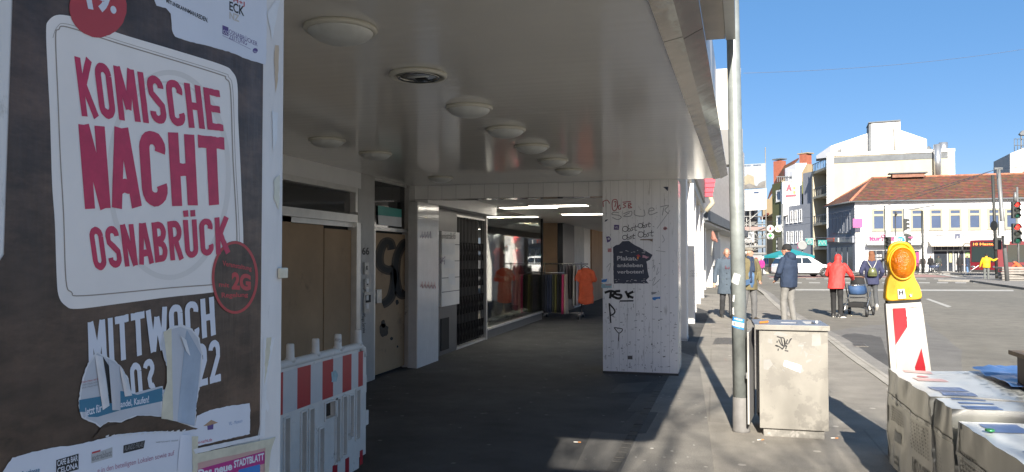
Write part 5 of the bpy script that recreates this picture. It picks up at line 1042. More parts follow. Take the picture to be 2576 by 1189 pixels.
# ================================================================ WRAPPED PACKS
m_foil = M('silver film wrap', (.44, .44, .41), .28, .85, var=.05, vs=2.5, bump=.10, bs=4.0, bstretch=(1, 1.6, .6)); m_film = M('white printed film', (.52, .53, .51), .3, var=.06, vs=4, bump=.3, bs=5)
m_pbl = M('blue film print', (.09, .13, .26), .3, var=.25, vs=8); m_pgr = M('grey film print', (.33, .35, .34), .4, var=.2, vs=60); m_pdk = M('dark film print', (.09, .095, .09), .35, var=.1); m_prd = M('red film print', (.45, .03, .06), .3)
HP = .745
def pack(lab, x0, x1, y0, y1, zt, marks, seed):
    t = thing('wrapped_pack', lab, 'wrapped pack', ((x0+x1)/2, (y0+y1)/2, .11), 0, 'film wrapped packs on pallets')
    def wob(p):
        e_ = Vector(((mnoise.noise((p.y*3.1+seed, p.z*4.3, 1.1)))*.012+mnoise.noise((p.y*11+p.z*7+seed, p.z*3-p.y*2, 4))*.010, mnoise.noise((p.x*3+seed, p.z*3.5, 5))*.014, mnoise.noise((p.x*3.3, p.y*3.3, seed+2))*.010))
        return p+e_
    def grid(mb, o, ex, ey, n, m_):
        o, ex, ey = Vector(o), Vector(ex), Vector(ey); g_ = [[mb.v(wob(o+ex*(i/n)+ey*(j/m_))) for i in range(n+1)] for j in range(m_+1)]
        for j in range(m_):
            for i in range(n): mb.face([g_[j][i], g_[j][i+1], g_[j+1][i+1], g_[j+1][i]], True)
    zb = .11; dx, dy, dz = x1-x0, y1-y0, zt-zb; mb = MB()
    grid(mb, (x0, y0, zb), (0, dy, 0), (0, 0, dz), 26, 18); grid(mb, (x1, y0, zb), (0, dy, 0), (0, 0, dz), 12, 8); grid(mb, (x0, y0, zb), (dx, 0, 0), (0, 0, dz), 20, 14); grid(mb, (x0, y1, zb), (dx, 0, 0), (0, 0, dz), 20, 14)
    bmesh.ops.remove_doubles(mb.b, verts=mb.b.verts[:], dist=.0005); bd_ = mb.build('foil_sides', m_foil, t)
    mb = MB(); grid(mb, (x0, y0, zt), (dx, 0, 0), (0, dy, 0), 24, 22); tp = mb.build('printed_top', m_film, t)
    def topf(off): return lambda u, v: wob(Vector((x0+dx*u, y0+dy*v, zt)))+Vector((0, 0, off))
    def sidef(off): return lambda u, v: wob(Vector((x0, y0+dy*(1-u), zb+dz*v)))+Vector((-off, 0, 0))
    def patch(fn, u0, v0, u1, v1, mat, nm, par, n=10, m_=10, skew=0):
        mb = MB(); g_ = [[mb.v(fn(u0+(u1-u0)*i/n+skew*j/m_, v0+(v1-v0)*j/m_)) for i in range(n+1)] for j in range(m_+1)]
        for j in range(m_):
            for i in range(n): mb.face([g_[j][i], g_[j][i+1], g_[j+1][i+1], g_[j+1][i]], True)
        return mb.build(nm, mat, par)
    for v0, v1 in ((.02, .16), (.19, .34), (.52, .64), (.86, .97)): patch(topf(.003), .045, v0, .15, v1, m_pbl if seed != 1 or v0 < .5 else m_pinkp, 'blue_block', tp)
    mb = MB(); rr = random.Random(seed)
    for r_ in range(26):
        v = .05+.9*r_/26; u = .24+.03*(r_ % 3)
        while u < .92:
            w_ = rr.uniform(.008, .03); f = topf(.0032)
            if rr.random() < .72: mb.poly([f(u, v), f(u+w_, v), f(u+w_, v+.014), f(u, v+.014)])
            u += w_+.012
    mb.build('small_print', m_pgr, tp)['kind'] = 'stuff'
    for m__ in marks:
        if m__[0] == 'text':
            _, s_, u0, v0, u1, v1, mm = m__; f = sidef(.004); mb = MB(); mb.text(s_, lambda u, v: f(u0+(u1-u0)*u, v0+(v1-v0)*v), .03); mb.build('lettering', mm, bd_)
        elif m__[0] == 'dots':
            _, u0, v0, u1, v1, nu, nv = m__; f = sidef(.004); mb = MB()
            for i in range(nu):
                for j in range(nv):
                    u = u0+(u1-u0)*i/nu; v = v0+(v1-v0)*j/nv; mb.poly([f(u, v), f(u+.012, v), f(u+.012, v+.016), f(u, v+.016)])
            mb.build('dot_print', m_pdk, bd_)['kind'] = 'stuff'
        elif m__[0] == 'rect': patch(sidef(.0035), *m__[1:5], m__[5], 'print_block', bd_, 3, 3)
        elif m__[0] == 'red': f = topf(.0036); mb = MB(); mb.face([mb.v(f(m__[1]+.022*math.cos(a), m__[2]+.03*math.sin(a))) for a in [k*math.pi/8 for k in range(16)]]); mb.build('red_dot', m_prd, tp)
    # clear strap round the pack and folded film at the corner
    for v in (.72,):
        mb = MB(); f = sidef(.0042); pr_ = None
        for i in range(31):
            a, c = mb.v(f(i/30, v+.0)), mb.v(f(i/30, v+.035))
            if pr_: mb.face([pr_[0], a, c, pr_[1]], True)
            pr_ = (a, c)
        mb.build('film_band', M('glossy film band', (.30, .31, .29), .12, .5, var=.1), bd_)
    for s_ in (.012, .988):
        mb = MB(); f = sidef(.003); pr_ = None
        for i in range(25):
            a, c = mb.v(f(s_-.006, i/24)), mb.v(f(s_+.006, i/24))
            if pr_: mb.face([pr_[0], pr_[1], c, a], True)
            pr_ = (a, c)
        mb.build('weld_seam', m_film, bd_)
    return t
px0 = 1.135
pack('silver film wrapped pack farthest from the camera with a red dot on top', px0, 2.75, 4.64, 5.72, HP, [('text', 'KLUTE', .60, .20, .97, .33, m_pdk), ('dots', .62, .42, .96, .70, 8, 9), ('dots', .14, .50, .38, .66, 10, 6), ('rect', .24, .68, .28, .80, m_pdk), ('rect', .18, .32, .32, .42, m_pgr), ('rect', .02, .45, .05, .62, m_pdk), ('rect', .15, .06, .24, .09, m_pdk), ('text', 'Top-fest', .13, .12, .26, .16, m_pdk), ('red', .09, .72)], 1)
pack('narrow end of a silver film wrapped pack between its two neighbours', px0+.02, 2.7, 4.33, 4.625, HP-.004, [('text', 'MANN', .1, .18, .85, .32, m_pdk), ('dots', .08, .42, .42, .72, 4, 9)], 2)
pack('lower silver film wrapped pack nearest the camera carrying a green bottle cap', px0+.015, 2.7, 2.6, 4.22, .70, [('dots', .03, .42, .15, .80, 6, 10), ('rect', .05, .40, .09, .55, m_pdk), ('text', 'KLUTEMANN', .30, .14, .72, .24, m_pgr)], 3)
m_wood = M('grey pallet wood', (.20, .17, .13), .85, var=.25, vs=8, stretch=(1, 1, 8))
for (a, c), lab in (((4.34, 5.70), 'wooden pallet under the two farther wrapped packs'), ((2.62, 4.2), 'wooden pallet under the nearest wrapped pack')):
    t = thing('pallet', lab, 'pallet', (1.9, (a+c)/2, 0))
    for k in range(4): mb = MB(); mb.box(px0+.05+k*.5, px0+.14+k*.5, a, c, .022, .085); mb.build('runner', m_wood, t)
    for k in range(6): y_ = a+(c-a-.1)*k/5; mb = MB(); mb.box(px0+.03, 2.7, y_, y_+.1, .0855, .106); mb.build('deck_board', m_wood, t); mb = MB(); mb.box(px0+.03, 2.7, y_, y_+.1, 0, .0215); mb.build('deck_board', m_wood, t)
# blue sheet and brown box at the right edge
m_tarp = M('blue plastic sheet', (.07, .14, .32), .3, var=.15, vs=5, bump=.5, bs=5)
mb = MB(); qs = [PL(x, y, (0, 0, HP+.02), (0, 0, 1)) for x, y in ((2445, 930), (2640, 922), (2700, 985), (2560, 990), (2530, 962))]
cpt = sum(qs, Vector())/5; n = 14; grd = []
for j in range(n+1):
    row = []
    for i in range(n+1):
        u, v = i/n, j/n; p = (qs[0]*(1-u)+qs[1]*u)*(1-v)+(qs[4].lerp(qs[3], .5)*(1-u)+qs[2]*u)*v; p = Vector((p.x, p.y, HP+.035+.02*mnoise.noise((p.x*6, p.y*9, 2))+.012*mnoise.noise((p.x*15, p.y*18, 5)))); row.append(mb.v(p))
    grd.append(row)
for j in range(n):
    for i in range(n): mb.face([grd[j][i], grd[j][i+1], grd[j+1][i+1], grd[j+1][i]], True)
tag(mb.build('plastic_sheet', m_tarp), 'crumpled blue plastic sheet lying on the farthest wrapped pack', 'plastic sheet')
m_brn = M('dark brown crate', (.055, .045, .035), .6, var=.2, vs=6); m_brn2 = M('wooden rim', (.16, .12, .08), .7, var=.25, vs=9)
bq = PL(2560, 972, (0, 0, HP+.01), (0, 0, 1)); bq.y -= .4; CT = thing('tool_crate', 'dark crate with a wooden rim standing on the wrapped packs at the right edge', 'crate', (bq.x+.25, bq.y+.25, HP+.012))
mb = MB(); x_, y_ = bq.x, bq.y
for q in ((x_, x_+.5, y_, y_+.02), (x_, x_+.5, y_+.38, y_+.40), (x_, x_+.02, y_+.0205, y_+.3795), (x_+.48, x_+.5, y_+.0205, y_+.3795)): mb.box(*q, HP+.012, HP+.19)
mb.box(x_+.021, x_+.479, y_+.021, y_+.379, HP+.013, HP+.03); mb.build('sides', m_brn, CT)
mb = MB()
for q in ((x_-.035, x_+.535, y_-.03, y_+.02), (x_-.035, x_+.535, y_+.38, y_+.43), (x_-.035, x_+.02, y_+.0205, y_+.3795), (x_+.48, x_+.535, y_+.0205, y_+.3795)): mb.box(*q, HP+.191, HP+.215)
mb.build('rim', m_brn2, CT)
cp = PL(2490, 1083, (0, 0, .712), (0, 0, 1)); mb = MB(); mb.lathe((cp.x, cp.y, .708), [(.018, 0), (.021, .004), (.019, .011), (.012, .013), (.004, .0135)], 20); o = mb.build('bottle_cap', M('green gold bottle cap', (.05, .25, .10), .3, .5, var=.4, vs=60)); tag(o, 'green and gold bottle cap on the nearest wrapped pack', 'bottle cap')
# litter
m_scrap = M('dull scrap paper', (.38, .37, .34), .8, var=.1); rr = random.Random(11); m_cig = M('cigarette paper', (.7, .68, .62), .7); m_filt = M('cigarette filter', (.6, .25, .08), .8)
def cig(x, y, a, z, lab):
    p = G(x, y, z); d = Vector((math.cos(a), math.sin(a), 0)); t = thing('cigarette_end', lab, 'litter', p, 0, 'cigarette ends on the ground')
    mb = MB(); mb.tube([p+Vector((0, 0, .004)), p+d*.035+Vector((0, 0, .004))], .004, 8); mb.build('paper', m_cig, t); mb = MB(); mb.tube([p+d*.0352+Vector((0, 0, .004)), p+d*.06+Vector((0, 0, .004))], .0042, 8); mb.build('filter', m_filt, t)
for x, y, a, z, lab in ((1443, 1113, .1, .004, 'cigarette end in the sunny spot on the dark walkway'), (1905, 1108, .5, .006, 'cigarette end beside the foot of the pole'), (2090, 1103, .2, .006, 'cigarette end right of the bin foot')): cig(x, y, a, z, lab)
for i, (x, y) in enumerate(((1600, 1150), (1650, 1170), (1700, 1165), (1690, 1135), (1730, 1150), (1745, 1120), (1640, 1128), (1775, 1050), (1925, 1115), (1895, 1112), (1600, 945), (1660, 948))):
    p = G(x, y, .006); q = [p+Vector((rr.uniform(-.03, .03), rr.uniform(-.03, .03), 0)) for _ in range(3)]; s_ = rr.uniform(.005, .012)
    mb = MB(); mb.prism([(p.x+s_*math.cos(a)*rr.uniform(.6, 1.4), p.y+s_*math.sin(a)*rr.uniform(.6, 1.4), .006) for a in (0, 1.2, 2.5, 3.9, 5.2)], (0, 0, .003)); tag(mb.build('paper_scrap', m_scrap), 'tiny white paper scrap trodden on the ground', 'litter', 'tiny paper scraps on the ground')

# bare street tree behind the camera: its twigs break the sunlight on the walkway
m_bark = M('grey bark', (.10, .085, .07), .9, var=.3, vs=12)
TR = thing('bare_tree', 'bare street tree standing on the pavement behind the camera', 'tree', (.95, -8.2, 0))
mb = MB(); rr = random.Random(21); mb.tube([(.95, -8.2, 0), (.97, -8.2, 2.2), (.9, -8.15, 4.0)], [.16, .13, .11], 12); mb.build('trunk', m_bark, TR)
mb = MB()
def limb(p, d, r_, L_, lv):
    pts = [p]; q = Vector(p); dd = d.copy()
    for i in range(4): dd = (dd+Vector((rr.uniform(-.25, .25), rr.uniform(-.25, .25), rr.uniform(-.05, .2)))).normalized(); q = q+dd*L_/4; pts.append(q.copy())
    mb.tube(pts, [r_*(1-.14*i) for i in range(5)], 6)
    if lv:
        for k in range(4 if lv > 1 else 3):
            b_ = pts[rr.choice((1, 2, 3, 4))]; nd = (dd+Vector((rr.uniform(-1, 1), rr.uniform(-1, 1), rr.uniform(-.3, .7)))).normalized(); limb(b_, nd, r_*.5, L_*.68, lv-1)
for k in range(9): a = k*.7; limb(Vector((.9, -8.15, 3.3+.12*k)), Vector((math.cos(a)*.8, math.sin(a)*.8, .9)).normalized(), .062, 2.6, 3)
mb.build('crown', m_bark, TR)
# ================================================================ PEOPLE
m_skin = M('skin', (.40, .21, .145), .5, var=.06, vs=30); m_lip = M('lips', (.38, .13, .11), .5, var=0); m_eye = M('eyes', (.04, .03, .03), .3, var=0)
def cloth(nm, col, rough=.85, b=.25): return M('cloth '+nm, col, rough, var=.10, vs=9, bump=b, bs=30)
def person(label, pos, head, H=1.75, pose={}, jacket=None, trousers=None, shoes=(.03, .03, .03), hat=None, hair=None, extra=None, vox=.011, skin=True, group=None, seed=0, slim=1.0, hem=.80, hood=False, glasses=False, turn=0., tilt=0., gloves=None, collar=True, tshape=None, sole=None):
    s = H/1.75
    J = dict(hipL=(-.09, 0, .93), hipR=(.09, 0, .93), kneeL=(-.10, .02, .50), kneeR=(.10, .02, .50), ankL=(-.10, -.02, .08), ankR=(.10, -.02, .08),
             shL=(-.185, 0, 1.42), shR=(.185, 0, 1.42), elL=(-.24, -.02, 1.14), elR=(.24, -.02, 1.14), wrL=(-.24, .07, .90), wrR=(.24, .07, .90),
             pel=(0, 0, .95), chest=(0, 0, 1.30), neck=(0, -.005, 1.49), head=(0, .015, 1.63), footL=0., footR=0.)
    J.update(pose)
    V = {k: (Vector(v)*s if hasattr(v, '__len__') else v) for k, v in J.items()}
    P = thing('person', label, 'person', pos, R(head), group)
    HT = Matrix.Rotation(R(turn), 3, 'Z') @ Matrix.Rotation(R(tilt), 3, 'X'); hc = V['head']
    hp = lambda x, y, z: hc+HT @ (Vector((x, y, z))*s)
    # body: one continuous skin
    mb = MB()
    mb.ell(hp(0, 0, .01), (.074*s, .092*s, .112*s), rot=HT); mb.ell(hp(0, .03, -.055), (.052*s, .058*s, .06*s), rot=HT)
    mb.cap(hp(0, .082, .015), .011*s, hp(0, .103, -.022), .016*s, 8)
    for k in (-1, 1): mb.ell(hp(.077*k, -.008, -.005), (.013*s, .022*s, .034*s), 8, 6, HT); mb.ell(hp(.032*k, .078, .028), (.02*s, .014*s, .008*s), 8, 6, HT)
    mb.ell(hp(0, .083, -.055), (.024*s, .012*s, .012*s), 8, 6, HT); mb.ell(hp(0, .068, -.092), (.022*s, .022*s, .018*s), 8, 6, HT)
    mb.cap(V['neck']-Vector((0, 0, .06*s)), .056*s, hp(0, -.015, -.06), .052*s)
    mb.cap(V['pel'], .12*s*slim, V['chest'], .125*s*slim); mb.cap(V['shL'], .06*s, V['shR'], .06*s)
    for k in 'LR':
        mb.cap(V['sh'+k], .05*s, V['el'+k], .04*s); mb.cap(V['el'+k], .04*s, V['wr'+k], .027*s); mb.cap(V['hip'+k], .075*s, V['knee'+k], .05*s); mb.cap(V['knee'+k], .05*s, V['ank'+k], .035*s)
        # hand: palm, four unequal bent fingers and a thumb from the side of the palm
        d = (V['wr'+k]-V['el'+k]).normalized(); side = d.cross(Vector((0, 1, 0)) if abs(d.y) < .9 else Vector((0, 0, 1))).normalized(); cu = side.cross(d).normalized()
        if k == 'R': side = -side
        w0 = V['wr'+k]; pc = w0+d*.05*s; mb.cap(w0+d*.015*s, .026*s, w0+d*.08*s, .03*s, 8)
        for i_, (o_, L_) in enumerate(((-.026, .062), (-.009, .075), (.009, .07), (.025, .055))):
            b0 = w0+d*.085*s+side*o_*s; b1 = b0+d*L_*.55*s+cu*.006*s; b2 = b1+d*L_*.35*s+cu*.025*s
            mb.cap(b0, .0095*s, b1, .0085*s, 6); mb.cap(b1, .0085*s, b2, .0075*s, 6)
        t0 = w0+d*.03*s-side*.028*s; t1 = t0+d*.035*s-side*.022*s+cu*.012*s; mb.cap(t0, .012*s, t1, .0105*s, 6); mb.cap(t1, .0105*s, t1+d*.028*s+cu*.01*s, .009*s, 6)
    eyes = [hp(.03*k, .088, .018) for k in (-1, 1)]; mth = hp(0, .09, -.056); hands = [V['wrL'], V['wrR']]
    def paint(c):
        if (c-eyes[0]).length < .013*s or (c-eyes[1]).length < .013*s: return 1
        if abs((c-mth).z) < .008*s and (c-mth).length < .026*s: return 2
        if gloves and min((c-h).length for h in hands) < .19*s and c.z < 1.15*s: return 3
        return 0
    mats = [m_skin, m_eye, m_lip]+([gloves] if gloves else [])
    blob(mb, vox if vox < .015 else vox*.85, 'body', mats, P, 2, paint=paint)
    # jacket: torso and sleeves fused
    if jacket:
        jm = jacket; mb = MB(); pel, ch, nk = V['pel'], V['chest'], V['neck']; ax = (ch-pel)
        zc = lambda z: pel+ax*((z*s-pel.z)/max(.1, ax.z)) if ax.z > .05 else pel
        w_ = tshape or ((hem, .185, .135), (.95, .185, .14), (1.10, .175, .13), (1.28, .20, .14), (1.40, .205, .125), (1.47, .13, .10), (1.52, .08, .085))
        rings = []
        for z, a, b in w_:
            c = zc(z) if z < 1.3 else zc(1.3).lerp(nk+Vector((0, 0, .03*s)), (z-1.3)/.22)
            rings.append([c+Vector((a*s*slim*math.cos(2*math.pi*k/20), b*s*slim*math.sin(2*math.pi*k/20), 0)) for k in range(20)])
        mb.loft(rings)
        for k in 'LR':
            mb.ell(V['sh'+k], (.075*s, .08*s, .075*s)); mb.cap(V['sh'+k], .078*s, V['el'+k], .066*s); mb.cap(V['el'+k], .066*s, V['wr'+k]-(V['wr'+k]-V['el'+k]).normalized()*.01, .052*s)
        if collar: mb.cap(nk-Vector((0, 0, .03*s)), .085*s, nk+Vector((0, .0, .05*s)), .075*s)
        if hood == 'up':
            mb.ell(hp(0, -.02, .015), (.098*s, .112*s, .135*s), rot=HT); mb.cap(nk, .085*s, hp(0, -.03, -.04), .09*s)
        elif hood: mb.ell(nk+Vector((0, -.10*s, .0)), (.12*s, .07*s, .085*s)); mb.ell(nk+Vector((0, -.06*s, .05)), (.10*s, .07*s, .06*s))
        blob(mb, vox, 'jacket', jm, P, 3, .011, 8, seed)
    if trousers:
        mb = MB(); mb.ell(V['pel']-Vector((0, 0, .02*s)), (.17*s*slim, .125*s*slim, .12*s))
        for k in 'LR': mb.cap(V['hip'+k], .098*s*slim, V['knee'+k], .072*s*slim); mb.cap(V['knee'+k], .072*s*slim, V['ank'+k]+Vector((0, 0, .0)), .062*s*slim)
        blob(mb, vox, 'trousers', trousers, P, 3, .008, 10, seed+3)
    shm = shoes if not isinstance(shoes, tuple) else cloth('shoe '+str(shoes), shoes, .5)
    for k in 'LR':
        a = V['ank'+k]; yaw_ = Matrix.Rotation(R(J['foot'+k]), 3, 'Z'); mb = MB()
        pit = Matrix.Rotation(R(pose.get('heel'+k, 0)), 3, 'X'); q = lambda x, y, z: a+yaw_ @ (pit @ (Vector((x, y, z))*s))
        mb.loft([[q(.042*ww*math.cos(t), yy, max(-.078, -.04+hh*math.sin(t))) for t in [2*math.pi*i/14 for i in range(14)]] for yy, ww, hh in ((-.085, .6, .04), (-.06, .95, .075), (0, 1, .085), (.07, 1.05, .055), (.13, 1.05, .042), (.175, .85, .034), (.195, .4, .02))])
        sh = mb.build('shoe', shm, P, local=True)
        if sole:
            mb = MB(); mb.prism([q(.046*math.cos(t), .05+.14*math.sin(t), -.079) for t in [2*math.pi*i/16 for i in range(16)]], (0, 0, .028*s)); mb.build('sole', sole, sh, local=True)
    if hair:
        mb = MB()
        if hair[1] == 'long':
            mb.ell(hp(0, -.025, .03), (.092*s, .10*s, .11*s), rot=HT); mb.cap(hp(-.04, -.05, 0), .055*s, hp(-.055, -.055, -.15), .05*s); mb.cap(hp(.04, -.05, 0), .055*s, hp(.055, -.055, -.15), .05*s); mb.cap(hp(0, -.06, 0), .06*s, hp(0, -.075, -.17), .05*s)
            blob(mb, vox, 'hair', hair[0], P, 2, .01, 18, seed)
        elif hair[1] == 'fringe':
            mb.ell(hp(0, -.035, -.005), (.080*s, .075*s, .055*s), rot=HT); blob(mb, vox*.7, 'hair', hair[0], P, 1)
        else:
            mb.ell(hp(0, -.02, .035), (.082*s, .098*s, .10*s), rot=HT); blob(mb, vox, 'hair', hair[0], P, 2, .006, 22, seed)
    if hat:
        mb = MB()
        if hat[1] == 'beanie': mb.ell(hp(0, -.012, .055), (.088*s, .104*s, .10*s), rot=HT); mb.ell(hp(0, -.01, .03), (.094*s, .11*s, .032*s), rot=HT)
        else: mb.ell(hp(0, -.01, .075), (.098*s, .118*s, .055*s), rot=HT); mb.ell(hp(0, .085, .052), (.075*s, .07*s, .014*s), rot=HT); mb.ell(hp(0, -.01, .05), (.09*s, .107*s, .03*s), rot=HT)
        blob(mb, vox*.7, hat[2], hat[0], P, 2)
    if glasses:
        mb = MB()
        for k in (-1, 1): mb.tube([hp(.031*k+.024*math.cos(t), .101, .018+.019*math.sin(t)) for t in [2*math.pi*i/12 for i in range(13)]], .002*s, 5); mb.tube([hp(.056*k, .095, .022), hp(.079*k, .0, .015)], .002*s, 5)
        mb.tube([hp(-.008, .105, .022), hp(.008, .105, .022)], .002*s, 5); mb.build('glasses', m_chr, P, local=True)
    if extra: extra(P, V, s, hp)
    return P
def g0(px, py, z=0.): p = G(px, py, z); return (p.x, p.y, z)
c_coat = cloth('blue grey coat', (.055, .075, .10)); c_char = cloth('charcoal', (.035, .036, .04)); c_grey = cloth('grey denim', (.10, .10, .102)); c_lgrey = cloth('light grey chino', (.165, .16, .15))
c_navy = cloth('navy', (.014, .026, .055)); c_olive = cloth('olive', (.12, .10, .05)); c_red = cloth('coral red', (.62, .035, .03), .7); c_blk = cloth('black', (.011, .011, .012)); c_blue2 = cloth('violet navy', (.028, .032, .075)); c_yel = cloth('yellow', (.66, .38, .008), .7); c_mag = cloth('magenta', (.30, .02, .16)); c_denim = cloth('denim blue', (.09, .17, .31)); c_orj = cloth('rust orange', (.62, .10, .03)); c_maroon = cloth('dark wine scarf', (.07, .035, .05)); c_cap = cloth('grey tweed', (.16, .145, .12)); c_brown = cloth('auburn hair', (.16, .065, .03)); c_whair = cloth('grey hair', (.5, .48, .45)); m_shoewh = cloth('white shoe', (.62, .60, .56))
# man in the long grey coat, walking towards the camera
def ex_oldman(P, V, s, hp):
    mb = MB()
    for k in (-1, 1): mb.cap(hp(.05*k, .02, -.125), .03, Vector((.03*k, .125*s, 1.24*s)), .035)
    mb.cap(hp(-.05, .05, -.135), .03, hp(.05, .05, -.135), .03); blob(mb, .01, 'scarf', c_maroon, P, 2)
    mb = MB()
    for z in (1.12, .98, .84): mb.ell((.015, .15*s, z*s), .012, 8, 6)
    mb.build('buttons', c_blk, P, local=True)
person('bald man in glasses and a long blue grey overcoat walking beside the white columns', g0(1829, 800), 186, 1.74, dict(kneeL=(-.10, .10, .50), ankL=(-.10, .10, .08), kneeR=(.10, .0, .49), ankR=(.10, -.20, .10), heelR=-18, elL=(-.30, -.03, 1.14), wrL=(-.30, .03, .88), elR=(.27, .0, 1.13), wrR=(.30, .07, .90), head=(0, .04, 1.62)), c_coat, c_char, hair=(c_whair, 'fringe'), extra=ex_oldman, glasses=True, tilt=-10, gloves=c_blk, hem=.62, tshape=((.60, .235, .165), (.80, .215, .155), (1.0, .20, .145), (1.15, .20, .14), (1.30, .215, .145), (1.42, .21, .125), (1.49, .12, .10), (1.53, .08, .085)), seed=1)
# man in the flat cap
def ex_cap(P, V, s, hp):
    mb = MB(); mb.cap(hp(-.06, .0, -.12), .045, hp(.06, .0, -.12), .045); mb.cap(hp(0, .05, -.125), .045, hp(0, -.06, -.11), .045); mb.cap(hp(.05, .05, -.14), .04, Vector((.05, .15*s, .95*s)), .04); mb.cap(hp(-.03, .06, -.14), .045, Vector((-.02, .15*s, 1.2*s)), .04); blob(mb, .01, 'scarf', c_navy, P, 2, .006)
    mb = MB(); mb.loft([[Vector((a*math.cos(2*math.pi*k/16), .045+b*math.sin(2*math.pi*k/16), z)) for k in range(16)] for z, a, b in ((.80*s, .12, .10), (1.1*s, .115, .105), (1.4*s, .08, .08))]); mb.build('shirt', c_denim, P, local=True, smooth=True)
    mb = MB(); mb.slab(Vector((.05, .155*s, 1.02*s)), Vector((.26, .13, -.05)), Vector((.03, -.02, -.14)), Vector((0, .012, 0))); mb.build('shirt_flap', c_denim, P, local=True)
person('man in a tweed flat cap, olive parka and navy scarf standing behind the pole', g0(1885, 807), 212, 1.74, dict(kneeL=(-.10, .06, .49), ankL=(-.12, .02, .08), kneeR=(.12, .02, .50), ankR=(.15, -.06, .08), elR=(.34, -.02, 1.16), wrR=(.42, .16, 1.02), elL=(-.27, .02, 1.14), wrL=(-.18, .17, .97), chest=(0, .0, 1.3)), c_olive, c_grey, hat=(c_cap, 'cap', 'flat_cap'), hair=(c_whair, 'fringe'), extra=ex_cap, turn=35, tshape=((.74, .22, .15), (.95, .205, .14), (1.12, .20, .135), (1.28, .21, .145), (1.40, .21, .125), (1.47, .13, .10), (1.52, .08, .085)), seed=2, shoes=(.05, .04, .03))
# man with the black beanie, seen from behind left
person('man in a black beanie and navy hooded jacket standing behind the bin', g0(1985, 817), 48, 1.78, dict(hipL=(-.09, 0, .93), kneeL=(-.11, .06, .50), ankL=(-.12, .02, .08), kneeR=(.10, .02, .50), ankR=(.11, -.05, .08), elL=(-.30, .02, 1.16), wrL=(-.20, .18, 1.00), elR=(.28, .03, 1.15), wrR=(.19, .18, 1.0), head=(0, .05, 1.63), chest=(0, -.02, 1.3)), c_navy, c_lgrey, hat=(c_blk, 'beanie', 'beanie'), hood=True, turn=28, tshape=((.82, .205, .16), (.95, .215, .165), (1.12, .21, .16), (1.28, .22, .165), (1.40, .215, .14), (1.47, .14, .11), (1.53, .085, .09)), seed=3)
# person in the red hooded jacket pushing the pram
ppos = g0(2106, 798, RZ)
person('person in a coral red hooded jacket and black trousers pushing a pram', ppos, -22, 1.66, dict(pel=(0, -.06, .95), chest=(0, .05, 1.30), neck=(0, .10, 1.47), head=(0, .16, 1.575), shL=(-.19, .06, 1.40), shR=(.19, .06, 1.40), elL=(-.27, .12, 1.16), wrL=(-.24, .42, 1.08), elR=(.33, .16, 1.16), wrR=(.30, .46, 1.04), hipL=(-.09, -.05, .93), hipR=(.09, -.05, .93), kneeL=(-.10, .04, .50), ankL=(-.10, .02, .08), kneeR=(.10, -.04, .50), ankR=(.12, -.12, .08), footR=-35, footL=10), c_red, c_blk, hood='up', seed=4, hem=.80, sole=m_shoewh, tilt=-14, tshape=((.78, .215, .165), (.95, .215, .165), (1.12, .205, .155), (1.28, .22, .16), (1.40, .21, .135), (1.47, .13, .11), (1.52, .09, .09)))
# pram
def pram(label, pos, rot, col):
    t = thing('pram', label, 'pram', pos, R(rot)); cb = cloth('pram '+str(col), col, .7)
    for x in (-.26, .26):
        mb = MB(); mb.tube([(x, -.38, 1.02), (x, -.10, .74), (x, .12, .45), (x, .42, .12)], .017, 8); mb.tube([(x, .30, .62), (x, .05, .40), (x, -.30, .14)], .014, 8); mb.tube([(x, -.34, .16), (x, .44, .12)], .012, 8); mb.build('side_frame', m_chr, t, local=True)
    mb = MB(); mb.tube([(-.26, -.38, 1.02), (-.2, -.43, 1.04), (.2, -.43, 1.04), (.26, -.38, 1.02)], .02, 8); mb.build('handle', M('brown grip', (.12, .06, .04), .6), t, local=True)
    for y, r_ in ((-.32, .15), (.44, .12)):
        for x in (-.3, .3):
            mb = MB(); mb.lathe((x-.022, y, r_), [(r_*.72, 0), (r_, .006), (r_, .038), (r_*.72, .044)], 24, (1, 0, 0), caps=False); wh = mb.build('wheel', m_black, t, local=True)
            mb = MB(); mb.lathe((x-.012, y, r_), [(.03, 0), (.03, .024)], 12, (1, 0, 0))
            for k in range(6): a = k*math.pi/3; mb.bar((x, y, r_), (x, y+r_*.75*math.cos(a), r_+r_*.75*math.sin(a)), .014)
            mb.build('spokes', m_chr, wh, local=True)
    mb = MB(); mb.loft([[(a*math.cos(k*math.pi/10)*abs(math.cos(k*math.pi/10))**-.35 if abs(math.cos(k*math.pi/10)) > .01 else 0, .05+b*math.sin(k*math.pi/10), z) for k in range(20)] for z, a, b in ((.56, .17, .34), (.60, .20, .40), (.80, .22, .43))]); mb.build('carrycot', cb, t, local=True)
    mb = MB(); mb.loft([[(.225*math.cos(k*math.pi/10), .05+.435*math.sin(k*math.pi/10), z) for k in range(20)] for z in (.79, .83)]); mb.build('rim', m_chr, t, local=True)
    mb = MB(); mb.ell((0, .22, .84), (.22, .26, .26), 16, 9); blob(mb, .02, 'canopy', c_blk, t)
    mb = MB(); mb.box(-.2, .2, -.18, .30, .22, .36); mb.build('basket', c_blk, t, local=True, bevel=.04)
    mb = MB(); mb.bar((-.26, .30, .47), (.26, .30, .47), .03); mb.bar((-.26, -.12, .46), (.26, -.12, .46), .03); mb.build('cross_bar', m_chr, t, local=True)
    return t
hd = R(-22); pp = Vector(ppos)+Vector((math.sin(-hd)*.86+.30*math.cos(hd), math.cos(hd)*.86+.30*math.sin(hd), 0)); pram('blue pram with silver frame pushed by the person in red', pp, -22, (.03, .07, .16))
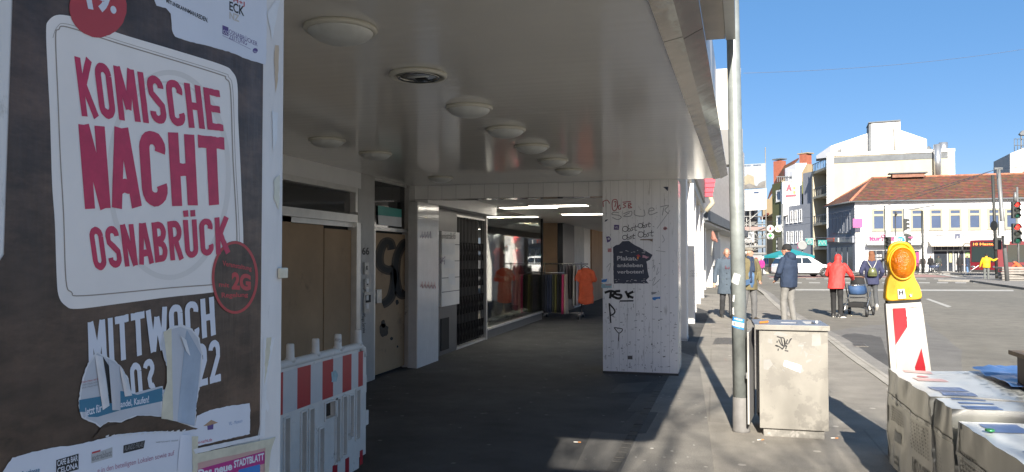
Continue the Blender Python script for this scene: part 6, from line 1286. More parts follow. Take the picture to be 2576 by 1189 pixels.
# woman with the green backpack
def ex_bag(P, V, s, hp):
    m_bag = M('olive green leather', (.10, .11, .045), .3, var=.12, vs=12)
    mb = MB(); mb.loft([[(a*math.cos(2*math.pi*k/16), -.20+b*math.sin(2*math.pi*k/16), z) for k in range(16)] for z, a, b in ((1.00*s, .10, .05), (1.03*s, .135, .075), (1.15*s, .12, .07), (1.24*s, .085, .05), (1.26*s, .06, .03))]); bg = mb.build('backpack', m_bag, P, local=True, smooth=True)
    mb = MB(); mb.tube([(-.02, -.23, 1.25*s), (-.09, -.17, 1.38*s), (-.13, -.08, 1.47*s)], .010, 6); mb.tube([(.02, -.23, 1.25*s), (.09, -.17, 1.38*s), (.13, -.08, 1.47*s)], .010, 6); mb.build('straps', M('pale strap', (.45, .45, .40), .5), bg, local=True)
    mb = MB(); mb.bar((-.10, -.275, 1.08*s), (.10, -.275, 1.08*s), .012); mb.build('pocket_seam', c_blk, bg, local=True)
person('woman with auburn hair and a green backpack walking away on the road', g0(2194, 779, RZ), -4, 1.72, dict(kneeL=(-.08, .04, .50), ankL=(-.07, .0, .08), kneeR=(.09, .0, .50), ankR=(.10, -.24, .13), heelR=-38, elL=(-.30, .0, 1.14), wrL=(-.24, .14, .98), elR=(.30, .0, 1.14), wrR=(.24, .14, .98)), c_blue2, cloth('dark leggings', (.055, .058, .062)), shoes=m_shoewh, hair=(c_brown, 'long'), extra=ex_bag, seed=5, slim=.95, tshape=((.76, .22, .165), (.95, .22, .165), (1.12, .205, .155), (1.28, .215, .155), (1.40, .205, .13), (1.47, .13, .10), (1.53, .085, .09)))
# distant people
person('small figure in a magenta coat carrying a red bag by the scaffold hoarding', g0(1916, 693, RZ), 182, 1.52, dict(elL=(-.27, 0, 1.14), elR=(.27, 0, 1.14), ankL=(-.1, .1, .08)), c_mag, c_char, hair=(c_whair, 'short'), vox=.02, hem=.72, seed=6, extra=lambda P, V, s, hp: (lambda mb: (mb.box(.22, .48, -.02, .12, .25, .75), mb.build('shopping_bag', cloth('red bag', (.5, .04, .04)), P, local=True)))(MB()))
def ex_stick(P, V, s, hp):
    a = V['wrL']; mb = MB(); mb.tube([a+Vector((.05, .05, .15)), a+Vector((-1.0, .4, -.66))], .022, 8); mb.build('white_stick', m_paper, P, local=True)
person('person in a bright yellow jacket holding a long white stick on the traffic island', g0(2482, 706, RZ), -12, 1.80, dict(elL=(-.29, .03, 1.15), wrL=(-.34, .12, .92), elR=(.40, .10, 1.30), wrR=(.60, .25, 1.40), ankR=(.10, .06, .08)), c_yel, cloth('grey green work trousers', (.12, .13, .125)), vox=.018, hair=(c_blk, 'short'), seed=7, extra=ex_stick, hem=.86, tshape=((.84, .23, .18), (.95, .23, .18), (1.12, .225, .17), (1.28, .235, .175), (1.40, .215, .14), (1.47, .13, .11), (1.53, .09, .09)))
c_dkgr = cloth('dark green grey coat', (.035, .042, .038)); c_dk2 = cloth('dark brown coat', (.045, .036, .034))
for lab, px, py, hd_, H_, j_, t_, hr in (('person in a dark coat with a red cap in front of the shop door', 2341, 688, 10, 1.74, c_blk, c_blk, None), ('broad person in a green grey coat in front of the shop door', 2361, 688, -20, 1.72, c_dkgr, c_char, 'short'), ('person in a black coat facing the shop entrance', 2415, 688, 5, 1.80, c_blk, c_blk, 'short'), ('person in a dark jacket and jeans right of the shop entrance', 2434, 687, 60, 1.68, c_navy, c_denim, 'short'), ('person in brown clothes standing behind the parked bicycle', 2322, 686, 170, 1.7, c_dk2, c_char, 'short')):
    person(lab, g0(px, py, RZ), hd_, H_, {}, j_, t_, hair=(c_dk2, hr) if hr else None, hat=None if hr else (c_red, 'cap', 'cap'), vox=.022, hem=.65, seed=int(px))
person('person in a rust orange jacket bending at the right edge behind the slab pile', g0(2570, 708, RZ), 60, 1.72, dict(pel=(0, -.1, .72), hipL=(-.09, -.1, .70), hipR=(.09, -.1, .70), kneeL=(-.12, .22, .46), kneeR=(.12, .22, .46), chest=(0, .15, 1.02), neck=(0, .30, 1.18), head=(0, .40, 1.28), shL=(-.19, .25, 1.12), shR=(.19, .25, 1.12), elL=(-.22, .45, .95), wrL=(-.18, .5, .70), elR=(.22, .45, .95), wrR=(.18, .5, .70)), c_orj, cloth('pale work trousers', (.4, .4, .4)), hair=(c_dk2, 'short'), vox=.02, hem=.66, tilt=-35, tshape=((.62, .2, .17), (.75, .2, .17), (.9, .21, .17), (1.0, .22, .17), (1.2, .2, .15), (1.4, .12, .1)), seed=9)

# ================================================================ VEHICLES
m_carw = M('white car paint', (.78, .78, .78), .2, var=.02, coat=.8); m_cgl = M('dark car glass', (.02, .025, .03), .05, var=0, spec=.8, coat=.5); m_tyre = M('tyre rubber', (.02, .02, .02), .8); m_rim = M('alloy rim', (.5, .5, .5), .3, .8); m_blkp = M('black plastic trim', (.025, .025, .025), .6, var=0); m_tail = M('tail lamp', (.42, .02, .02), .2, var=0)
a_, b_ = g0(1950, 695, RZ), g0(2087, 694.5, RZ)
ca, cb_ = Vector(D(1949, 695, 61)), Vector(D(2087, 694, 61.5)); ca.z = cb_.z = RZ; ctr = (ca+cb_)/2; Lc = 4.5
CAR = thing('parked_car', 'white estate style car crossing the junction behind the man in the beanie', 'car', ctr, math.atan2(cb_.y-ca.y, cb_.x-ca.x))
# local x forward (to the right), width y
def ringat(x, zlo, zhi, w0, w1, n=7):
    pts = [(x, -w0, zlo), (x, -w0*1.0, (zlo+zhi)/2), (x, -w1, zhi-.06), (x, -w1*.93, zhi), (x, w1*.93, zhi), (x, w1, zhi-.06), (x, w0, (zlo+zhi)/2), (x, w0, zlo)]; return pts
mb = MB(); mb.loft([ringat(x, zl, zh, w0, w1) for x, zl, zh, w0, w1 in ((-2.22, .45, .80, .74, .72), (-2.20, .30, 1.02, .84, .80), (-2.0, .26, 1.06, .90, .86), (-1.2, .24, 1.06, .92, .88), (0, .24, 1.05, .92, .88), (1.0, .24, 1.04, .92, .88), (1.3, .24, 1.01, .92, .87), (1.9, .26, .94, .89, .84), (2.18, .30, .80, .80, .74), (2.25, .42, .68, .68, .62))]); mb.build('body', m_carw, CAR, local=True, bevel=.0)
mb = MB(); mb.loft([[(xb, -w, 1.03), (xt, -w*.80, zt), (xt, w*.80, zt), (xb, w, 1.03)] for xb, xt, zt, w in ((-2.12, -1.88, 1.50, .82), (-1.5, -1.35, 1.62, .84), (-.5, -.45, 1.66, .85), (.35, .15, 1.62, .85), (1.25, .42, 1.56, .82))]); cbn = mb.build('cabin', m_carw, CAR, local=True, smooth=False)
for s_ in (-1, 1):
    for xs in (((-1.92, -1.78, -1.50, -1.36)), ((-1.30, -1.22, -.48, -.44)), ((-.40, -.38, .42, .12))):
        x0b, x0t, x1b, x1t = xs; y0_, y1_ = .845*s_, .735*s_; zt = 1.52
        mb = MB(); mb.hexa([(x0b, y0_-.02*s_, 1.09), (x1b, y0_-.02*s_, 1.09), (x1b, y0_+.012*s_, 1.09), (x0b, y0_+.012*s_, 1.09), (x0t, y1_-.0*s_, zt), (x1t, y1_-.0*s_, zt), (x1t, y1_+.03*s_, zt), (x0t, y1_+.03*s_, zt)]); mb.build('window', m_cgl, CAR, local=True)
    mb = MB(); mb.box(-1.9, 1.9, .905*s_-.02, .905*s_+.03, .24, .36); mb.build('sill_trim', m_blkp, CAR, local=True)
    mb = MB(); mb.ell((.55, 1.0*s_, 1.12), (.09, .10, .07)); mb.build('wing_mirror', m_carw, CAR, local=True)
    mb = MB(); mb.box(-2.2, -1.93, .80*s_-.05, .80*s_+.075, .90, 1.0); mb.build('tail_lamp', m_tail, CAR, local=True)
    mb = MB(); mb.box(1.85, 2.16, .70*s_-.06, .70*s_+.12, .70, .80); mb.build('headlight', m_chr, CAR, local=True)
    for x in (-1.35, 1.38):
        mb = MB(); mb.lathe((x, .84*s_-.11, .35), [(.22, 0), (.33, .01), (.35, .05), (.35, .18), (.33, .215), (.23, .22)], 28, (0, 1, 0)); wh = mb.build('wheel', m_tyre, CAR, local=True)
        mb = MB()
        for k in range(5): a = k*2*math.pi/5; mb.bar((x, (.84*s_-.11)+(.222 if s_ > 0 else -.003), .35), (x+.22*math.cos(a), (.84*s_-.11)+(.222 if s_ > 0 else -.003), .35+.22*math.sin(a)), .06, .012, (0, 1, 0))
        mb.build('rim', m_rim, wh, local=True)
        mb = MB(); mb.tube([(x+.40*math.cos(t), .92*s_, .35+.40*math.sin(t)) for t in [math.pi*k/10 for k in range(11)]], .04, 6); mb.build('wheel_arch', m_blkp, CAR, local=True)
    mb = MB(); mb.tube([(-1.75, .60*s_, 1.66), (-.4, .62*s_, 1.72), (.15, .60*s_, 1.66)], .02, 6); mb.build('roof_rail', m_chr, CAR, local=True)
mb = MB(); mb.hexa([(-2.16, -.7, 1.08), (-2.12, -.7, 1.08), (-2.12, .7, 1.08), (-2.16, .7, 1.08), (-1.95, -.6, 1.46), (-1.90, -.6, 1.46), (-1.90, .6, 1.46), (-1.95, .6, 1.46)]); mb.build('rear_window', m_cgl, CAR, local=True)
mb = MB(); mb.hexa([(1.20, -.72, 1.06), (1.27, -.72, 1.06), (1.27, .72, 1.06), (1.20, .72, 1.06), (.46, -.6, 1.53), (.52, -.6, 1.53), (.52, .6, 1.53), (.46, .6, 1.53)]); mb.build('windscreen', m_cgl, CAR, local=True)
# red bus entering from the right
m_busr = M('dark red bus paint', (.13, .007, .014), .3, var=.05, coat=.4); m_bgl = M('bus glass', (.02, .03, .03), .06, var=0, spec=.8)
bz = 66.; f0 = D(2440, 690, bz); f1 = D(2511, 690, bz-1.6)
BUS = thing('city_bus', 'dark red city bus with orange destination display entering from the right', 'bus', (f0.x, f0.y, RZ), math.atan2(f1.y-f0.y, f1.x-f0.x))
W2 = (Vector((f1.x, f1.y, 0))-Vector((f0.x, f0.y, 0))).length; sd_ = Vector((1.0, .02, 0))
# local: front face along x (0..W2) facing -y, body runs to +y and turns right along the street
mb = MB(); BLn = 11.5; ang2 = R(-62)
dirv = Vector((math.sin(-ang2), math.cos(-ang2), 0))  # body axis, swings to the right
def bp_(x, y, z): return Vector((x, 0, z))+dirv*y
def bbox(mb, x0, x1, y0, y1, z0, z1): return mb.hexa([bp_(x0, y0, z0), bp_(x1, y0, z0), bp_(x1, y1, z0), bp_(x0, y1, z0), bp_(x0, y0, z1), bp_(x1, y0, z1), bp_(x1, y1, z1), bp_(x0, y1, z1)])
bbox(mb, 0, W2, 0, BLn, .32, 3.02); mb.build('body', m_busr, BUS, local=True, bevel=.12)
mb = MB(); mb.hexa([(.14, -.02, 1.15), (W2-.14, -.02, 1.15), (W2-.14, .05, 1.15), (.14, .05, 1.15), (.16, -.02, 2.48), (W2-.16, -.02, 2.48), (W2-.16, .05, 2.48), (.16, .05, 2.48)]); mb.build('windscreen', m_bgl, BUS, local=True)
mb = MB(); mb.box(.2, W2-.2, -.022, .04, 2.52, 2.86); ds_ = mb.build('destination_display', m_black, BUS, local=True)
m_dot = M('orange display dots', (1, .22, .04), .5, var=0, emit=.5); mb = MB(); mb.text('10 Haste', lambda u, v: Vector((.3+(W2-.6)*u, -.026, 2.58+.2*v)), .02); mb.build('lettering', m_dot, ds_, local=True)
for k in range(6):
    mb = MB(); q = lambda y, z: Vector((W2+.0, 0, z))+dirv*y
    nrm = Vector((dirv.y, -dirv.x, 0)); a = q(.7+1.75*k, 1.15)+nrm*.005; mb.slab(a, dirv*1.62, nrm*.012, Vector((0, 0, 1.45))); mb.build('side_window', m_bgl, BUS, local=True)
for k in (1.6, 9.0):
    mb = MB(); c_ = Vector((W2, 0, .48))+dirv*k; mb.lathe(c_-nrm*.18, [(.30, 0), (.47, .02), (.48, .18), (.46, .2), (.28, .19)], 24, nrm); mb.build('wheel', m_tyre, BUS, local=True)
mb = MB(); mb.tube([(.05, -.02, 2.7), (-.25, -.35, 2.72), (-.42, -.45, 2.45)], .04, 8); mb.ell((-.42, -.45, 2.28), (.10, .08, .24)); mb.build('wing_mirror', m_blkp, BUS, local=True)
for x in (.25, W2-.25): mb = MB(); mb.ell((x, -.02, .75), (.16, .04, .10)); mb.build('headlight', m_chr, BUS, local=True)
mb = MB(); mb.box(.1, W2-.1, -.03, .02, .3, .5); mb.build('bumper', m_blkp, BUS, local=True)
# bicycles parked by the lamp post
def bicycle(label, pos, rot, col):
    t = thing('bicycle', label, 'bicycle', pos, R(rot), 'bicycles parked by the shop'); fm = M('bicycle frame '+str(col), col, .4)
    for x in (-.52, .52):
        mb = MB(); mb.tube([(x+.33*math.cos(a), 0, .34+.33*math.sin(a)) for a in [2*math.pi*k/24 for k in range(25)]], .018, 6)
        for k in range(8): a = k*math.pi/4; mb.bar((x, 0, .34), (x+.32*math.cos(a), 0, .34+.32*math.sin(a)), .006)
        mb.build('wheel', m_tyre, t, local=True)
    mb = MB()
    for a, c in (((-.52, 0, .34), (-.05, 0, .30)), ((-.52, 0, .34), (-.18, 0, .78)), ((-.05, 0, .30), (-.2, 0, .90)), ((-.18, 0, .78), (.38, 0, .80)), ((-.05, 0, .30), (.40, 0, .74)), ((.36, 0, .95), (.52, 0, .34))): mb.tube([a, c], .018, 6)
    mb.build('frame', fm, t, local=True)
    mb = MB(); mb.tube([(.30, -.28, 1.02), (.36, -.1, 1.0), (.36, .1, 1.0), (.30, .28, 1.02)], .014, 6); mb.build('handlebar', m_black, t, local=True); mb = MB(); mb.ell((-.22, 0, .94), (.13, .07, .04)); mb.build('saddle', m_black, t, local=True)
bicycle('black bicycle leaning at the foot of the lamp post', g0(2317, 690, RZ), 20, (.02, .02, .02)); bicycle('dark bicycle parked just right of the lamp post', g0(2342, 690, RZ), -25, (.04, .05, .09))
bicycle('bicycle parked farther left of the lamp post', g0(2309, 688, RZ), 70, (.06, .02, .02))
pram('dark navy covered pram among the people outside the shop', g0(2352, 689, RZ), 60, (.03, .045, .09))
# ================================================================ FAR BUILDINGS
class Fac:
    def __init__(f, a, b):
        f.a = Vector((a[0], a[1], 0)); f.b = Vector((b[0], b[1], 0)); f.L = (f.b-f.a).length; f.t = (f.b-f.a)/f.L
        n = Vector((f.t.y, -f.t.x, 0)); f.n = n if n.dot(Vector((CO.x, CO.y, 0))-f.a) > 0 else -n
    def at(f, px, py): p = PL(px, py, f.a, f.n); return ((p-f.a).dot(f.t), p.z)
    def pt(f, s, z, o=0.): return f.a+f.t*s+f.n*o+Vector((0, 0, z))
    def box(f, mb, s0, s1, z0, z1, o0, o1):
        return mb.hexa([f.pt(s0, z0, o0), f.pt(s1, z0, o0), f.pt(s1, z0, o1), f.pt(s0, z0, o1), f.pt(s0, z1, o0), f.pt(s1, z1, o0), f.pt(s1, z1, o1), f.pt(s0, z1, o1)])
    def rect(f, x0, y0, x1, y1):
        xm, ym = (x0+x1)/2, (y0+y1)/2; s0, s1 = f.at(x0, ym)[0], f.at(x1, ym)[0]; z1, z0 = f.at(xm, y0)[1], f.at(xm, y1)[1]; return min(s0, s1), max(s0, s1), z0, z1
    def pbox(f, name, mat, par, px, o0, o1, bevel=0):
        mb = MB(); s0, s1, z0, z1 = f.rect(*px); f.box(mb, s0, s1, z0, z1, o0, o1); return mb.build(name, mat, par, bevel=bevel)
    def poly(f, name, mat, par, pts, o0, o1):
        mb = MB(); q = [f.pt(*f.at(*p), o0) for p in pts]; mb.prism(q, f.n*(o1-o0)); return mb.build(name, mat, par)
    def text(f, txt, TL, TR, BR, BL, mat, par, off, bold=.03, depth_=.05):
        mb = MB(); mb.text(txt, quad(TL, TR, BR, BL, lambda x, y: f.pt(*f.at(x, y), off)), bold); return mb.build('lettering', mat, par)
def P2(px, zc): p = D(px, 648, zc); return (p.x, p.y)
def window(f, px, par, fm, pm, fw=.10, transom=0., sill=True, mull=0):
    s0, s1, z0, z1 = f.rect(*px); mb = MB(); f.box(mb, s0+.002, s1-.002, z0+.002, z1-.002, -.16, -.10); fr = None
    mb.b.free(); mb = MB()
    f.box(mb, s0, s0+fw, z0, z1, -.05, .07); f.box(mb, s1-fw, s1, z0, z1, -.05, .07); f.box(mb, s0+fw, s1-fw, z0, z0+fw, -.05, .07); f.box(mb, s0+fw, s1-fw, z1-fw, z1, -.05, .07)
    if transom: zt = z1-(z1-z0)*transom; f.box(mb, s0+fw, s1-fw, zt-fw*.6, zt+fw*.6, -.05, .06)
    for k in range(mull): sm = s0+(s1-s0)*(k+1)/(mull+1); f.box(mb, sm-.03, sm+.03, z0+fw, z1-fw, -.05, .055)
    fr = mb.build('window', fm, par); mb = MB(); f.box(mb, s0+fw*.9, s1-fw*.9, z0+fw*.9, z1-fw*.9, -.06, .008); mb.build('pane', pm, fr)
    if sill: mb = MB(); f.box(mb, s0-.06, s1+.06, z0-.07, z0-.002, .001, .12); mb.build('sill', fm, fr)
    return fr
m_bw = M('white house render', (.74, .735, .72), .8, var=.04, vs=1.2); m_crm = M('cream wall render', (.40, .355, .26), .85, var=.07, vs=.8, dirt=(.33, .30, .23), ds=.6, dth=.56, dw=.15, stretch=(1, 1, .4)); m_pane = M('pane painted sky blue', (.045, .07, .13), .3, var=.15, vs=.6, spec=.3); m_pdark = M('dark pane', (.03, .035, .045), .1, var=.1, spec=.6); m_cframe = M('cream window frame', (.25, .23, .17), .6, var=.03); m_blue_gr = M('grey blue render and side shade', (.20, .215, .25), .8, var=.06, vs=1); m_band = M('grey string course', (.36, .34, .31), .8); m_dgr = M('slate band', (.10, .11, .12), .7, var=.2, vs=1.5)  # sky's blue is painted into the pane, side shade into grey blue
m_pink = M('magenta sign print', (.32, .008, .11), .5, var=0); m_ws = M('white sign face', (.34, .34, .335), .5, var=.03); m_gtxt = M('grey sign print', (.25, .24, .24), .6, var=0)
def tiles_mat():
    m = bpy.data.materials.new('clay roof tiles'); m.use_nodes = True; t = m.node_tree; N = t.nodes; L = t.links; b = N['Principled BSDF']; b.inputs['Roughness'].default_value = .85
    tc = N.new('ShaderNodeTexCoord'); v = tc.outputs['Object']
    n1 = N.new('ShaderNodeTexNoise'); n1.inputs['Scale'].default_value = .35; n1.inputs['Detail'].default_value = 8; n1.inputs['Roughness'].default_value = .7; L.new(v, n1.inputs['Vector'])
    n2 = N.new('ShaderNodeTexVoronoi'); n2.inputs['Scale'].default_value = 3.2; L.new(v, n2.inputs['Vector'])
    cr_ = N.new('ShaderNodeValToRGB'); e = cr_.color_ramp.elements; e[0].position = .3; e[0].color = (.115, .052, .034, 1); e[1].position = .72; e[1].color = (.22, .088, .048, 1); L.new(n1.outputs[0], cr_.inputs[0])
    mx = N.new('ShaderNodeMix'); mx.data_type = 'RGBA'; mx.blend_type = 'MULTIPLY'; mx.inputs[0].default_value = .5; L.new(cr_.outputs[0], mx.inputs[6]); L.new(n2.outputs[1], mx.inputs[7])
    wv = N.new('ShaderNodeTexWave'); wv.bands_direction = 'Z'; wv.inputs['Scale'].default_value = 1.6; wv.inputs['Distortion'].default_value = .6; L.new(v, wv.inputs['Vector'])
    m2 = N.new('ShaderNodeMix'); m2.data_type = 'RGBA'; m2.blend_type = 'MULTIPLY'; m2.inputs[0].default_value = .45; L.new(mx.outputs[2], m2.inputs[6]); L.new(wv.outputs[0], m2.inputs[7])
    L.new(m2.outputs[2], b.inputs['Base Color'])
    bp = N.new('ShaderNodeBump'); bp.inputs['Strength'].default_value = .6; bp.inputs['Distance'].default_value = .08; L.new(wv.outputs[0], bp.inputs['Height']); L.new(bp.outputs[0], b.inputs['Normal'])
    return m
m_tiles = tiles_mat()
# ---- white corner building with tiled roof
F1 = Fac(P2(2152, 82), P2(2660, 76.2)); F1L = Fac(P2(2085, 91), P2(2152, 82))
W = thing('corner_building', 'white two storey building with an orange tiled hip roof and shops below', 'building', F1.pt(F1.L/2, 0, -4))
ze = F1.at(2152, 507)[1]; zeb = ze
mb = MB(); back = [F1.pt(F1.L+2, 0, -11), F1L.pt(-.5, 0, -6)]
foot = [F1.pt(0, 0), F1.pt(F1.L+2, 0), F1.pt(F1.L+2, 0, -11), F1L.a+Vector((4, 6, 0)), F1L.a.copy()]
mb.prism([Vector((p.x, p.y, RZ)) for p in foot], (0, 0, ze-RZ)); mb.build('wall', m_bw, W)
# side wall skin, its shade painted in with the grey blue tone
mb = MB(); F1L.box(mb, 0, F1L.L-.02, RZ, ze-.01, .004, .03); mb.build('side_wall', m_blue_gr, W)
# hip roof
ov = .5; eL = F1.pt(-ov, ze, ov); eR = F1.pt(F1.L+3, ze, ov); r0 = PL(2195, 448, F1.pt(0, 0, -5.5), F1.n); r1 = r0+F1.t*(F1.L-((r0-F1.a).dot(F1.t))+3); eS = Vector((F1L.a.x, F1L.a.y, ze))+F1L.n*ov; bk = Vector((F1L.a.x+5, F1L.a.y+7, ze)); bR = F1.pt(F1.L+3, ze, -12)
mb = MB(); V_ = {k: mb.v(p) for k, p in dict(eL=eL, eR=eR, r0=r0, r1=r1, eS=eS, bk=bk, bR=bR).items()}
for q in (('eL', 'eR', 'r1', 'r0'), ('eS', 'eL', 'r0'), ('bk', 'eS', 'r0'), ('bR', 'bk', 'r0', 'r1'), ('eR', 'bR', 'r1')): mb.face([V_[k] for k in q])
mb.face([V_[k] for k in ('eL', 'eS', 'bk', 'bR', 'eR')]); rf = mb.build('roof', m_tiles, W)
mb = MB(); mb.tube([eL, r0], .14, 6); mb.tube([r0, r1], .14, 6); mb.tube([eS, r0], .12, 6); mb.build('ridge_tiles', M('ridge tile', (.30, .12, .07), .8, var=.4, vs=3), rf)
mb = MB(); mb.tube([eL+Vector((0, 0, -.05)), eR+Vector((0, 0, -.05))], .09, 8); mb.tube([eS+Vector((0, 0, -.05)), eL+Vector((0, 0, -.05))], .09, 8); mb.build('gutter', m_dgr, rf)
cq = PL(2283, 447, F1.pt(0, 0, -5.2), F1.n); mb = MB(); mb.slab(cq+F1.t*-1.6-F1.n*.6, F1.t*3.2, F1.n*1.2, Vector((0, 0, .42))); ch = mb.build('chimney', M('old brick', (.2, .1, .07), .9, var=.3, vs=4), rf)
mb = MB(); mb.slab(cq+F1.t*-1.9-F1.n*.8+Vector((0, 0, .43)), F1.t*3.8, F1.n*1.6, Vector((0, 0, .12))); mb.build('chimney_cap', m_dgr, ch)
for k, cx in enumerate((2210.5, 2257, 2307, 2354, 2402, 2450.5, 2499, 2543)): window(F1, (cx-17+k*.2, 526-k*.35, cx+17+k*.2, 580-k*.6), W, m_cframe, m_pane, .20, .28)
for a in range(0, 42, 1):
    pass
zb_ = F1.rect(2200, 583, 2210, 587); mb = MB(); F1.box(mb, 0, F1.L+2, zb_[2], zb_[3], .002, .10); mb.build('string_course', m_band, W)
F1.pbox('sign_fascia', m_ws, W, (2152, 590, 2312, 612), .004, .12)
F1.text('ltur', (2187, 595), (2217, 594), (2217, 605), (2187, 606), m_pink, W, .16, .05); F1.text('REISE SHOP', (2228, 597), (2296, 594), (2296, 605), (2228, 606), m_pink, W, .16, .05)
mb = MB(); q = [F1.pt(*F1.at(x, y), .16) for x, y in circle(2221, 594, 3.5, 4, 16)]; mb.tube(q+[q[0]], .05, 6); mb.tube([F1.pt(*F1.at(2221, 598), .16), F1.pt(*F1.at(2220, 606), .16)], .05, 6); mb.build('heart_mark', m_pink, W)
F1.pbox('canopy', m_ws, W, (2178, 612, 2320, 616), .13, .9); F1.pbox('canopy_edge', m_dgr, W, (2178, 616.2, 2320, 617.5), .1, .95)
for q in ((2186, 630, 2240, 680), (2246, 630, 2312, 680)):
    sw_ = F1.pbox('shop_window', m_pdark, W, q, .01, .05)
    mb = MB(); s0, s1, z0, z1 = F1.rect(*q)
    for k in range(4): sm = s0+(s1-s0)*k/3; F1.box(mb, sm-.05, sm+.05, z0, z1, .051, .08)
    mb.build('frame', m_dgr, sw_)
    for k in range(6): F1.pbox('notice', m_ws, sw_, (q[0]+10+8*(k % 3), 640+9*(k//3), q[0]+16+8*(k % 3), 646+9*(k//3)), .052, .07)
F1.pbox('notice', m_pink, W, (2304, 634, 2312, 676), .055, .07)
F1.pbox('sign_fascia', m_ws, W, (2318, 587, 2640, 609), .004, .10)
F1.text('Schuh- &', (2356, 589.5), (2379, 589), (2379, 593.5), (2356, 594), m_gtxt, W, .13); F1.text('Schlüsseldienst', (2351, 597), (2390, 596.5), (2390, 600.5), (2351, 601), m_gtxt, W, .13); F1.text('MALETZ', (2420, 589), (2444, 588.5), (2444, 593.5), (2420, 594), m_gtxt, W, .13, .05); F1.text('SICHERHEIT &', (2419, 596), (2447, 595.5), (2447, 598), (2419, 598.5), m_gtxt, W, .13); F1.text('Schuh-', (2482, 588), (2500, 587.5), (2500, 591.5), (2482, 592), m_gtxt, W, .13)
F1.poly('key_mark', m_navyst, W, [(2402, 589), (2414, 588.5), (2414, 600), (2410, 600), (2410, 593), (2406, 593), (2406, 600.5), (2402, 600.5)], .11, .14)
m_awn = M('beige awning cloth', (.55, .50, .42), .8, var=.06)
mb = MB(); A_ = [F1.at(2335, 607), F1.at(2475, 605)]; zt_ = A_[0][1]; mb.hexa([F1.pt(A_[0][0], zt_-.55, 1.5), F1.pt(A_[1][0], zt_-.55, 1.5), F1.pt(A_[1][0], zt_-.45, .11), F1.pt(A_[0][0], zt_-.45, .11), F1.pt(A_[0][0], zt_-.45, 1.52), F1.pt(A_[1][0], zt_-.45, 1.52), F1.pt(A_[1][0], zt_, .11), F1.pt(A_[0][0], zt_, .11)]); mb.build('awning', m_awn, W)
F1.pbox('shop_front', m_pdark, W, (2345, 617, 2468, 683), .006, .03)
for q in ((2345, 617, 2349, 683), (2382, 630, 2385, 683), (2396, 630, 2400, 683), (2410, 630, 2413, 683), (2424, 630, 2427, 683), (2440, 630, 2443, 683), (2465, 617, 2468, 683)): F1.pbox('shop_post', m_ws, W, q, .032, .10)
for k in range(7): F1.pbox('shop_post', m_ws, W, (2352+15.5*k, 617, 2353+15.5*k, 628.2), .032, .07)
F1.pbox('shop_transom', m_ws, W, (2345, 628.5, 2468, 632), .101, .14); F1.pbox('door_leaf', m_ws, W, (2403, 637, 2406, 683), .05, .10); F1.pbox('shop_display', M('green shop display', (.28, .42, .16), .5, var=.4, vs=3), W, (2428, 634, 2439, 648), .032, .06); F1.pbox('shop_display', M('yellowish display', (.45, .42, .2), .5, var=.4, vs=3), W, (2388, 636, 2394, 660), .032, .06)  # display panels in plain green and yellowish colour
# side with the snack bar
for x in (2098, 2107.5, 2117, 2126.5, 2136): window(F1L, (x-3.6, 535, x+3.6, 585), W, m_blue_gr, m_pdark, .14, .2)
F1L.pbox('sign_fascia', m_blue_gr, W, (2086, 596, 2150, 612), .04, .25); m_ored = M('orange red sign', (.70, .10, .03), .5, var=.05)
F1L.pbox('sign_block', m_ored, W, (2088, 599, 2107, 608), .26, .4); F1L.pbox('sign_block', m_ws, W, (2108, 598, 2117, 609), .26, .4); F1L.text('IMBISS', (2089, 600.5), (2106, 600), (2106, 607), (2089, 607.5), m_ws, W, .42); F1L.text('Backshop', (2120, 600), (2148, 599), (2148, 608), (2120, 609), m_ws, W, .27, .04)
F1L.pbox('shop_window', m_pdark, W, (2092, 622, 2146, 684), .035, .06)
for x in (2104, 2118, 2132): F1L.pbox('shop_post', m_blue_gr, W, (x, 622, x+2, 684), .061, .09)
mb = MB(); p_ = D(2145, 573, 81.5); mb.slab(p_, F1.t*.95, F1.n*.3, Vector((0, 0, .95))); tag(mb.build('hanging_sign', M('pink hanging sign', (.30, .05, .18), .5)), 'pink square sign projecting at the corner of the white building', 'sign')
# ---- cream building with the white stepped gable behind
F2 = Fac(P2(2085, 97), P2(2402, 92)); F2L = Fac(P2(2042, 105), P2(2085, 97))
CB = thing('cream_building', 'tall cream building with a white stepped gable and steel flues behind the tiled roof', 'building', F2.pt(F2.L/2, 0, -5))
zt2 = F2.at(2085, 389)[1]
mb = MB(); mb.prism([Vector((p.x, p.y, RZ)) for p in (F2.pt(0, 0), F2.pt(F2.L, 0), F2.pt(F2.L, 0, -14), F2L.a+Vector((6, 8, 0)), F2L.a+Vector((2.4, 0, 0)), F2.pt(0.02, 0, -1.5))], (0, 0, zt2-RZ)); mb.build('wall', m_crm, CB)
F2.poly('roof_band', m_dgr, CB, [(2098, 396), (2384, 383), (2384, 397), (2098, 411)], .01, .06); F2.poly('parapet', m_bw, CB, [(2080, 386), (2402, 373.5), (2402, 381), (2080, 393.5)], .02, .14); F2.pbox('corner_strip', m_bw, CB, (2385, 381, 2402, 470), .012, .08); F2.poly('corner_strip', m_bw, CB, [(2080, 393), (2097, 392.5), (2097, 690), (2080, 690)], .012, .05)
gb = F2.poly('gable', m_bw, CB, [(2092, 389), (2092, 359), (2194, 324), (2270, 318), (2272, 318), (2340, 341), (2341, 380)], -3.0, -6.5)
gs = F2.poly('gable_side', m_blue_gr, CB, [(2054, 392), (2054, 384), (2091.5, 358), (2091.5, 388)], -3.05, -6.0)  # gable's turned face, its shade put into the grey blue colour
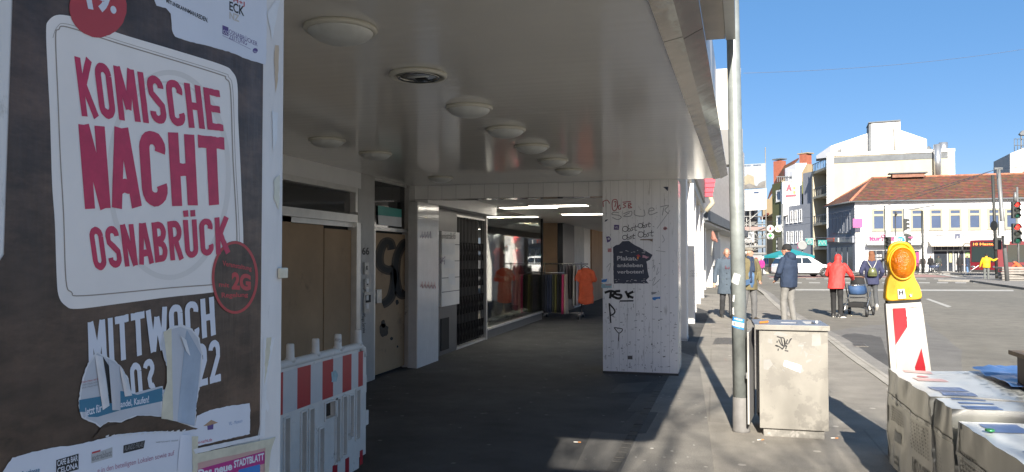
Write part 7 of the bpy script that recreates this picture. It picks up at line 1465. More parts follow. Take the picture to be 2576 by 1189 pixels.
F2.poly('lift_tower', m_bw, CB, [(2195, 384), (2195, 303), (2270, 297), (2271, 380)], -2.2, -6.2); F2.poly('tower_side', m_dgr, CB, [(2189, 384), (2189, 306), (2194.7, 303), (2194.7, 384)], -2.2, -6.1); F2.poly('tower_roof', m_dgr, CB, [(2188, 303), (2188, 300.5), (2270, 294), (2270, 297)], -2.0, -6.4)
mb = MB(); mb.tube([F2.pt(*F2.at(2257, 381), -2.1), F2.pt(*F2.at(2254, 320), -2.1), F2.pt(*F2.at(2251, 316), -2.1)], .12, 8); mb.build('vent_pipe', m_band, CB)
m_flue = M('steel flue', (.55, .55, .55), .3, .8, var=.1)
for x, y0_, y1_, r_, o_ in ((2357.5, 365, 447, .42, .5), (2376, 353, 380, .30, -3), (2383.5, 350, 380, .5, -3)):
    mb = MB(); p_, q_ = F2.pt(*F2.at(x, y1_), o_), F2.pt(*F2.at(x, y0_), o_); mb.tube([p_, Vector((p_.x, p_.y, q_.z))], r_, 14); mb.build('flue', m_flue, CB)
mb = MB(); mb.tube([F2.pt(*F2.at(2341, 362), -3.5), F2.pt(*F2.at(2346, 366), -3.5), F2.pt(*F2.at(2350, 378), -3.5)], .35, 8); mb.build('duct', m_dgr, CB)
# balcony side: floor slabs, cross walls, recesses
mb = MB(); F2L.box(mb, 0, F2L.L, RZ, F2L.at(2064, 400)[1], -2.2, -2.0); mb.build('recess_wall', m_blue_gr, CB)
for x in (2045, 2083):
    s_ = F2L.at(x, 600)[0]; mb = MB(); F2L.box(mb, s_-.3, s_+.3, RZ, F2L.at(x, 392 if x > 2050 else 432)[1], -2.0, .02); mb.build('cross_wall', m_crm, CB)
for z_ in [F2L.at(2064, y)[1] for y in (622, 560, 490, 425)]:
    mb = MB(); F2L.box(mb, .35, F2L.L-.4, z_-.3, z_, -1.99, .0); sl = mb.build('balcony_slab', m_crm, CB)
    mb = MB()
    for k in range(10): s_ = .6+(F2L.L-1.2)*k/9; F2L.box(mb, s_-.03, s_+.03, z_, z_+1.0, -.12, -.06)
    F2L.box(mb, .5, F2L.L-.5, z_+1.0, z_+1.07, -.13, -.05); mb.build('railing', m_dgr, sl)
    for k in (0, 1): mb = MB(); s_ = .9+(F2L.L/2-.4)*k; F2L.box(mb, s_, s_+F2L.L*.32, z_+.1, z_+2.3, -1.99, -1.9); mb.build('window', m_pdark, CB)
# ---- grey blue house with the white dormer
F3 = Fac(P2(1971.5, 113.4), P2(2044, 105.2)); GH = thing('grey_house', 'grey blue house with tall windows and a white roof box carrying a pharmacy board', 'building', F3.pt(F3.L/2, 0, -4))
zg3 = F3.at(1990, 518)[1]; zg3b = F3.at(2020, 522)[1]
mb = MB(); F3.box(mb, 0, F3.L, RZ, max(zg3, 8), -9, 0); mb.build('wall', m_blue_gr, GH)
mb = MB(); F3.box(mb, F3.L*.58, F3.L-.1, max(zg3, 8)+.01, F3.at(2030, 432)[1], -9, -.6); mb.build('attic', m_blue_gr, GH)
for k in range(4):
    x = 1978+k*11; window(F3, (x, 532-k*2, x+6, 562-k*1.5), GH, m_bw, m_pdark, .12); window(F3, (x+1, 582-k*.5, x+7, 612-k*.3), GH, m_bw, m_pdark, .12)
F4 = Fac(P2(1960, 112.2), P2(2031, 111.2)); WX = thing('roof_box_house', 'white roof extension with a red letter A pharmacy board above the grey house', 'building', F4.pt(F4.L/2, 0, -3))
F4.poly('wall', m_bw, WX, [(1968, 543), (1968, 457), (2001, 457), (2001, 411), (2030, 410), (2017, 434), (2017, 521), (2010, 529), (1974, 543)], 0, -6)
F4.poly('roof_wall', m_blue_gr, WX, [(1975, 457), (1975, 424), (2000.8, 411), (2000.8, 457)], .02, -1)
window(F4, (1983, 428, 1997, 455), WX, m_bw, m_pane, .15)
ab = F4.poly('pharmacy_board', m_ws, WX, [(1975, 459), (2003, 457), (2003, 495), (1975, 497)], .02, .10); F4.text('A', (1978, 464), (1992, 463), (1992, 480), (1977, 481), m_signred, ab, .13, .10); F4.text('Bären', (1979, 484), (1994, 483), (1994, 488), (1979, 489), m_gtxt, ab, .13); F4.poly('red_bar', m_signred, ab, [(1976, 491), (2003, 489), (2003, 493.5), (1976, 496)], .11, .14); F4.poly('orange_mark', m_orange, ab, [(1995, 471), (2001, 470), (2001, 476), (1996, 477)], .11, .14); F4.poly('orange_mark', m_orange, ab, [(1995, 481), (2001, 480), (2001, 487), (1996, 488)], .11, .14)
mb = MB()
for k in range(8): s_ = F4.at(1955+k*5, 440)[0]; F4.box(mb, s_-.04, s_+.04, F4.at(1960, 458)[1], F4.at(1960, 446)[1], .3, .36)
F4.box(mb, F4.at(1952, 446)[0], F4.at(1994, 446)[0], F4.at(1960, 446)[1], F4.at(1960, 445)[1]+.05, .28, .38); mb.build('roof_railing', m_dgr, WX)
# ---- green house, tan house with tiled roof, brick chimneys
F5 = Fac(P2(1944, 118), P2(1971, 113.5)); GR = thing('green_house', 'narrow olive green house between the scaffold and the grey house', 'building', F5.pt(F5.L/2, 0, -4)); m_ol = M('olive green render', (.10, .105, .04), .85, var=.06)
mb = MB(); F5.box(mb, 0, F5.L-.02, RZ, F5.at(1950, 462)[1], -8, 0); mb.build('wall', m_ol, GR)
for q in ((1953, 478, 1965, 507), (1954, 542, 1966, 575), (1954, 600, 1966, 630)): window(F5, q, GR, m_bw, m_pane, .25)
F6 = Fac(P2(1926, 128), P2(2030, 121)); TH_ = thing('tan_house', 'tan gabled house with an orange tiled roof and a red brick chimney', 'building', F6.pt(F6.L/2, 0, -4)); m_tanr = M('tan render', (.30, .23, .14), .85, var=.06)
mb = MB(); F6.box(mb, 0, F6.L, RZ, F6.at(1950, 500)[1], -10, 0); mb.build('wall', m_tanr, TH_)
F6.poly('gable', m_tanr, TH_, [(1934, 502), (1958, 466), (1975, 442), (2003, 410), (2030, 412), (2030, 500)], -.05, -1.5)
mb = MB(); q = [F6.pt(*F6.at(x, y), o) for x, y, o in ((1928, 505, .5), (1930, 470, .3), (1968, 430, .0), (2000, 405, -.5))]; q2 = [p-F6.n*4+Vector((0, 0, .4)) for p in q]
l0 = [F6.pt(*F6.at(x, y), .3) for x, y in ((1934, 500), (1958, 464), (1975, 440), (2002, 408))]; l1 = [F6.pt(*F6.at(x, y), -.6) for x, y in ((1930, 482), (1946, 450), (1967, 416), (2003, 396))]
mb.loft([[l0[i], l1[i], l1[i]-Vector((0, 0, .3)), l0[i]-Vector((0, 0, .3))] for i in range(4)], False); mb.build('roof', m_tiles, TH_)
m_brick = M('red brick', (.27, .085, .05), .85, var=.18, vs=3)
c1 = F6.pbox('chimney', m_brick, TH_, (1937.5, 404, 1956.5, 460), -.8, -2.0); F6.pbox('chimney_cap', m_dgr, c1, (1935, 398, 1957, 401), -.7, -2.2); F6.pbox('chimney', m_brick, TH_, (2009, 387, 2026, 424), -.2, -1.5); F6.pbox('chimney_cap', m_tanr, TH_, (2004, 384.5, 2030, 386.8), -.1, -1.7)
mb = MB(); mb.tube([F6.pt(*F6.at(1986, 415), -3), F6.pt(*F6.at(1986, 374), -3)], .05, 5); mb.build('aerial', m_dgr, TH_)
mb = MB(); F6.box(mb, 0, F6.L*.3, F6.at(1950, 545)[1], F6.at(1950, 500)[1], .01, .8); mb.build('bay', m_tanr, TH_); F6.poly('bay_roof', m_tiles, TH_, [(1925, 548), (1943, 536), (1944, 540), (1925, 553)], .05, 1.2)
# ---- scaffolded building with banners
zs_ = 84.; F7 = Fac(P2(1835, zs_), P2(1926, zs_)); SC = thing('scaffolded_building', 'building wrapped in scaffolding with a printed city banner above the hoarding', 'building', F7.pt(F7.L/2, 0, -3))
m_scw = M('grey old facade', (.13, .125, .12), .85, var=.15, vs=1.5); m_tubes = M('scaffold tube', (.24, .24, .23), .45, .3, var=.1)
mb = MB(); F7.box(mb, 0, F7.L-.3, RZ, F7.at(1890, 485)[1], -9, -1.6); mb.build('wall', m_scw, SC)
for r_, (y0_, y1_) in enumerate(((520, 548), (565, 596), (612, 640))):
    for k in range(4): x = 1864+k*15; window(F7, (x, y0_, x+8, y1_), SC, m_band, m_pdark, .15).location = wm(SC).inverted().to_3x3() @ (-F7.n*1.55)
def sky_banner(name, mat, px): return F7.poly(name, mat, SC, px, .55, .6)
m_bansky = M('banner sky print', (.22, .25, .28), .6, var=.04); b1 = sky_banner('printed_banner', m_bansky, [(1835, 417), (1921, 412), (1921, 474), (1835, 480)])
def bpoly(pts, mat, nm, o=.62): return F7.poly(nm, mat, b1, pts, o, o+.02)
m_bs = M('banner sandstone print', (.21, .185, .13), .6, var=.15, vs=2); m_bd = M('banner dark print', (.11, .105, .10), .6, var=.35, vs=2)  # dark ink shared by the hill and street prints
bpoly([(1862, 472), (1864, 448), (1872, 444), (1876, 440), (1884, 442), (1892, 446), (1893, 462), (1896, 474)], m_bs, 'palace_print'); bpoly([(1896, 474), (1905, 462), (1912, 458), (1921, 455), (1921, 473)], m_bd, 'hill_print'); bpoly([(1862, 476), (1862, 470), (1880, 463), (1900, 470), (1921, 470), (1921, 474)], m_bd, 'street_print', .645)
F7.text('KOMM NACH', (1862, 417.5), (1884, 416), (1884, 419.5), (1862, 421), m_pane, b1, .64); F7.text('OSNABRÜCK', (1890, 416), (1910, 415), (1910, 418), (1890, 419), m_pane, b1, .64)
b2 = sky_banner('white_banner', m_ws, [(1835, 483), (1924, 475), (1924, 528), (1835, 534)]); F7.text('Kesseböhmer C', (1898, 494), (1924, 493), (1924, 497), (1898, 498), m_gtxt, b2, .62); F7.poly('logo_print', m_pane, b2, [(1892, 484), (1904, 483), (1904, 487), (1892, 488)], .61, .63)
F7.text('Sanierung der Fassade', (1895, 506), (1922, 505), (1922, 508), (1895, 509), m_gtxt, b2, .62, 0)
SF = thing('scaffolding', 'grey tube scaffolding with plank decks below the white banner', 'scaffolding', F7.pt(F7.L/2, RZ, .3))
for x in (1840, 1862, 1884, 1924):
    for o_ in (.45, -.8):
        s_ = F7.at(x, 600)[0]; mb = MB(); mb.tube([F7.pt(s_, RZ, o_), F7.pt(s_, F7.at(x, 372 if x == 1924 and o_ > 0 else 478)[1], o_)], .06, 6); mb.build('upright', m_tubes, SF)
m_plank = M('pinkish deck plank', (.24, .165, .15), .7, var=.15)
for y in (545, 565, 581, 600, 622, 640):
    z_ = F7.at(1890, y)[1]; mb = MB(); mb.tube([F7.pt(0, z_, .45), F7.pt(F7.L, z_, .45)], .05, 6); mb.tube([F7.pt(0, z_, -.8), F7.pt(F7.L, z_, -.8)], .05, 6); mb.build('ledger', m_tubes, SF)
    if y in (581, 622, 640): mb = MB(); F7.box(mb, 0, F7.L, z_+.06, z_+(.45 if y == 581 else .2), -.75, .40); mb.build('deck', m_plank if y == 581 else m_tubes, SF)
mb = MB(); mb.tube([F7.pt(*F7.at(1864, 568), .5), F7.pt(*F7.at(1922, 520), .5)], .06, 6)
for k in range(5): x = 1866+k*12; mb.tube([F7.pt(*F7.at(x, 598), .5), F7.pt(*F7.at(x+6, 586), .5)], .05, 6); mb.tube([F7.pt(*F7.at(x+12, 598), .5), F7.pt(*F7.at(x+6, 586), .5)], .05, 6)
for k in range(3): mb.tube([F7.pt(*F7.at(1866, 640-k*24), .52), F7.pt(*F7.at(1922, 620-k*24), .52)], .045, 6)
mb.build('braces', m_tubes, SF)
mb = MB()
for x, y in ((1880, 407), (1888, 398)): mb.tube([F7.pt(*F7.at(x, 415), -4), F7.pt(*F7.at(x, y), -4)], .06, 5); mb.build('aerial', m_tubes, SF); mb = MB()
mb.b.free()
HO = thing('site_hoarding', 'white site hoarding with red prohibition signs beside the figure in magenta', 'hoarding', G(1912, 692, RZ)); F8 = Fac(P2(1868, 72), P2(1932, 74))
F8.pbox('panel', m_ws, HO, (1894, 642, 1918, 690), 0, -.1); F8.pbox('panel', M('greyish hoarding', (.55, .56, .58), .6, var=.2, vs=3), HO, (1918.3, 645, 1934, 690), 0, -.1); F8.pbox('panel', M('sandy barrier block', (.42, .38, .30), .8), HO, (1926, 671, 1941, 692), .3, -.2)
for y in (653, 662):
    mb = MB(); q = [F8.pt(*F8.at(x, yy), .03) for x, yy in circle(1901, y, 3.2, 3.6, 14)]; mb.tube(q+[q[0]], .06, 6); mb.tube([q[1], q[8]], .05, 5); mb.build('prohibition_sign', m_signred, HO)
for k in range(3): F8.pbox('blue_sign', m_blu, HO, (1919+k*5, 651, 1922+k*5, 664), .02, .04)
# ---- textured metal facade, eaves and pipe beyond the arcade
MF = thing('metal_clad_building', 'building with silvery diamond textured cladding and low eaves beyond the white columns', 'building', (2, 42, 0)); F9 = Fac((-.42, 33.5), (2.35, 62))
m_clad = M('silver textured cladding', (.42, .41, .40), .35, .5, var=.25, vs=5, bump=.9, bs=6)
mb = MB(); F9.box(mb, 0, F9.L, F9.at(1800, 560)[1]*0+3.6, 9.5, -8, 0); mb.build('cladding', m_clad, MF)
mb = MB(); F9.box(mb, 0, F9.L, RZ, 3.59, -8, -.9); mb.build('wall', m_col, MF)
mb = MB(); F9.box(mb, -.5, F9.L, 3.05, 3.5, -.85, .25); mb.build('eaves', m_dgr, MF); mb = MB(); F9.box(mb, -.5, F9.L, 2.95, 3.04, -.85, .1); mb.build('eaves_soffit', m_grey, MF)
for k in range(4):
    mb = MB(); F9.box(mb, 1.0+3.4*k, 1.5+3.4*k, RZ, 2.94, -.9, -.4); mb.build('column', m_col, MF)
mb = MB(); F9.box(mb, 3.8, 6.5, .1, 2.6, -.899, -.85); mb.build('shop_window', M('pale blue display', (.35, .5, .52), .4), MF)
F9.pbox('poster_box', m_ws, MF, (1812, 600, 1826, 668), -.3, -.4)
mb = MB(); mb.tube([(-.12, 32.6, 6.5), (-.12, 32.6, 4.0), (-.02, 32.6, 3.75), (-.3, 32.6, 3.4)], .10, 12); tag(mb.build('drain_pipe', m_crm), 'cream drain pipe with a bent foot between the white facade and the metal cladding', 'pipe')
# ---- right edge tower
F10 = Fac(P2(2540, 130), P2(2640, 128)); TW = thing('concrete_tower', 'pale concrete block with a roof railing cut by the right edge of the photo', 'building', F10.pt(3, 0, -4)); m_conc = M('pale concrete', (.42, .40, .38), .85, var=.1, vs=1)
F10.poly('wall', m_conc, TW, [(2541, 690), (2541, 386), (2576, 372), (2640, 360), (2640, 690)], 0, -12)
mb = MB()
for k in range(5): p_ = F10.pt(*F10.at(2556+k*8, 380), -1); mb.tube([p_, p_+Vector((0, 0, 2.2))], .06, 5)
for dz in (1.1, 2.2): mb.tube([F10.pt(*F10.at(2556, 380), -1)+Vector((0, 0, dz)), F10.pt(*F10.at(2588, 380), -1)+Vector((0, 0, dz))], .06, 5)
mb.build('roof_railing', m_dgr, TW)
F10.poly('flood_light', m_dgr, TW, [(2569, 334), (2576, 326), (2590, 324), (2590, 338), (2572, 337)], -1, -2); F10.pbox('mast', m_dgr, TW, (2573, 338, 2576, 374), -1.2, -1.5); F10.pbox('roof_edge', m_brick, TW, (2574, 431, 2600, 440), .5, .1)

# ================================================================ STREET FURNITURE FAR AWAY
m_sig = M('dark signal housing', (.03, .032, .03), .6, var=.1); m_sigp = M('grey signal post', (.17, .175, .175), .5, .3, var=.1); m_ron = M('lit red signal', (1, .03, .02), .4, var=0, emit=.45); m_off = M('unlit signal lens', (.03, .035, .03), .15, var=0); m_goff = M('unlit green lens', (.01, .06, .04), .15, var=0)
def vert(px, zc, y0_, y1_, r_, mat, name, par, px1=None):
    a = D(px, y0_, zc); b_ = D(px1 if px1 else px, y1_, zc)
    if not px1: b_ = Vector((a.x, a.y, b_.z))
    mb = MB(); mb.tube([a, b_], r_, 10); return mb.build(name, mat, par)
def signal(par, px, py0, py1, zc, wpx, lit, facing):
    a = D(px, py1, zc); b_ = D(px, py0, zc); h = b_.z-a.z; w_ = wpx/S*zc/FPX/2; c = Vector((a.x, a.y, 0)); f = Matrix.Rotation(R(facing), 3, 'Z') @ Vector((0, -1, 0)); sd = Vector((-f.y, f.x, 0))
    mb = MB(); mb.slab(Vector((c.x, c.y, a.z))-sd*w_-f*.0, sd*2*w_, f*-.22, Vector((0, 0, h))); o = mb.build('signal_head', m_sig, par, bevel=.03)
    for k in range(3):
        z = a.z+h*(5-2*k)/6; p = Vector((c.x, c.y, z))+f*.01; r_ = min(w_*.82, h/6*.85); mb = MB(); mb.lathe(p, [(r_, -.005), (r_, .01), (r_*.6, .03), (.01, .04)], 18, f); mb.build('lens', m_ron if (lit and k == 0) else (m_goff if k == 2 else m_off), o)
        mb = MB(); up = Vector((0, 0, 1)); pts0 = [p+(sd*math.cos(t)+up*math.sin(t))*r_*1.1 for t in [math.pi*(-.1+1.2*i/10) for i in range(11)]]; mb.loft([pts0, [q+f*.20-up*.03 for q in pts0]], True, closed=False, caps=False); mb.build('visor', m_sig, o)
T1 = thing('traffic_light', 'double traffic light showing two red lamps at the right edge', 'traffic light', (D(2558, 708, 50).x, D(2558, 708, 50).y, RZ)); zc = 50.
vert(2563, zc, 705, 470, .065, m_sigp, 'post', T1); signal(T1, 2558, 507, 549, zc-.4, 19, True, 12); signal(T1, 2559, 562, 613, zc-.4, 19, True, 12)
mb = MB(); p_ = D(2554, 503, zc-.3); mb.lathe(p_, [(.11, -.1), (.10, .25), (.06, .5), (.01, .52)], 12); mb.build('push_cap', m_sigp, T1)
T2 = thing('traffic_light', 'dark traffic light seen side on above the blue footway sign', 'traffic light', (D(2275, 690, 60).x, D(2275, 690, 60).y, RZ)); vert(2276, 60, 695, 524, .06, m_sigp, 'post', T2); signal(T2, 2281, 550, 579, 60, 10, False, 70); signal(T2, 2284, 588, 619, 60, 12, False, 70)
bsn = D(2264, 606, 59.5); mb = MB(); sdv = Vector(CR @ Vector((1, 0, 0))); sdv.z = 0; mb.slab(bsn-sdv*.42-Vector((0, 0, .38)), sdv*.84, Vector((0, .04, 0)), Vector((0, 0, .76))); bs = mb.build('footway_sign', M('grey sign plate', (.42, .44, .46), .5), T2)
mb = MB(); mb.lathe(bsn+Vector((0, -.02, 0)), [(.34, 0), (.34, .015), (.01, .016)], 24, (0, -1, 0)); mb.build('blue_disc', m_blu, bs)
mb = MB(); mb.bar(bsn+Vector((-.05, -.045, -.22)), bsn+Vector((-.05, -.045, .22)), .04); mb.bar(bsn+Vector((.02, -.045, .15)), bsn+Vector((.16, -.045, .15)), .05); mb.bar(bsn+Vector((.04, -.045, -.2)), bsn+Vector((.12, -.045, .12)), .05); mb.bar(bsn+Vector((-.16, -.045, .05)), bsn+Vector((-.12, -.045, .15)), .05); mb.build('pedestrian_mark', m_ws, bs)
T3 = thing('traffic_light', 'dark traffic light left of the yellow warning lamp against the travel shop', 'traffic light', (D(2231, 692, 62).x, D(2231, 692, 62).y, RZ)); vert(2228, 62, 694, 516, .05, m_sig, 'post', T3); signal(T3, 2232, 596, 626, 62, 15, False, -30)
T4 = thing('traffic_light', 'black signal head on a pole behind the beanie man near the teal parasol', 'traffic light', (D(1958, 690, 80).x, D(1958, 690, 80).y, RZ)); vert(1970, 80, 690, 512, .12, m_sigp, 'post', T4); signal(T4, 1960, 597, 630, 80, 11, False, 200)
# lamp post by the shop, wooden and dark poles at the right
LP = thing('street_lamp', 'slim dark street lamp standing before the shop with a flat head', 'street lamp', (D(2322, 689, 72).x, D(2322, 689, 72).y, RZ)); vert(2322, 72, 690, 530, .10, m_sig, 'post', LP); a = D(2319, 529, 72); mb = MB(); mb.slab(a-sdv*1.4+Vector((0, -.2, -.05)), sdv*2.6+Vector((0, 0, .45)), Vector((0, .4, 0)), Vector((0, 0, .14))); mb.build('lamp_head', m_sigp, LP, bevel=.04)
LT = thing('thin_mast', 'very thin dark mast rising left of the footway sign', 'pole', (D(2254, 690, 74).x, D(2254, 690, 74).y, RZ)); vert(2254, 74, 690, 532, .05, m_sig, 'post', LT); a = D(2254, 538, 74); mb = MB(); mb.ell(a, (.12, .12, .2)); mb.build('cap', m_sig, LT)
WPo = thing('leaning_mast', 'pale leaning mast carrying overhead wires at the right', 'pole', (D(2535, 706, 47).x, D(2535, 706, 47).y, RZ)); vert(2534, 47, 706, 424, .12, m_sigp, 'post', WPo, 2511)
a = D(2511, 424, 47); mb = MB(); mb.bar(a-sdv*.25, a+sdv*.25, .12); mb.build('crossarm', m_sigp, WPo)
for (x, y, w_, h_) in ((2520, 575, 12, 36), (2533, 598, 12, 34)): a = D(x-w_/2, y+h_/2, 46.5); b_ = D(x+w_/2, y-h_/2, 46.5); mb = MB(); mb.slab(a, Vector((b_.x-a.x, b_.y-a.y, 0)), Vector((0, .25, 0)), Vector((0, 0, b_.z-a.z))); mb.build('control_box', M('cream control box', (.52, .5, .42), .5), WPo, bevel=.02)
DPo = thing('sign_pole', 'dark pole with a round sign seen from behind at the right', 'pole', (D(2508, 700, 52).x, D(2508, 700, 52).y, RZ)); vert(2508, 52, 705, 440, .10, m_sig, 'post', DPo, 2497); a = D(2500, 568, 51.6); mb = MB(); mb.lathe(a, [(.34, 0), (.34, .03), (.3, .04)], 24, Vector((1, .35, 0))); mb.build('round_sign', m_sig, DPo); signal(DPo, 2507, 598, 628, 52, 16, False, 195)
# zone sign, pharmacy signs, teal sign
ZS = thing('zone_sign', 'square white pedestrian zone end sign with a grey round mark reading ZONE', 'sign', (D(1890, 700, 62).x, D(1890, 700, 62).y, RZ)); vert(1889, 62.2, 700, 580, .06, m_sigp, 'post', ZS)
def plate(par, px, py, wp, hp_, zc, mat, nm): a = D(px-wp/2, py+hp_/2, zc); b_ = D(px+wp/2, py-hp_/2, zc); mb = MB(); mb.slab(a, Vector((b_.x-a.x, b_.y-a.y, 0)), Vector((0, .05, 0)), Vector((0, 0, b_.z-a.z))); return mb.build(nm, mat, par)
pt_ = plate(ZS, 1884, 597, 27, 26, 62, m_ws, 'plate'); fz = lambda x, y: D(x, y, 61.93)
mb = MB(); mb.shape(circle(1884, 593, 8, 8, 24), fz); mb.build('grey_disc', m_dgr, pt_); mb = MB(); mb.shape(circle(1882.5, 589, 1.8, 1.8, 10), lambda x, y: D(x, y, 61.9)); mb.shape([(1880, 591), (1885, 591), (1886, 598), (1879, 599)], lambda x, y: D(x, y, 61.9)); mb.shape(circle(1887, 594, 1.3, 1.3, 10), lambda x, y: D(x, y, 61.89)); mb.shape([(1885.5, 595.5), (1888.5, 595.5), (1889, 599), (1885.5, 599.5)], lambda x, y: D(x, y, 61.89)); mb.build('figure_mark', m_ws, pt_)
mb = MB(); mb.text('ZONE', quad((1876, 603), (1892, 603), (1892, 608), (1876, 608), fz), .03); mb.build('lettering', m_gtxt, pt_); mb = MB(); mb.bar(fz(1872, 608.5), fz(1897, 586), .05, .01); mb.build('end_stripe', m_gtxt, pt_)
for x, y, lab, t_ in ((1938, 575, 'round white pharmacy sign with a red letter above the cross sign', 'A'), (1938, 594, 'round white sign with a green pharmacy cross', '+'), (1958, 575, 'pale yellowish round sign beside the red pharmacy sign', 'R')):
    p_ = D(x, y, 90); sg = thing('round_sign', lab, 'sign', p_, 0, 'round signs of the pharmacy'); mb = MB(); mb.lathe(p_, [(.38, -.1), (.42, -.08), (.42, .08), (.38, .1)], 28, (0, -1, 0)); mb.build('disc', m_ws if t_ != 'R' else m_mailw, sg)
    mb = MB(); f = quad((x-3, y-5), (x+3, y-5), (x+3, y+2.5), (x-3, y+2.5), lambda a, b_: D(a, b_, 89.7)); mb.text(t_ if t_ != '+' else 'I', f, .05)
    if t_ == '+': mb.b.clear(); mb.shape([(x-1.4, y-7), (x+1.4, y-7), (x+1.4, y-4), (x+4.5, y-4), (x+4.5, y-1), (x+1.4, y-1), (x+1.4, y+2), (x-1.4, y+2), (x-1.4, y-1), (x-4.5, y-1), (x-4.5, y-4), (x-1.4, y-4)], lambda a, b_: D(a, b_, 89.7))
    mb.build('mark', m_signred if t_ == 'A' else (M('pharmacy green', (.05, .45, .08), .5) if t_ == '+' else m_board2), sg)
    if t_ == '+': plate(sg, x, y+6, 8, 3, 89.6, m_dgr, 'display')
TS = thing('teal_sign', 'square teal sign with a white round emblem over the side street', 'sign', D(2036, 618, 84)); m_tl = M('teal sign face', (.03, .20, .19), .5, var=.03); tp_ = plate(TS, 2036, 608, 18, 16, 84, m_tl, 'plate'); mb = MB()
for r_ in (6.2, 4.2): mb.ribbon(circle(2036, 608, r_, r_*.95, 24), .9, lambda x, y: D(x, y, 83.85), True)
mb.ribbon([(2032, 608), (2035, 605), (2037, 610), (2040, 607)], .9, lambda x, y: D(x, y, 83.8)); mb.build('emblem', m_ws, tp_); plate(TS, 2036, 608, 20, 18, 84.15, m_ws, 'rim')
MS = thing('magenta_sign', 'magenta shop sign with a white T beside the round grey sign', 'sign', D(2012, 618, 86)); ms_ = plate(MS, 2013, 617, 14, 15, 86, m_pink, 'plate'); mb = MB(); mb.text('T', quad((2009, 612), (2014, 612), (2014, 621), (2009, 621), lambda x, y: D(x, y, 85.9)), .05); mb.build('lettering', m_ws, ms_)
RSg = thing('round_grey_sign', 'round grey street sign on a post rising from behind the white car', 'sign', (D(2019, 690, 76).x, D(2019, 690, 76).y, RZ)); vert(2019, 76, 690, 612, .08, m_sigp, 'post', RSg); p_ = D(2018.5, 617, 75.8); mb = MB(); mb.lathe(p_, [(.46, 0), (.46, .04), (.40, .05)], 24, (0, -1, 0)); mb.build('disc', m_sigp, RSg)
PS2 = thing('green_star_sign', 'teal and white patterned shop sign between the balconies and the snack bar', 'sign', D(2070, 618, 88)); plate(PS2, 2069, 611, 22, 14, 88, m_tl, 'plate'); mb = MB(); mb.ribbon([(2060, 614), (2064, 606), (2068, 615), (2073, 606), (2077, 615)], 1.4, lambda x, y: D(x, y, 87.9)); mb.build('pattern', m_ws, PS2)
# teal parasol
m_par = M('teal parasol cloth', (.01, .20, .22), .7, var=.08); PA = thing('parasol', 'wide teal market parasol behind the white car', 'parasol', (D(1990, 690, 72).x, D(1990, 690, 72).y, RZ)); ap = D(1985, 624, 72); er = (2050-1915)/S*72/FPX/2*.95; zE = D(1985, 643, 72).z
mb = MB(); n = 8; top = mb.v(ap); low = [mb.v((ap.x+er*math.cos(2*math.pi*k/n+.3), ap.y+er*math.sin(2*math.pi*k/n+.3), zE)) for k in range(n)]; low2 = [mb.v((ap.x+er*math.cos(2*math.pi*k/n+.3), ap.y+er*math.sin(2*math.pi*k/n+.3), zE-.22)) for k in range(n)]
for k in range(n): mb.face([top, low[k], low[(k+1) % n]]); mb.face([low[k], low2[k], low2[(k+1) % n], low[(k+1) % n]])
mb.build('canopy', m_par, PA); mb = MB(); mb.tube([(ap.x, ap.y, RZ), ap], .05, 8); mb.build('pole', m_sigp, PA)
for k in range(n): mb = MB(); mb.tube([ap-Vector((0, 0, .1)), (ap.x+er*.98*math.cos(2*math.pi*k/n+.3), ap.y+er*.98*math.sin(2*math.pi*k/n+.3), zE-.06)], .02, 5); mb.build('rib', m_sigp, PA)
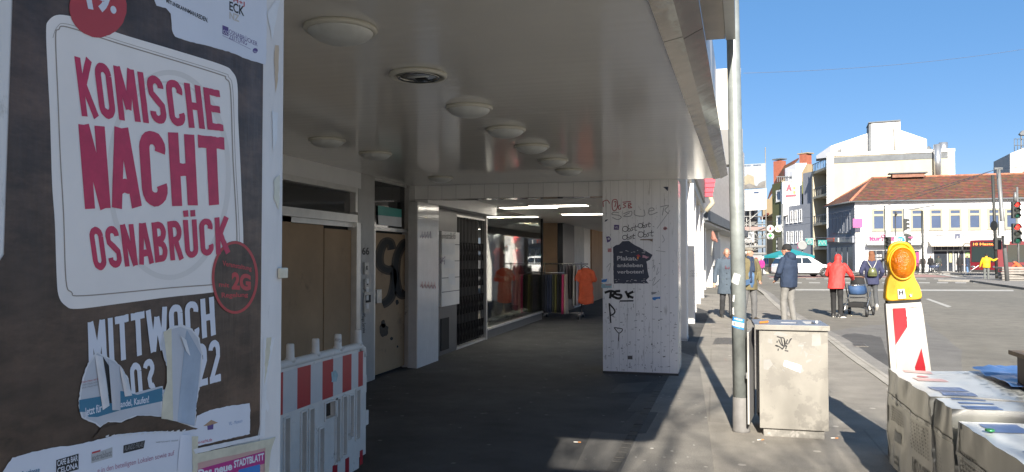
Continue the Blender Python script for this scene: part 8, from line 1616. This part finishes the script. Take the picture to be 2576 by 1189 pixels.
# pile of kerb slabs at the right edge
m_stone = M('grey slab stone', (.22, .205, .185), .9, var=.2, vs=3); rr = random.Random(4)
for k in range(2):
    for j in range(6):
        a = D(2522+28*k, 714-1-j*5.5, 48.5); t = thing('stone_slab', f'grey stone slab {["lowest", "second lowest", "third from the ground", "fourth from the ground", "fifth from the ground", "topmost"][j]} in the {["left", "right"][k]} stack by the traffic lights', 'slab', (a.x, a.y, RZ+.02+.16*j), rr.uniform(-.15, .15), 'stone slabs stacked on the traffic island'); mb = MB(); mb.box(-.1-rr.uniform(0, .12), 1.5+rr.uniform(-.1, .1), -.4, .5, 0, .13); mb.build('slab', m_stone, t, local=True, bevel=.03)
IS = [(G(*p).x, G(*p).y) for p in ((2360, 706), (2440, 707.5), (2576, 727), (2760, 745), (2900, 700), (2450, 694))]
mb = MB(); mb.prism([(x, y, RZ-.02) for x, y in IS], (0, 0, .13)); tag(mb.build('traffic_island', m_gut), kind='structure')
mb = MB(); q = [G(2160, 690), G(2700, 690), G(2700, 676), G(2160, 676)]; mb.prism([(p.x, p.y, RZ-.02) for p in (D(2090, 690, 79), D(2160, 690, 72), D(2800, 690, 68), D(2800, 690, 90), D(2160, 690, 90))], (0, 0, .10)); tag(mb.build('far_pavement', m_gut), kind='structure')
# overhead wires
m_wire = M('overhead wire', (.10, .11, .14), .6, var=0)
def wire(a, b_, sag, r_, lab):
    mb = MB(); pts = [a.lerp(b_, k/20)-Vector((0, 0, sag*4*(k/20)*(1-k/20))) for k in range(21)]; mb.tube(pts, r_, 5); tag(mb.build('overhead_wire', m_wire), lab, 'wire', 'wires over the junction')
wire(D(1870, 184, 30), D(2640, 113, 38), .25, .008, 'single wire crossing the open blue sky')
wp_ = D(2511, 424, 47)
wire(wp_, D(1860, 560, 92), .9, .018, 'upper wire running from the leaning mast past the tiled roof'); wire(wp_, D(1860, 574, 92), 1.1, .018, 'middle wire running from the leaning mast past the tiled roof'); wire(D(2420, 588, 70)*1, D(1860, 585, 92), .5, .018, 'lowest wire crossing in front of the grey house'); wire(wp_, D(2640, 404, 40), .1, .012, 'short wire from the leaning mast to the right edge')
# flagged bundle near the old man and poster column base
BU = thing('striped_bundle', 'red and white striped cloth bundle hanging on the last sunlit column', 'cloth', D(1795, 600, 26)); mb = MB(); a = D(1793, 585, 26); mb.cap(a, .05, a+Vector((.03, 0, -.2)), .09); mb.cap(a+Vector((.03, 0, -.2)), .09, a+Vector((.14, 0, -.3)), .04); blob(mb, .02, 'cloth', M('red white cloth', (.26, .12, .09), .8, var=.6, vs=12), BU, 1, .02, 14, local=False); mb = MB(); mb.tube([a+Vector((0, 0, -.3)), a+Vector((-.05, 0, -.8))], .03, 6); mb.build('cord', m_tubes, BU)
